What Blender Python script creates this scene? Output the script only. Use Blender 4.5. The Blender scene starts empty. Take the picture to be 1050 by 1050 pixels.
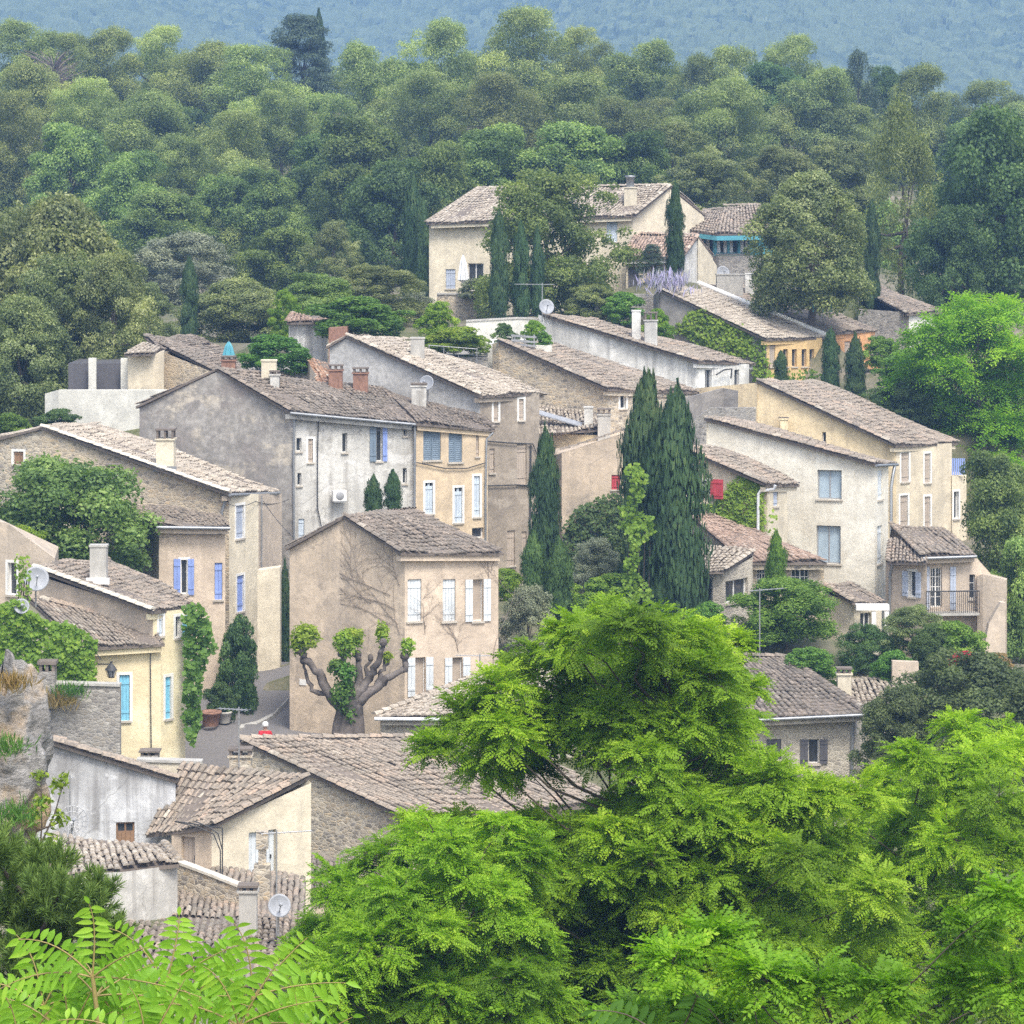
import bpy, math, random
import numpy as np
from mathutils import Vector
random.seed(7)
rng = np.random.default_rng(7)
S = bpy.context.scene
COL = S.collection
# ---------------------------------------------------------------- camera model (1050 px picture, level camera with lens shift)
F, HX, HY, CZ = 3200.0, 525.0, 200.0, 40.0
def P(px, py, Y):
    return Vector(((px - HX) * Y / F, Y, CZ + (HY - py) * Y / F))
def PY(x, Y, z):
    return x / Y * F + HX, HY - (z - CZ) / Y * F

# ---------------------------------------------------------------- fast meshes
class MB:
    def __init__(self):
        self.v = []; self.nv = 0; self.f = []; self.mi = []; self.at = []; self.sm = []
    def add(self, verts, faces, mi=0, attr=0.5, smooth=False):
        verts = np.asarray(verts, dtype=np.float64).reshape(-1, 3)
        faces = np.asarray(faces, dtype=np.int64)
        if faces.ndim == 1: faces = faces.reshape(1, -1)
        self.v.append(verts); self.f.append(faces + self.nv); self.nv += len(verts)
        n = len(faces)
        self.mi.append(np.full(n, mi, dtype=np.int32))
        self.at.append(np.broadcast_to(np.asarray(attr, dtype=np.float32), (n,)).copy())
        self.sm.append(np.full(n, smooth, dtype=bool))
    def quad(self, a, b, c, d, mi=0, attr=0.5):
        self.add([tuple(a), tuple(b), tuple(c), tuple(d)], [[0, 1, 2, 3]], mi, attr)
    def tri(self, a, b, c, mi=0):
        self.add([tuple(a), tuple(b), tuple(c)], [[0, 1, 2]], mi)
    def box(self, o, ux, uy, uz, mi=0, attr=0.5):
        o, ux, uy, uz = Vector(o), Vector(ux), Vector(uy), Vector(uz)
        v = [o, o + ux, o + ux + uy, o + uy]; v += [p + uz for p in v]
        self.add([tuple(p) for p in v], [[0, 3, 2, 1], [4, 5, 6, 7], [0, 1, 5, 4], [1, 2, 6, 5], [2, 3, 7, 6], [3, 0, 4, 7]], mi, attr)
    def cbox(self, c, sx, sy, sz, mi=0, rot=0.0):
        """box standing on c, turned by rot about z"""
        ca, sa = math.cos(rot), math.sin(rot)
        ux = Vector((ca * sx, sa * sx, 0)); uy = Vector((-sa * sy, ca * sy, 0))
        self.box(Vector(c) - ux / 2 - uy / 2, ux, uy, (0, 0, sz), mi)
    def tube(self, pts, r, n=6, mi=0, cap=True):
        pts = [Vector(p) for p in pts]
        rs = r if hasattr(r, '__len__') else [r] * len(pts)
        vs = []
        for i, p in enumerate(pts):
            t = (pts[min(i + 1, len(pts) - 1)] - pts[max(i - 1, 0)])
            t = t.normalized() if t.length > 1e-9 else Vector((0, 0, 1))
            a = t.orthogonal().normalized() if i == 0 else (pa - t * pa.dot(t)).normalized()
            pa = a
            b = t.cross(a)
            for k in range(n):
                w = 2 * math.pi * k / n
                vs.append(tuple(p + (a * math.cos(w) + b * math.sin(w)) * rs[i]))
        fs = []
        for i in range(len(pts) - 1):
            for k in range(n):
                k2 = (k + 1) % n
                fs.append([i * n + k, i * n + k2, (i + 1) * n + k2, (i + 1) * n + k])
        self.add(vs, fs, mi, 0.5, True)
        if cap:
            self.add(vs[-n:], [list(range(n))], mi)
            self.add(vs[:n], [list(range(n))[::-1]], mi)
    def lathe(self, c, prof, n=12, mi=0, axis=None):
        c = Vector(c); ax = Vector(axis or (0, 0, 1)).normalized()
        a = ax.orthogonal().normalized(); b = ax.cross(a)
        vs = [tuple(c + ax * h + (a * math.cos(2 * math.pi * k / n) + b * math.sin(2 * math.pi * k / n)) * r) for r, h in prof for k in range(n)]
        fs = [[i * n + k, i * n + (k + 1) % n, (i + 1) * n + (k + 1) % n, (i + 1) * n + k] for i in range(len(prof) - 1) for k in range(n)]
        self.add(vs, fs, mi, 0.5, True)
    def mesh(self, name, mats, base=(0, 0, 0)):
        me = bpy.data.meshes.new(name)
        v = np.concatenate(self.v) - np.array(tuple(base))
        me.vertices.add(len(v)); me.vertices.foreach_set('co', v.astype(np.float32).ravel())
        tot = np.concatenate([np.full(len(f), f.shape[1], dtype=np.int32) for f in self.f])
        idx = np.concatenate([f.ravel() for f in self.f]).astype(np.int32)
        me.loops.add(len(idx)); me.loops.foreach_set('vertex_index', idx)
        me.polygons.add(len(tot))
        me.polygons.foreach_set('loop_start', (np.cumsum(tot) - tot).astype(np.int32))
        me.polygons.foreach_set('material_index', np.concatenate(self.mi))
        me.polygons.foreach_set('use_smooth', np.concatenate(self.sm))
        a = me.attributes.new('rnd', 'FLOAT', 'FACE'); a.data.foreach_set('value', np.concatenate(self.at))
        for m in (mats if isinstance(mats, (list, tuple)) else [mats]): me.materials.append(M[m] if isinstance(m, str) else m)
        me.update(calc_edges=True); me.validate()
        return me
    def build(self, name, mats, parent=None, base=None):
        """one mesh object; its vertices are stored relative to base (default: the parent's place)"""
        b = Vector(base) if base is not None else (Vector(parent['_b']) if parent is not None else Vector((0, 0, 0)))
        o = bpy.data.objects.new(name, self.mesh(name, mats, b)); COL.objects.link(o)
        if parent is not None:
            o.parent = parent; o['_b'] = tuple(b)
        else:
            o.location = b; o['_b'] = tuple(b)
        return o
def thing(name, label, cat, base, group=None, kind=None):
    o = bpy.data.objects.new(name, None); COL.objects.link(o)
    o.location = base; o.empty_display_size = 0.3; o['_b'] = tuple(Vector(base))
    return tag(o, label, cat, group, kind)
def tag(o, label=None, cat=None, group=None, kind=None):
    if label: o['label'] = label
    if cat: o['category'] = cat
    if group: o['group'] = group
    if kind: o['kind'] = kind
    return o

# ---------------------------------------------------------------- materials
class NT:
    def __init__(s, name):
        s.m = bpy.data.materials.new(name); s.m.use_nodes = True
        s.t = s.m.node_tree; s.t.nodes.clear()
        s.out = s.t.nodes.new('ShaderNodeOutputMaterial')
    def n(s, typ, ins=None, **props):
        nd = s.t.nodes.new('ShaderNode' + typ)
        for k, v in props.items(): setattr(nd, k, v)
        for k, v in (ins or {}).items():
            sock = nd.inputs[k]
            if isinstance(v, bpy.types.NodeSocket): s.t.links.new(v, sock)
            else: sock.default_value = (tuple(v) + (1.0,)) if isinstance(v, (tuple, list)) and len(v) == 3 and sock.type == 'RGBA' else v
        return nd
    def mix(s, f, a, b, mode='MIX'):
        nd = s.t.nodes.new('ShaderNodeMix'); nd.data_type = 'RGBA'; nd.blend_type = mode
        for i, v in ((0, f), (6, a), (7, b)):
            if isinstance(v, bpy.types.NodeSocket): s.t.links.new(v, nd.inputs[i])
            else: nd.inputs[i].default_value = (tuple(v) + (1.0,)) if isinstance(v, (tuple, list)) and len(v) == 3 else v
        return nd.outputs[2]
    def ramp(s, f, stops):
        nd = s.t.nodes.new('ShaderNodeValToRGB'); s.t.links.new(f, nd.inputs[0])
        el = nd.color_ramp.elements
        while len(el) < len(stops): el.new(0.5)
        for e, (p, c) in zip(el, stops):
            e.position = p; e.color = (c, c, c, 1) if isinstance(c, (int, float)) else tuple(c) + (1,)
        return nd.outputs[0]
    def pos(s, scale=(1, 1, 1)):
        g = s.n('NewGeometry').outputs['Position']
        if scale == (1, 1, 1): return g
        return s.n('Mapping', {'Vector': g, 'Scale': scale}).outputs[0]
    def noise(s, vec, scale, detail=4, rough=0.55):
        return s.n('TexNoise', {'Vector': vec, 'Scale': scale, 'Detail': detail, 'Roughness': rough}).outputs[0]
    def bsdf(s, col, rough=0.85, bump=None, bstr=0.4, bdist=0.02, spec=0.3, metal=0.0):
        ins = {'Base Color': col, 'Roughness': rough, 'Metallic': metal, 'Specular IOR Level': spec}
        if bump is not None:
            ins['Normal'] = s.n('Bump', {'Height': bump, 'Strength': bstr, 'Distance': bdist}).outputs[0]
        b = s.n('BsdfPrincipled', ins)
        s.t.links.new(b.outputs[0], s.out.inputs[0])
        return s.m
def mul(c, k): return tuple(x * k for x in c)

_M = {}
def stucco(name, base, stain=(0.10, 0.09, 0.08), amt=0.45, patch=None, pamt=0.0, streak=0.5, rough_scale=7.0, fine=0.25):
    t = NT(name)
    p = t.pos()
    big = t.noise(p, 0.35, 5, 0.6)
    med = t.noise(p, 1.6, 5, 0.65)
    fin = t.noise(p, rough_scale, 4, 0.7)
    st = t.noise(t.pos((2.4, 2.4, 0.14)), 1.0, 6, 0.65)
    c = t.mix(t.ramp(med, [(0.3, 0.0), (0.72, 1.0)]), mul(base, 0.78), mul(base, 1.12))
    c = t.mix(t.n('Math', {0: t.ramp(st, [(0.48, 0.0), (0.66, 1.0)]), 1: min(.9, amt * streak * 1.5)}, operation='MULTIPLY').outputs[0], c, stain)
    c = t.mix(t.n('Math', {0: t.ramp(big, [(0.48, 0.0), (0.64, 1.0)]), 1: min(.9, amt * 1.25)}, operation='MULTIPLY').outputs[0], c, stain)
    if patch is not None:
        pm = t.noise(t.pos((1, 1, 1.3)), 0.8, 6, 0.6)
        c = t.mix(t.n('Math', {0: t.ramp(pm, [(0.54, 0.0), (0.60, 1.0)]), 1: pamt}, operation='MULTIPLY').outputs[0], c, patch)
    wv = t.n('VectorMath', {0: t.pos((0.55, 0.55, 0.8)), 1: t.n('VectorMath', {0: t.n('CombineXYZ', {0: med, 1: big, 2: med}).outputs[0], 1: (1.2, 1.2, 1.2)}, operation='MULTIPLY').outputs[0]}, operation='ADD').outputs[0]
    cr = t.n('TexVoronoi', {'Vector': wv, 'Scale': 1.0}, feature='DISTANCE_TO_EDGE').outputs['Distance']
    c = t.mix(t.ramp(cr, [(0.004, min(0.6, amt * 0.9)), (0.016, 0.0)]), c, mul(stain, 0.8))
    sp = t.noise(t.pos((1, 1, 1.2)), 0.45, 7, 0.68)
    c = t.mix(t.n('Math', {0: t.ramp(sp, [(0.585, 0.0), (0.60, 1.0)]), 1: min(.75, amt)}, operation='MULTIPLY').outputs[0], c, mul(base, 0.70))
    c = t.mix(t.n('Math', {0: t.ramp(sp, [(0.40, 1.0), (0.415, 0.0)]), 1: min(.6, amt * .8)}, operation='MULTIPLY').outputs[0], c, tuple(min(.85, x * 1.22) for x in base))
    c = t.mix(t.n('Math', {0: t.ramp(fin, [(0.35, 1.0), (0.6, 0.0)]), 1: fine}, operation='MULTIPLY').outputs[0], c, mul(base, 0.55))
    return t.bsdf(c, 0.92, fin, 0.5, 0.03)
def stone(name, cols, mortar, size=0.17, flat=1.7, mort=0.06, plaster=None, pl=0.0):
    t = NT(name)
    k = 1.0 / size
    wob = t.noise(t.pos(), 3.0, 3)
    base = t.n('VectorMath', {0: t.pos((k, k, k * flat)), 1: t.n('VectorMath', {0: t.n('CombineXYZ', {0: wob, 1: wob, 2: wob}).outputs[0], 1: (0.7, 0.7, 0.7)}, operation='MULTIPLY').outputs[0]}, operation='ADD').outputs[0]
    vc = t.n('TexVoronoi', {'Vector': base, 'Scale': 1.0, 'Randomness': 0.95})
    ve = t.n('TexVoronoi', {'Vector': base, 'Scale': 1.0, 'Randomness': 0.95}, feature='DISTANCE_TO_EDGE')
    r = t.n('SeparateColor', {0: vc.outputs['Color']}).outputs[0]
    c = t.ramp(r, [(i / (len(cols) - 1), col) for i, col in enumerate(cols)])
    fin = t.noise(t.pos(), 9, 4, 0.7)
    c = t.mix(t.ramp(fin, [(0.3, 0.45), (0.65, 0.0)]), c, mul(mortar, 0.4))
    edge = t.ramp(ve.outputs['Distance'], [(0.02, 1.0), (mort * 2.4, 0.0)])
    c = t.mix(edge, c, mortar)
    if plaster is not None:
        pm = t.noise(t.pos(), 0.55, 6, 0.62)
        c = t.mix(t.n('Math', {0: t.ramp(pm, [(0.54, 0.0), (0.62, 1.0)]), 1: pl}, operation='MULTIPLY').outputs[0], c, plaster)
    big = t.noise(t.pos(), 0.4, 4, 0.6)
    c = t.mix(t.ramp(big, [(0.52, 0.0), (0.8, 0.55)]), c, (0.13, 0.12, 0.11))
    h = t.n('Math', {0: t.ramp(ve.outputs['Distance'], [(0.0, 0.0), (0.18, 1.0)]), 1: fin}, operation='ADD').outputs[0]
    return t.bsdf(c, 0.95, h, 0.45, 0.03)
def tiles(name, stops, lichen=(0.20, 0.19, 0.17), la=0.6):
    t = NT(name)
    a = t.n('Attribute', attribute_name='rnd').outputs['Fac']
    c = t.ramp(a, stops)
    big = t.noise(t.pos(), 0.55, 5, 0.65)
    c = t.mix(t.n('Math', {0: t.ramp(big, [(0.42, 0.0), (0.66, 1.0)]), 1: la}, operation='MULTIPLY').outputs[0], c, lichen)
    fin = t.noise(t.pos(), 12, 4, 0.7)
    c = t.mix(t.ramp(fin, [(0.35, 0.6), (0.6, 0.0)]), c, (0.07, 0.065, 0.06))
    c = t.mix(t.ramp(t.noise(t.pos(), 6.5, 5, 0.7), [(0.60, 0.0), (0.72, 0.5)]), c, (0.42, 0.40, 0.36))
    return t.bsdf(c, 0.92, fin, 0.4, 0.01)
def plain(name, col, rough=0.6, var=0.18, metal=0.0, spec=0.4, scale=3.0):
    t = NT(name)
    f = t.noise(t.pos((1, 1, 0.5)), scale, 4, 0.65)
    c = t.mix(t.ramp(f, [(0.3, 0.0), (0.7, 1.0)]), mul(col, 1 - var), mul(col, 1 + var * 0.5))
    return t.bsdf(c, rough, f, 0.15, 0.01, spec, metal)
def leafmat(name, stops, hue=0.02, val=0.25, transl=0.45, tcol=None, rough=0.6, noise_amt=0.3, nscale=0.5):
    """foliage: a colour per leaf from its own random number, a slight shift per plant, light passing through"""
    t = NT(name)
    a = t.n('Attribute', attribute_name='rnd').outputs['Fac']
    c = t.ramp(a, stops)
    r = t.n('ObjectInfo').outputs['Random']
    hs = t.n('HueSaturation', {'Hue': t.n('MapRange', {0: r, 3: 0.5 - hue, 4: 0.5 + hue}).outputs[0],
                               'Value': t.n('MapRange', {0: t.n('Math', {0: t.n('Math', {0: r, 1: 7.31}, operation='MULTIPLY').outputs[0]}, operation='FRACT').outputs[0], 3: 1 - val, 4: 1 + val}).outputs[0],
                               'Saturation': 1.0, 'Color': c}).outputs[0]
    big = t.noise(t.pos(), nscale, 3, 0.5)
    c2 = t.mix(t.ramp(big, [(0.35, 0.0), (0.65, noise_amt)]), hs, t.mix(1.0, hs, tcol or (1.5, 1.4, 0.8), 'MULTIPLY'))
    b = t.n('BsdfPrincipled', {'Base Color': c2, 'Roughness': rough, 'Specular IOR Level': 0.25})
    tr = t.n('BsdfTranslucent', {'Color': t.mix(1.0, c2, (1.25, 1.35, 0.6), 'MULTIPLY')})
    mx = t.n('MixShader', {0: transl, 1: b.outputs[0], 2: tr.outputs[0]})
    t.t.links.new(mx.outputs[0], t.out.inputs[0])
    return t.m
# ---------------------------------------------------------------- building materials
M = {}
M['cream'] = stucco('cream_render', (0.66, 0.57, 0.42), (0.30, 0.27, 0.22), 0.30)
M['cream2'] = stucco('pale_cream_render', (0.70, 0.62, 0.47), (0.33, 0.30, 0.25), 0.25, streak=0.6)
M['yellow'] = stucco('yellow_render', (0.80, 0.71, 0.48), (0.62, 0.46, 0.25), 0.28, streak=0.4)
M['ochre'] = stucco('ochre_render', (0.75, 0.61, 0.39), (0.32, 0.25, 0.18), 0.42)
M['orange'] = stucco('orange_render', (0.66, 0.36, 0.17), (0.30, 0.20, 0.13), 0.35)
M['ochreor'] = stucco('yellow_orange_render', (0.72, 0.50, 0.24), (0.40, 0.30, 0.18), 0.40)
M['beige'] = stucco('beige_render', (0.56, 0.455, 0.34), (0.24, 0.21, 0.18), 0.55, patch=(0.60, 0.48, 0.35), pamt=0.4)
M['beige2'] = stucco('pink_beige_render', (0.56, 0.465, 0.365), (0.30, 0.26, 0.21), 0.40, patch=(0.62, 0.50, 0.37), pamt=0.4)
M['pinkish'] = stucco('rosy_sand_render', (0.61, 0.50, 0.385), (0.36, 0.29, 0.22), 0.35, patch=(0.66, 0.54, 0.41), pamt=0.4)
M['peach'] = stucco('peach_render', (0.66, 0.52, 0.35), (0.34, 0.28, 0.21), 0.35)
M['white'] = stucco('white_render', (0.74, 0.72, 0.67), (0.27, 0.26, 0.24), 0.5, streak=1.0)
M['whitewall'] = stucco('pale_terrace_render', (0.66, 0.64, 0.57), (0.40, 0.38, 0.34), 0.35)
M['modern'] = stucco('ivory_render', (0.76, 0.72, 0.62), (0.42, 0.36, 0.26), 0.30, streak=0.7)
M['oldwhite'] = stucco('weathered_white_render', (0.58, 0.56, 0.51), (0.26, 0.24, 0.21), 0.6, patch=(0.68, 0.66, 0.62), pamt=0.6, streak=0.8)
M['greywhite'] = stucco('grey_white_render', (0.56, 0.56, 0.56), (0.22, 0.21, 0.20), 0.6, patch=(0.64, 0.64, 0.63), pamt=0.5, streak=1.0)
M['greyrough'] = stucco('rough_grey_render', (0.37, 0.345, 0.31), (0.21, 0.175, 0.16), 0.6, patch=(0.52, 0.46, 0.37), pamt=0.85, streak=0.3, rough_scale=3.2, fine=0.8)
M['pebble'] = stucco('grey_pebble_render', (0.46, 0.45, 0.43), (0.28, 0.27, 0.25), 0.4, patch=(0.53, 0.52, 0.49), pamt=0.4, streak=0.3, rough_scale=5, fine=0.7)
M['brown'] = stucco('brown_old_render', (0.38, 0.32, 0.25), (0.20, 0.17, 0.14), 0.5, patch=(0.48, 0.42, 0.34), pamt=0.5, rough_scale=6, fine=0.5)
M['greygable'] = stucco('dark_grey_render', (0.27, 0.25, 0.23), (0.14, 0.13, 0.12), 0.5, patch=(0.36, 0.33, 0.29), pamt=0.4)
M['stone'] = stone('rubble_stone', [(0.17, 0.15, 0.125), (0.36, 0.31, 0.24), (0.55, 0.46, 0.33), (0.24, 0.22, 0.20), (0.50, 0.39, 0.25), (0.62, 0.55, 0.44)], (0.44, 0.395, 0.32), size=0.21, flat=1.9)
M['stoneplaster'] = stone('plastered_rubble', [(0.20, 0.175, 0.14), (0.42, 0.35, 0.26), (0.60, 0.49, 0.33), (0.30, 0.265, 0.22), (0.55, 0.42, 0.26)], (0.46, 0.40, 0.31), size=0.22, flat=1.8, plaster=(0.50, 0.41, 0.29), pl=0.8)
M['greystone'] = stone('grey_rubble', [(0.16, 0.15, 0.135), (0.30, 0.28, 0.25), (0.44, 0.41, 0.36), (0.22, 0.20, 0.18), (0.36, 0.32, 0.26)], (0.30, 0.28, 0.25), size=0.2, flat=1.9)
M['cutstone'] = stone('pale_squared_stone', [(0.42, 0.37, 0.30), (0.50, 0.45, 0.36), (0.36, 0.32, 0.26), (0.56, 0.50, 0.40)], (0.52, 0.47, 0.38), size=0.22, flat=1.5, mort=0.05)
M['tile_old'] = tiles('weathered_tiles', [(0, (0.16, 0.135, 0.11)), (0.3, (0.30, 0.25, 0.20)), (0.6, (0.39, 0.32, 0.25)), (0.85, (0.44, 0.33, 0.245)), (1, (0.52, 0.46, 0.37))], lichen=(0.28, 0.245, 0.195))
M['tile_dark'] = tiles('grey_brown_tiles', [(0, (0.13, 0.11, 0.09)), (0.4, (0.235, 0.195, 0.155)), (0.75, (0.32, 0.255, 0.20)), (1, (0.44, 0.38, 0.31))], lichen=(0.23, 0.205, 0.17), la=0.6)
M['tile_light'] = tiles('pale_tiles', [(0, (0.26, 0.215, 0.17)), (0.3, (0.41, 0.345, 0.27)), (0.65, (0.51, 0.44, 0.35)), (1, (0.62, 0.555, 0.45))], lichen=(0.33, 0.29, 0.24), la=0.4)
M['tile_pink'] = tiles('pink_brown_tiles', [(0, (0.24, 0.17, 0.13)), (0.35, (0.40, 0.28, 0.21)), (0.7, (0.50, 0.35, 0.26)), (1, (0.58, 0.47, 0.38))], lichen=(0.32, 0.27, 0.22), la=0.35)
M['tile_mix'] = tiles('mixed_brown_tiles', [(0, (0.16, 0.13, 0.10)), (0.3, (0.29, 0.24, 0.185)), (0.6, (0.37, 0.295, 0.225)), (0.85, (0.45, 0.33, 0.24)), (1, (0.55, 0.48, 0.38))], lichen=(0.26, 0.235, 0.19), la=0.7)
M['tile_red'] = tiles('terracotta_tiles', [(0, (0.32, 0.18, 0.11)), (0.4, (0.50, 0.28, 0.17)), (0.75, (0.56, 0.38, 0.26)), (1, (0.60, 0.52, 0.42))], lichen=(0.36, 0.28, 0.21), la=0.3)
M['mortar'] = plain('lime_mortar', (0.60, 0.55, 0.46), 0.9, 0.3)
M['slab'] = plain('dark_roof_underlay', (0.17, 0.14, 0.115), 0.95, 0.3)
M['glass'] = plain('dark_window_glass', (0.05, 0.055, 0.06), 0.08, 0.3, spec=0.6)
M['glassblue'] = plain('blue_grey_roller_blind', (0.36, 0.44, 0.50), 0.45, 0.15)
M['frame'] = plain('white_window_frame', (0.72, 0.70, 0.66), 0.5)
M['framegrey'] = plain('grey_window_frame', (0.30, 0.30, 0.30), 0.5)
M['woodframe'] = plain('brown_wood', (0.27, 0.16, 0.09), 0.7, 0.4)
M['surround'] = plain('whitewashed_window_border', (0.74, 0.72, 0.67), 0.85)
M['sill'] = plain('stone_sill', (0.46, 0.41, 0.34), 0.9)
M['b_blue'] = plain('periwinkle_blue_paint', (0.24, 0.32, 0.62), 0.5)
M['b_sky'] = plain('sky_blue_paint', (0.22, 0.52, 0.68), 0.5)
M['b_pale'] = plain('pale_blue_paint', (0.50, 0.56, 0.62), 0.6)
M['b_grey'] = plain('grey_blue_paint', (0.40, 0.44, 0.52), 0.6)
M['b_white'] = plain('off_white_paint', (0.60, 0.63, 0.64), 0.6)
M['b_steel'] = plain('slate_blue_paint', (0.17, 0.22, 0.27), 0.5)
M['b_dark'] = plain('charcoal_paint_and_shade', (0.10, 0.095, 0.10), 0.6)  # shutter paint; also painted-in shade of the carport and villa porch
M['b_red'] = plain('crimson_paint', (0.42, 0.055, 0.065), 0.5)
M['b_tan'] = plain('sun_bleached_wood', (0.42, 0.35, 0.28), 0.8)
M['teal'] = plain('turquoise_paint', (0.09, 0.33, 0.40), 0.5)
M['curtain'] = plain('white_curtain', (0.75, 0.75, 0.74), 0.9)
M['zinc'] = plain('zinc', (0.30, 0.31, 0.32), 0.45, 0.25, 0.5)
M['whitepipe'] = plain('white_pipe', (0.66, 0.67, 0.68), 0.5)
M['iron'] = plain('dark_iron', (0.05, 0.05, 0.05), 0.6)
M['alu'] = plain('grey_metal', (0.42, 0.42, 0.42), 0.4, 0.2, 0.6)
M['brick'] = plain('red_brick', (0.27, 0.15, 0.105), 0.9, 0.4, scale=9)
M['dish'] = plain('dish_paint', (0.30, 0.31, 0.33), 0.5)
M['concrete'] = plain('pale_concrete', (0.42, 0.40, 0.36), 0.9, 0.25)

def unit_h(a, b):
    d = Vector((b[0] - a[0], b[1] - a[1], 0)); return d.normalized()
def bil(q, s, t):
    return (q[0] * (1 - s) + q[1] * s) * (1 - t) + (q[3] * (1 - s) + q[2] * s) * t

def tile_plane(mb, q, up=0.03, tw=0.19, tl=0.37, r0=0.08, seed=0, jit=1.0, mi=0, verge=True):
    """rows of half-round clay tiles over the quad eave-left, eave-right, ridge-right, ridge-left"""
    g = np.random.default_rng(seed)
    Q = [np.array(p) for p in q]
    w = 0.5 * (np.linalg.norm(Q[1] - Q[0]) + np.linalg.norm(Q[2] - Q[3]))
    l = 0.5 * (np.linalg.norm(Q[3] - Q[0]) + np.linalg.norm(Q[2] - Q[1]))
    n, m = max(2, round(w / tw)), max(2, round(l / tl))
    ii, jj = np.meshgrid(np.arange(n), np.arange(m), indexing='ij'); ii = ii.ravel(); jj = jj.ravel()
    K = len(ii)
    s = (ii + 0.5) / n + g.normal(0, 0.10 * jit, K) / n
    def B(s, t):
        s = s[:, None]; t = t[:, None]
        return (Q[0] * (1 - s) + Q[1] * s) * (1 - t) + (Q[3] * (1 - s) + Q[2] * s) * t
    t0 = (jj - 0.12) / m + g.normal(0, 0.07 * jit, K) / m; t1 = (jj + 1.06) / m
    sag = 0.085 * np.sin(ii * 0.23 + seed) * np.sin(jj * 0.31 + seed * 2) + 0.03 * np.sin(ii * 0.61 + jj * 0.17)
    a, b = B(s, t0), B(s + g.normal(0, 0.03 * jit, K) / n, np.minimum(t1, 1.02))
    e = (B(np.minimum(s + 0.5 / n, 1.1), t0) - B(s - 0.5 / n, t0)); ew = np.linalg.norm(e, axis=1, keepdims=True); e = e / ew
    v = b - a; v = v / np.linalg.norm(v, axis=1, keepdims=True)
    nn = np.cross(e, v); nn *= np.sign(nn[:, 2:3]); nn /= np.linalg.norm(nn, axis=1, keepdims=True)
    sc = np.clip(ew / tw, 0.25, 1.4)
    lift = up + sag + g.normal(0, 0.010 * jit, K)
    NA = 5
    ang = np.linspace(-1.45, 1.45, NA)
    ra, rb = r0 * 1.08 * sc, r0 * 0.86 * sc
    A = a[:, None] + e[:, None] * (np.sin(ang)[None, :, None] * ra[:, :, None]) + nn[:, None] * (np.cos(ang)[None, :, None] * ra[:, :, None] * 0.8 + (lift + 0.026)[:, None, None])
    Bv = b[:, None] + e[:, None] * (np.sin(ang)[None, :, None] * rb[:, :, None]) + nn[:, None] * (np.cos(ang)[None, :, None] * rb[:, :, None] * 0.8 + lift[:, None, None])
    V = np.concatenate([A, Bv], axis=1).reshape(-1, 3)
    f = [[k, k + 1, NA + k + 1, NA + k] for k in range(NA - 1)]
    f = np.array(f)
    fs = (np.arange(K) * 2 * NA)[:, None, None] + f[None]
    col = np.clip(g.normal(0.5, 0.20, K), 0, 1)
    keep = g.random(K) > 0.002
    base = mb.nv
    mb.v.append(V); mb.nv += len(V)
    def put(faces, colr):
        mb.f.append(faces + base); k = len(faces)
        mb.mi.append(np.full(k, mi, dtype=np.int32)); mb.at.append(colr.astype(np.float32)); mb.sm.append(np.zeros(k, bool))
    put(fs[keep].reshape(-1, 4), np.repeat(col[keep], NA - 1))
    cap = (np.arange(K) * 2 * NA)[:, None] + np.arange(NA)[::-1][None]
    put(cap[keep], col[keep] * 0.7)
def tile_run(mb, a, b, mi=0, r=0.11, seed=0, lift=0.05, tl=0.4):
    """one line of cover tiles along a ridge or a verge"""
    a, b = Vector(a), Vector(b); g = random.Random(seed)
    L = (b - a).length; n = max(1, round(L / tl)); d = (b - a) / n
    side = d.cross(Vector((0, 0, 1))).normalized(); up = side.cross(d).normalized()
    for k in range(n):
        p = a + d * k; vs = []
        for (pp, rr, h) in ((p - d * 0.08, r * 1.08, lift + 0.03 + g.gauss(0, 0.008)), (p + d, r * 0.9, lift)):
            for i in range(5):
                w = -1.5 + 0.75 * i
                vs.append(tuple(pp + side * math.sin(w) * rr + up * (math.cos(w) * rr * 0.8 + h)))
        mb.add(vs, [[i, i + 1, 6 + i, 5 + i] for i in range(4)], mi, min(1, max(0, g.gauss(0.55, 0.25))))
        mb.add(vs[:5], [[4, 3, 2, 1, 0]], mi, 0.3)
def slab(mb, q, th=0.10, mi=0):
    q = [Vector(p) for p in q]; d = Vector((0, 0, -th)); n = 8
    top = [bil(q, i / n, j / n) for i in range(n + 1) for j in range(n + 1)]; k = n + 1; o = k * k
    f = [[i * k + j, (i + 1) * k + j, (i + 1) * k + j + 1, i * k + j + 1] for i in range(n) for j in range(n)]
    f += [[o + e for e in r[::-1]] for r in f]
    rim = [i * k for i in range(k)] + [n * k + j for j in range(1, k)] + [i * k + n for i in range(n - 1, -1, -1)] + list(range(n - 1, 0, -1))
    f += [[a, o + a, o + b, b] for a, b in zip(rim, rim[1:] + rim[:1])]
    mb.add([tuple(p) for p in top] + [tuple(p + d) for p in top], f, mi)

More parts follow.
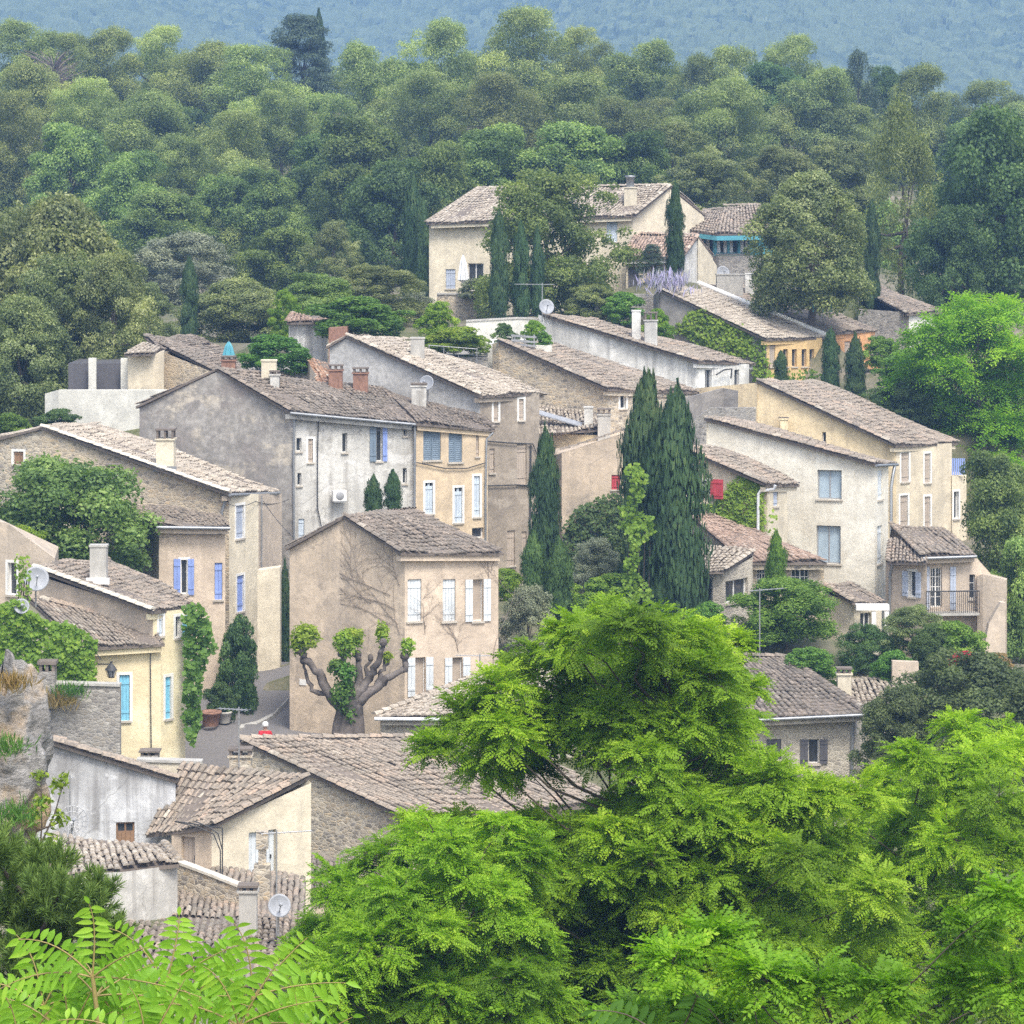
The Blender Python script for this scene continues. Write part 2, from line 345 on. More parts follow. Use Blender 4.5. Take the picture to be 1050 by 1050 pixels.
class House:
    def __init__(s, name, label, front, base, mat, cat='house', roofs=(), mode='eave', mats=None, tile='tile_old', group=None, drop=4.0, kind=None, verge=('l',), vmat=None, tseed=1, foot=None, cornice=True):
        """front: wall-top line left to right as (px, py, Y); base: (py, Y) of the foot; roofs: quads eave-left, eave-right, ridge-right, ridge-left of (px, py, Y)"""
        s.fr = [P(*p) for p in front]; s.px = [p[0] for p in front]
        s.zb = P(525, base[0], base[1]).z
        mid = s.fr[len(s.fr) // 2]
        s.root = thing(name, label, cat, (mid.x, mid.y, s.zb), group, kind)
        s.mats = mats or [mat] * (len(front) - 1); s.mat = mat
        s.ops = [[] for _ in s.fr]; s.drop = drop; s.mode = mode; s.roofs = [[P(*p) for p in q] for q in roofs]; s.tile = tile
        s.verge = verge; s.vmat = vmat; s.seed = tseed; s.foot = foot; s.roof = None; s.cornice = cornice
    def hit(s, px, seg):
        a, b = s.fr[seg], s.fr[seg + 1]; k = (px - HX) / F
        d = (b.x - a.x) - k * (b.y - a.y)
        t = (k * a.y - a.x) / d
        return t
    def seg_of(s, px):
        for i in range(len(s.px) - 1):
            if s.px[i] <= px <= s.px[i + 1]: return i
        return 0 if px < s.px[0] else len(s.px) - 2
    def rect(s, px0, py0, px1, py1, seg=None):
        if seg is None: seg = s.seg_of((px0 + px1) / 2)
        t0, t1 = s.hit(px0, seg), s.hit(px1, seg)
        a, b = s.fr[seg], s.fr[seg + 1]
        Y = a.y + (b.y - a.y) * (t0 + t1) / 2
        z1 = CZ + (HY - py0) * Y / F; z0 = CZ + (HY - py1) * Y / F
        return seg, t0, t1, z0, z1
    def frame(s, seg):
        a, b = s.fr[seg], s.fr[seg + 1]
        u = unit_h(a, b); n = Vector((u.y, -u.x, 0))   # outward, towards the camera
        L = math.hypot(b.x - a.x, b.y - a.y)
        return Vector((a.x, a.y, 0)), u, n, L
    def window(s, px0, py0, px1, py1, style='cross', shut=None, sides='LR', seg=None, frame='frame', pane='glass', depth=0.2, sill=True, border=None, name='window', closed=None, label=None, arch=False, louvre=False):
        seg, t0, t1, z0, z1 = s.rect(px0, py0, px1, py1, seg)
        o, u, n, L = s.frame(seg)
        x0, x1 = t0 * L, t1 * L; w = x1 - x0; h = z1 - z0; z = Vector((0, 0, 1))
        s.ops[seg].append((t0, t1, z0, z1))
        O = o + u * x0 + z * z0
        mb = MB()
        D = -n * depth
        # reveal
        for (p, d) in ((O, z * h), (O + u * w, z * h)): mb.quad(p, p + d, p + d + D * 1.3, p + D * 1.3)
        for p in (O, O + z * h): mb.quad(p, p + u * w, p + u * w + D * 1.3, p + D * 1.3)
        mats = [s.mats[seg], M[frame]]
        if border:
            mats[0] = M[border]
            bw = 0.10
            for (c, a2, b2) in ((O - u * bw, u * bw, z * h), (O + u * w, u * bw, z * h), (O - u * bw + z * h, u * (w + 2 * bw), z * bw), (O - u * bw - z * bw * .6, u * (w + 2 * bw), z * bw * .6)):
                mb.box(c + n * 0.012 - n * 0.03, a2, n * 0.03, b2, 0)
        fw = 0.055 if w > 0.45 else 0.035
        fo = O + D
        if closed is None:
            for (c, a2, b2) in ((fo, u * fw, z * h), (fo + u * (w - fw), u * fw, z * h), (fo + u * fw, u * (w - 2 * fw), z * fw), (fo + u * fw + z * (h - fw), u * (w - 2 * fw), z * fw)):
                mb.box(c, a2, n * 0.05, b2, 1)
            if style in ('cross', 'double', 'grid') and w > 0.4:
                mb.box(fo + u * (w / 2 - fw / 2) + z * fw, u * fw, n * 0.045, z * (h - 2 * fw), 1)
            if style in ('cross', 'grid'):
                for r in ((0.62,) if style == 'cross' else (0.25, 0.5, 0.75)):
                    for q in ((fw, w / 2 - fw / 2), (w / 2 + fw / 2, w - fw)):
                        mb.box(fo + u * q[0] + z * (h * r), u * (q[1] - q[0]), n * 0.03, z * 0.03, 1)
            if style == 'grid':
                for r in (0.25, 0.75):
                    mb.box(fo + u * (w * r - 0.012) + z * fw, u * 0.024, n * 0.027, z * (h - 2 * fw), 1)
        wo = mb.build(name, mats, s.root)
        if label: wo['label'] = label
        pb = MB(); pb.box(fo - n * 0.03 + u * .01 + z * .01, u * (w - .02), n * 0.04, z * (h - .02))
        pb.build('pane', M[pane], wo)
        if sill:
            sb = MB(); sb.box(O - u * 0.06 - z * 0.07 - n * 0.02, u * (w + 0.12), n * 0.09, z * 0.068); sb.build('sill', M['sill'], wo)
        if closed:
            two = w > 0.62 and not arch
            for k in range(2 if two else 1):
                ww = w / 2 if two else w
                s.shutter(O + u * (k * ww + 0.008) + D * 0.45, u, n, ww - 0.016, h - 0.02, closed, wo, louvre, arch)
        if shut:
            sw = max(w * 0.52, 0.28)
            if 'L' in sides: s.shutter(O - u * (sw + 0.02) + n * 0.03, u, n, sw, h, shut, wo, louvre)
            if 'R' in sides: s.shutter(O + u * (w + 0.02) + n * 0.03, u, n, sw, h, shut, wo, louvre)
        return wo
    def shutter(s, O, u, n, w, h, col, parent, louvre=False, arch=False):
        z = Vector((0, 0, 1)); mb = MB()
        if louvre:
            f = 0.05
            for (c, a, b) in ((O, u * f, z * h), (O + u * (w - f), u * f, z * h), (O + u * f, u * (w - 2 * f), z * f), (O + u * f + z * (h - f), u * (w - 2 * f), z * f)):
                mb.box(c, a, n * 0.04, b)
            k = max(4, int(h / 0.09))
            for i in range(k):
                zz = f + (h - 2 * f) * i / k
                mb.box(O + u * f + z * zz + n * 0.004, u * (w - 2 * f), n * 0.018 + z * -0.03, z * 0.05)
        else:
            k = max(2, round(w / 0.13)); pw = w / k
            for i in range(k):
                hh = h
                if arch: hh = h - 0.22 * h * (abs((i + .5) / k - .5) * 2) ** 2
                mb.box(O + u * (i * pw + 0.004), u * (pw - 0.008), n * 0.03, z * hh)
            for zz in (0.16, 0.8):
                mb.box(O + u * 0.01 + z * (h * zz) + n * 0.031, u * (w - 0.02), n * 0.022, z * 0.09)
        mb.build('shutter', M[col], parent)
    def door(s, px0, py0, px1, py1, col='woodframe', seg=None, glazed=False):
        seg, t0, t1, z0, z1 = s.rect(px0, py0, px1, py1, seg)
        o, u, n, L = s.frame(seg); w = (t1 - t0) * L; h = z1 - z0; z = Vector((0, 0, 1)); O = o + u * t0 * L + z * z0
        s.ops[seg].append((t0, t1, z0, z1))
        mb = MB(); D = -n * 0.18
        for (p, d) in ((O, z * h), (O + u * w, z * h)): mb.quad(p, p + d, p + d + D * 1.3, p + D * 1.3)
        for p in (O, O + z * h): mb.quad(p, p + u * w, p + u * w + D * 1.3, p + D * 1.3)
        k = max(2, round(w / 0.16)); pw = w / k
        for i in range(k): mb.box(O + D + u * (i * pw + 0.005), u * (pw - 0.01), n * 0.05, z * h, 1)
        d = mb.build('door', [s.mats[seg], M[col]], s.root)
        hb = MB(); hb.box(O + D + u * (w * 0.85) + z * min(1.0, h * .5) + n * 0.051, u * 0.03, n * 0.05, z * 0.12); hb.build('handle', M['iron'], d)
    def finish(s):
        mb = MB(); mats = []
        zb = s.zb - s.drop
        def mid_(m):
            if m not in mats: mats.append(m)
            return mats.index(m)
        for i in range(len(s.fr) - 1):
            a, b = s.fr[i], s.fr[i + 1]; ops = s.ops[i]
            us = sorted({0.0, 1.0} | {max(0, min(1, x)) for o in ops for x in o[:2]})
            m = mid_(s.mats[i])
            def pt(t, z): return (a.x + (b.x - a.x) * t, a.y + (b.y - a.y) * t, z)
            for u0, u1 in zip(us, us[1:]):
                if u1 - u0 < 1e-6: continue
                tm = (u0 + u1) / 2
                cov = sorted((o[2], o[3]) for o in ops if o[0] <= tm <= o[1])
                z = zb
                for (z0, z1) in cov:
                    if z0 > z: mb.add([pt(u0, z), pt(u1, z), pt(u1, z0), pt(u0, z0)], [[0, 1, 2, 3]], m)
                    z = max(z, z1)
                za, zc = a.z + (b.z - a.z) * u0 - 0.02, a.z + (b.z - a.z) * u1 - 0.02
                if max(za, zc) > z: mb.add([pt(u0, z), pt(u1, z), pt(u1, max(zc, z)), pt(u0, max(za, z))], [[0, 1, 2, 3]], m)
        # hidden sides
        ring = []
        if s.roofs:
            EL, ER, RR, RL = s.roofs[0]
            ERx, RRx = s.roofs[-1][1], s.roofs[-1][2]
            mir = lambda r, e: Vector((2 * r.x - e.x, 2 * r.y - e.y, e.z))
            if s.mode == 'eave': ring = [RRx, mir(RRx, ERx), mir(RL, EL), RL]
            elif s.mode == 'gable': dv = RRx - RL; bl = s.fr[0] + Vector((dv.x, dv.y, 0)); ring = [RRx, bl]
            else: ring = [RRx, RL]
            if s.mode == 'eave': s.back = [mir(RRx, ERx), mir(RL, EL), RL, RRx]
            elif s.mode == 'gable': s.back = [bl + Vector((-.15, .1, 0.03)), Vector(s.fr[0]) + Vector((-0.15, -.15, 0.03)), RL, RRx]
            else: s.back = None
            c = sum(ring, Vector()) / len(ring); fc = sum(s.fr, Vector()) / len(s.fr)
            ring = [p + (fc - p) * 0.02 - Vector((0, 0, 0.06)) for p in ring]
        elif s.foot is not None:
            ring = [P(*p) for p in s.foot]
        else:
            ring = [s.fr[-1] + Vector((0, 4, 0)), s.fr[0] + Vector((0, 4, 0))]
        loop = [s.fr[-1]] + ring + [s.fr[0]]
        m = mid_(s.mat)
        for a, b in zip(loop, loop[1:]):
            mb.add([(a.x, a.y, zb), (b.x, b.y, zb), (b.x, b.y, b.z - 0.02), (a.x, a.y, a.z - 0.02)], [[0, 1, 2, 3]], m)
        if not s.roofs:
            cap = s.fr + ring
            mb.add([tuple(p - Vector((0, 0, .02))) for p in cap], [list(range(len(cap)))], m)
        s.wall = mb.build('wall', mats, s.root)
        if s.roofs: s.make_roof()
        return s
    def make_roof(s):
        if s.roof is not None: return s.roof
        mb = MB()
        for k, q in enumerate(s.roofs):
            slab(mb, q, 0.10, 1); tile_plane(mb, q, seed=s.seed * 10 + k)
            EL, ER, RR, RL = q
            if k == 0 and 'l' in s.verge: tile_run(mb, EL, RL, 2 if s.vmat else 0, seed=s.seed, lift=0.07, r=0.12)
            if k == len(s.roofs) - 1 and 'r' in s.verge: tile_run(mb, ER, RR, 2 if s.vmat else 0, seed=s.seed + 1, lift=0.07, r=0.12)
            if 't' in s.verge: tile_run(mb, RL, RR, 2 if s.vmat else 0, seed=s.seed + 2, lift=0.06, r=0.13)
        if s.mode != 'shed':
            q = [s.back[0], s.back[1], s.back[2], s.back[3]]
            slab(mb, [p - Vector((0, 0, .004)) for p in q], 0.10, 1); tile_plane(mb, q, seed=s.seed * 10 + 7)
        s.roof = mb.build('roof', [M[s.tile], M['slab'], M[s.vmat or 'mortar']], s.root)
        if s.cornice:
            for k, q in enumerate(s.roofs):
                a, b = q[0], q[1]; d = (b - a)
                inw = (q[3] - q[0]); inw = Vector((inw.x, inw.y, 0)).normalized()
                cb = MB(); cb.box(a + d * 0.02 + inw * 0.10 - Vector((0, 0, 0.30)), d * 0.96, inw * 0.22, (0, 0, 0.19)); cb.build('cornice', s.mats[-1], s.root)
        return s.roof
    def chimney(s, px0, py0, px1, py1, Y, mat='cream', style='slab', depth=None, drop=0.6, flash=None):
        """a stack from the roof up; style: slab on posts, plain, pipe"""
        r = s.make_roof() if s.roofs else s.root
        a, b = P(px0, py1, Y), P(px1, py0, Y); w = b.x - a.x; h = b.z - a.z; d = depth or min(max(w * 0.8, 0.35), 0.9)
        mb = MB(); mb2 = None
        c = Vector((a.x, Y, a.z))
        if style == 'slab':
            hb = h * 0.72
            mb.box(c - Vector((0, 0, drop)), (w, 0, 0), (0, d, 0), (0, 0, hb + drop))
            mb.box(c + Vector((-0.05, -0.05, hb)), (w + 0.1, 0, 0), (0, d + 0.1, 0), (0, 0, 0.06))
            st = mb.build('chimney', M[mat] if isinstance(mat, str) else mat, r)
            m2 = MB(); t = 0.09; hh = h - hb - 0.06
            for q in (0, 0.5, 1):
                for e in (0, 1):
                    m2.box(c + Vector(((w - t) * q, (d - t) * e, hb + 0.06)), (t, 0, 0), (0, t, 0), (0, 0, hh - 0.05))
            m2.box(c + Vector((-0.04, -0.04, h - 0.06)), (w + 0.08, 0, 0), (0, d + 0.08, 0), (0, 0, 0.06))
            m2.build('chimney_cap', M['slab'], st if not s.roofs else r)
        elif style == 'plain':
            mb.box(c - Vector((0, 0, drop)), (w, 0, 0), (0, d, 0), (0, 0, h + drop - 0.07))
            mb.box(c + Vector((-0.03, -0.03, h - 0.07)), (w + 0.06, 0, 0), (0, d + 0.06, 0), (0, 0, 0.07))
            mb.build('chimney', M[mat], r)
        elif style == 'pipe':
            hb = h * 0.62
            mb.box(c - Vector((0, 0, drop)), (w, 0, 0), (0, d, 0), (0, 0, hb + drop))
            mb.box(c + Vector((-0.05, -0.05, hb)), (w + 0.1, 0, 0), (0, d + 0.1, 0), (0, 0, 0.07))
            mb.build('chimney', M[mat], r)
            m2 = MB(); m2.lathe(c + Vector((w / 2, d / 2, hb + 0.07)), [(w * 0.32, 0), (w * 0.32, h - hb - 0.2), (w * 0.42, h - hb - 0.19), (w * 0.42, h - hb - 0.07), (0.01, h - hb - 0.06)], 10)
            m2.build('flue_pipe', M['zinc'], r)
        if flash:
            fb = MB(); fb.box(c + Vector((-0.12, -0.12, -0.1)), (w + 0.24, 0, 0), (0, 0.14, 0), (0, 0, 0.22)); fb.build('flashing', M[flash], r)
    def gutter(s, k=0, mat='zinc', drop=0.06):
        EL, ER = s.roofs[k][0], s.roofs[k][1]
        n = Vector(((ER - EL).y, -(ER - EL).x, 0)).normalized()
        mb = MB(); mb.tube([EL + n * 0.07 - Vector((0, 0, drop)), ER + n * 0.07 - Vector((0, 0, drop))], 0.065, 7); mb.build('gutter', M[mat], s.root)
    def pipe(s, pts, mat='zinc', r=0.05, off=0.1, seg=None, name='downpipe'):
        """a pipe or cable fixed to the wall along picture points (px, py)"""
        out = []
        for (px, py) in pts:
            sg = s.seg_of(px) if seg is None else seg
            t = s.hit(px, sg); a, b = s.fr[sg], s.fr[sg + 1]; o, u, n, L = s.frame(sg)
            Y = a.y + (b.y - a.y) * t
            out.append(Vector((a.x + (b.x - a.x) * t, Y, CZ + (HY - py) * Y / F)) + n * off)
        mb = MB(); mb.tube(out, r, 6); return mb.build(name, M[mat], s.root)
# ================================================================ HOUSES (pictures points: px, py, distance)
HS = {}
# --- low white gable house at the very front
h = House('house', 'low house with streaky grey white gable and small brown wooden window above pine', [(30, 783, 95), (52, 760, 95.5), (180, 801, 96)], (885, 95), 'greywhite',
          roofs=[[(181, 800, 95.9), (185, 797, 97.6), (55, 757, 97.2), (50, 760, 95.3)]], mode='gable', tile='tile_old', cornice=False, tseed=3)
h.fr[0].y += 0; h.window(119, 843, 138, 868, 'double', frame='woodframe', closed=None, name='window', pane='glass', depth=.12)
h.finish(); HS['front_white'] = h
b = MB(); seg, t0, t1, z0, z1 = h.rect(119, 853, 138, 868); o, u, n, L = h.frame(seg)
for k in range(4): b.box(o + u * (t0 * L + .03 + k * (t1 - t0) * L / 4.2) + Vector((0, 0, z0 + .04)) - n * .09, u * ((t1 - t0) * L / 4.4), n * .04, (0, 0, (z1 - z0) * .95))
b.build('wooden_panel', M['woodframe'], h.root)
# --- tiny lean-to in front of it
h = House('outbuilding', 'small outbuilding with bleached tile roof and pale rendered wall below white gable', [(60, 897, 86.5), (129, 893, 86.2), (182, 886, 87.5)], (950, 86), 'oldwhite', cat='outbuilding',
          roofs=[[(58, 900, 86.2), (184, 886, 87.2), (168, 866, 89.8), (56, 858, 90)]], mode='shed', tile='tile_light', tseed=4, verge=('l', 'r'), cornice=False)
h.finish(); HS['leanto'] = h
# rubble wall with coping stepping down from it
# --- low roof at the bottom with its stone gable
h = House('house', 'lowest house whose brown patchy tile roof peeks out above fern-like leaves', [(130, 1005, 81), (300, 1005, 82)], (1030, 81), 'stone',
          roofs=[[(120, 1008, 80), (310, 1008, 81), (312, 944, 87), (136, 940, 87.4)]], mode='eave', tile='tile_mix', tseed=5, cornice=False)
h.finish(); HS['lowest'] = h
h.chimney(245, 908, 263, 936, 85, 'concrete', 'slab', drop=1.2)
# --- cream house with arch ironwork
h = House('house', 'small cream house with plain lean-to tile roof, white door and a crumbled stone corner', [(176, 851, 94.6), (217, 848, 94), (319, 802, 96)], (945, 93.8), 'cream2',
          roofs=[[(150, 856, 95.2), (219, 847, 93.6), (317, 796, 96.1), (186, 783, 97.6)]], mode='shed', tile='tile_mix', verge=('r',), tseed=6, cornice=False, mats=['beige', 'cream2'])
h.door(255, 852, 283, 912, 'b_white', seg=1)
h.door(186, 858, 200, 905, 'b_tan', seg=0)
h.finish(); HS['cream_small'] = h
h.chimney(235, 768, 257, 800, 97.0, 'stone', 'slab', drop=1.2, flash='alu')
# --- big stone roof house
h = House('house', 'stone house with the broadest grey brown roof, a rough rubble gable and no windows', [(250, 763, 104), (330, 799, 102.5), (415, 838, 101), (635, 826, 102.6)], (905, 101), 'stone',
          roofs=[[(416, 839, 100.7), (645, 824, 102.6), (510, 756, 106.2), (246, 759, 104)]], mode='gable', tile='tile_old', verge=('l', 't'), tseed=7, cornice=False)
h.finish(); HS['stone_big'] = h
h = House('outbuilding', 'narrow lean-to with dark tiles against the rubble gable beside cream wall', [(318, 917, 98), (362, 919, 98)], (950, 98), 'cream', cat='outbuilding',
          roofs=[[(316, 918, 97.8), (366, 920, 97.8), (364, 893, 101), (318, 877, 101)]], mode='shed', tile='tile_dark', verge=('t',), tseed=8, cornice=False)
h.finish()
# --- low hip roof by the pollarded tree
h = House('house', 'low stone house with pale streaked hipped roof behind the bright green tree', [(390, 737, 109), (470, 738, 109), (632, 739, 109.2)], (790, 108.5), 'cutstone',
          roofs=[[(384, 735, 108.5), (636, 737, 108.8), (600, 692, 113), (500, 690, 113.2)]], mode='eave', tile='tile_light', verge=('l', 't'), tseed=9)
h.window(540, 752, 556, 778, 'cross', shut='b_white')
h.finish(); HS['low_hip'] = h; h.gutter(0, 'whitepipe')
# --- beige house in the middle
h = House('house', 'square beige house with six pale shuttered windows and bare vine stems on its gable', [(297, 562, 116.5), (353, 531, 115.5), (415, 567, 114), (511, 568, 115)], (765, 113.5), 'beige',
          roofs=[[(411, 567, 113.6), (517, 567, 114.8), (428, 523, 119), (352, 529, 115.4)]], mode='gable', tile='tile_dark', verge=('l',), tseed=10, mats=['beige', 'beige', 'pinkish'])
for (a, b_, c, d) in ((418, 594, 432, 637), (454, 594, 467, 637)): h.window(a, b_, c, d, closed='b_white', seg=2, label='window with closed pale shutter')
h.window(485, 594, 495, 637, 'double', shut='b_white', seg=2, pane='b_tan', label='window with two open shutters')
h.window(426, 674, 436, 714, 'double', shut='b_white', seg=2, pane='b_tan'); h.window(464, 674, 474, 714, 'double', shut='b_white', seg=2, pane='b_tan')
h.window(420, 732, 434, 760, closed='b_white', seg=2)
h.finish(); HS['beige_mid'] = h
for (a, b_) in (((332, 547), (366, 566)), ((433, 529), (460, 542))):
    pass
# --- grey gable house with white facade and beige neighbour
h = House('house', 'tall old house with broad dark grey gable and long blotchy white facade', [(143, 417, 135), (222, 381, 134), (300, 421, 133), (425, 434, 134.5)], (700, 132), 'greyrough',
          roofs=[[(297, 422, 132.6), (427, 434, 134.2), (394, 400, 140), (221, 378, 134)]], mode='gable', tile='tile_dark', tseed=11, mats=['greyrough', 'greyrough', 'oldwhite'])
h.window(304, 449, 309, 463, 'one', seg=2); h.window(316, 450, 321, 474, 'one', seg=2, border='surround', closed='b_tan'); h.window(305, 485, 309, 498, 'one', seg=2)
h.window(351, 444, 356, 464, 'one', seg=2); h.window(386, 437, 392, 473, 'double', seg=2, shut='b_steel', sides='L'); h.window(414, 435, 417, 447, 'one', seg=2); h.window(413, 480, 417, 496, 'one', seg=2)
h.window(306, 532, 312, 552, closed='b_pale', seg=2)
h.finish(); HS['grey_gable'] = h
b = MB(); seg, t0, t1, z0, z1 = h.rect(392.2, 437, 397, 473, 2); o, u, n, L = h.frame(seg)
h.shutter(o + u * (t0 * L) + Vector((0, 0, z0)) + n * .03, u, n, (t1 - t0) * L, z1 - z0, 'b_blue', h.root)
h.gutter(0); h.pipe([(301.5, 426), (300.5, 470), (301, 560)]); h.pipe([(326, 430), (325, 470), (325, 520), (330, 545)], 'iron', .025)
h.chimney(227, 365, 241, 384, 134.6, 'brick', 'slab', drop=1)
h.chimney(268, 369, 283, 392, 134.8, 'cream2', 'plain', drop=1); h.chimney(277, 380, 286, 398, 134.4, 'oldwhite', 'slab', drop=.6)
h.chimney(337, 374, 351, 397, 137.2, 'brick', 'slab', drop=.8); h.chimney(362, 377, 377, 400, 137.6, 'brick', 'slab', drop=.8)
h = House('house', 'narrow peach coloured house with two slate blue louvred windows joined to white facade', [(425.3, 434, 134.3), (500, 440, 135.8)], (700, 132), 'peach',
          roofs=[[(427, 434, 134.0), (508, 441, 135.8), (494, 429, 138.4), (394, 400, 140.1)]], mode='shed', tile='tile_dark', verge=('r',), tseed=12)
h.window(434, 438, 452, 472, closed='b_steel', louvre=True, border=None); h.window(460, 440, 474, 474, closed='b_steel', louvre=True); h.window(488, 446, 491, 468, 'one', closed='b_tan')
for (a, b_, c, d) in ((436, 495, 444, 527), (466, 500, 474, 536)): h.window(a, b_, c, d, closed='b_pale', arch=True, border='surround')
h.window(486, 488, 492, 530, closed='b_pale', border='surround'); h.window(484, 541, 496, 552, 'one')
h.finish(); HS['peach'] = h; h.pipe([(424.5, 436), (424.3, 500), (424, 535)], 'zinc', seg=0); h.pipe([(505, 443), (498, 450), (497, 500), (497, 556)], 'zinc', seg=0)
h.pipe([(426, 474), (455, 480), (478, 480), (498, 474)], 'iron', .025)
# --- tower house
h = House('house', 'tall narrow brown house with rough pebble grey gable and pale sloping roof', [(338, 356, 141), (356, 346, 140.8), (492, 404, 139), (553, 402, 141)], (620, 138), 'pebble',
          roofs=[[(492, 406, 138.6), (561, 403, 141.4), (421, 351, 147), (354, 344, 140.7)]], mode='gable', tile='tile_light', tseed=13, mats=['pebble', 'pebble', 'brown'])
for (a, b_, c, d) in ((506, 409, 511, 432), (532, 409, 537, 431)): h.window(a, b_, c, d, 'one', seg=2, border='surround', closed='b_tan')
h.window(502, 460, 507, 485, closed='b_tan', seg=2); h.window(530, 455, 540, 497, closed='b_tan', seg=2); h.window(520, 544, 528, 580, closed='b_tan', seg=2)
h.window(535, 545, 540, 575, closed='b_tan', seg=2)
h.finish(); HS['tower'] = h
h.chimney(421, 346, 435, 371, 141.5, 'concrete', 'plain', drop=.8); h.chimney(422, 393, 437, 406, 138, 'oldwhite', 'slab', drop=1.5)
h.pipe([(497, 452), (520, 454), (545, 455), (551, 470)], 'iron', .03, seg=2); h.pipe([(498, 498), (530, 497), (548, 498)], 'iron', .03, seg=2); h.pipe([(543, 456), (542.5, 500), (542, 560)], 'iron', .04, seg=2)
# --- stone gable house on the far side of the street
h = House('house', 'rubble stone house with long sloping gable, cream street front and tall white chimney', [(-30, 458, 128.5), (43, 440, 127.5), (235, 505, 126), (265, 506, 128), (289, 505, 131)], (705, 124), 'stoneplaster',
          roofs=[[(234, 506, 125.6), (285, 504, 130.6), (104, 436, 134), (41, 438, 127.4)]], mode='gable', tile='tile_light', tseed=14, vmat='mortar', mats=['stone', 'stoneplaster', 'cream2', 'beige2'])
h.window(14, 463, 24, 476, 'one', border='surround', closed='woodframe', seg=0)
h.window(242, 518, 250, 552, closed='b_grey', border='surround', seg=2); h.window(243, 590, 250, 627, closed='b_blue', border='surround', seg=2); h.window(90, 493, 104, 505, 'one', seg=1)
h.finish(); HS['stone_gable'] = h
h.chimney(160, 440, 178, 481, 126.6, 'cream2', 'slab', drop=1, flash='zinc', depth=.8); h.gutter(0)
h.pipe([(232, 512), (228, 525), (229, 560), (228, 650)], 'zinc', .06, seg=1); h.pipe([(266, 508), (266, 560), (265, 640)], 'zinc', .03, seg=3)
# --- blue shutter house
h = House('house', 'pinkish house with open periwinkle blue shutters and curly tile eave below rubble gable', [(140, 552, 124.6), (163, 539, 121), (231, 540, 121.4)], (710, 120), 'beige2',
          roofs=[[(160, 539, 120.6), (236, 540, 121), (228, 529, 123.8), (110, 516, 125)]], mode='shed', tile='tile_old', verge=('l',), tseed=15, mats=['greystone', 'pinkish'])
h.window(185.6, 574, 192, 609, 'double', border='surround', seg=1); h.window(220, 577, 228, 615, closed='b_blue', seg=1)
h.finish(); HS['blue_shutters'] = h
o, u, n, L = h.frame(1)
for (a, c) in ((178, 185), (192.6, 199)):
    seg, t0, t1, z0, z1 = h.rect(a, 573, c, 610, 1); h.shutter(o + u * (t0 * L) + Vector((0, 0, z0)) + n * .03, u, n, (t1 - t0) * L, z1 - z0, 'b_blue', h.root)
h.chimney(109, 476, 122, 518, 123.6, 'concrete', 'slab', drop=1.5)
h.gutter(0)
# --- yellow house with lamp: upper and lower volumes
h = House('house', 'pale yellow house with sky blue shutters beside green wisteria at the street corner', [(40, 590, 111), (157, 627, 108), (190, 624, 109.2)], (785, 107.5), 'yellow',
          roofs=[[(156, 627, 107.6), (203, 622, 110.5), (112, 573, 116), (34, 582, 111)]], mode='gable', tile='tile_old', tseed=16, mats=['beige2', 'yellow'], vmat='mortar')
h.window(163, 631, 167, 652, closed='b_pale', border='surround', seg=1); h.window(180, 632, 186, 654, 'double', border='surround', shut='b_sky', sides='R', seg=1)
h.window(169.5, 694, 175.5, 737, closed='b_sky', border='surround', seg=1)
h.finish(); HS['yellow'] = h
h.chimney(92, 559, 109, 596, 110.4, 'concrete', 'plain', drop=.8, flash='frame')
w = House('house', 'low wing of yellow rendered house with large sky blue shutter behind the rubble wall', [(88, 664, 107.2), (165, 661, 107.6)], (785, 107), 'yellow',
          roofs=[[(84, 665, 106.8), (169, 660, 107.3), (160, 647, 108.6), (24, 610, 110.8)]], mode='shed', tile='tile_old', tseed=17, verge=('t',))
w.window(122.5, 692, 133, 739, closed='b_sky', border='surround')
w.finish(); HS['yellow_wing'] = w
w.pipe([(98, 670), (104, 666), (130, 669), (160, 665), (165, 655)], 'iron', .03); w.pipe([(154, 669), (154.5, 730), (155, 770)], 'iron', .02)
w = House('house', 'pink beige house cut by picture edge with plain gable and one small window', [(-25, 530, 114.5), (8, 536, 114), (56, 572, 113)], (700, 112), 'beige2', foot=[(60, 560, 118), (-25, 520, 119)], kind='thing', cornice=False)
w.window(8, 577, 17, 610, 'double', border='surround', seg=1)
w.finish(); tb = MB()
# --- low house with red shutter and its courtyard wall
h = House('house', 'low sand coloured house front with a tiny crimson shutter above dark ivy', [(556, 470, 144), (576, 464, 142), (648, 441, 142.3), (704, 436, 143)], (600, 140), 'beige', foot=[(704, 425, 150), (556, 458, 150)], mats=['beige', 'beige', 'beige'], cornice=False)
h.window(627, 487, 636, 502, closed='b_red', seg=1)
h.finish(); HS['sand'] = h
b = MB(); tile_run(b, P(576, 463, 142), P(648, 440, 142.3), seed=2, r=.1); b.build('coping', [M['tile_dark']], h.root)
h = House('house', 'low house with dark tiled roof between sand coloured wall and stone facade with twin chimneys', [(552, 444, 147), (620, 446, 146)], (520, 143), 'ochre',
          roofs=[[(550, 445, 146.4), (622, 440, 146), (615, 424, 149), (552, 418, 150)]], mode='shed', tile='tile_light', tseed=18, cornice=False)
h.finish()
h.chimney(599, 417, 608, 436, 146.5, 'oldwhite', 'plain', drop=1); h.chimney(613, 419, 626, 444, 145.5, 'concrete', 'slab', drop=1)
b = MB(); b.box(P(553, 430, 147.2) + Vector((0, 0, .2)), P(598, 443, 146.6) - P(553, 430, 147.2), (0, .45, .15), (0, 0, .06)); tag(b.build('skylight_strip', M['dish'], h.root), 'long white glazed strip')
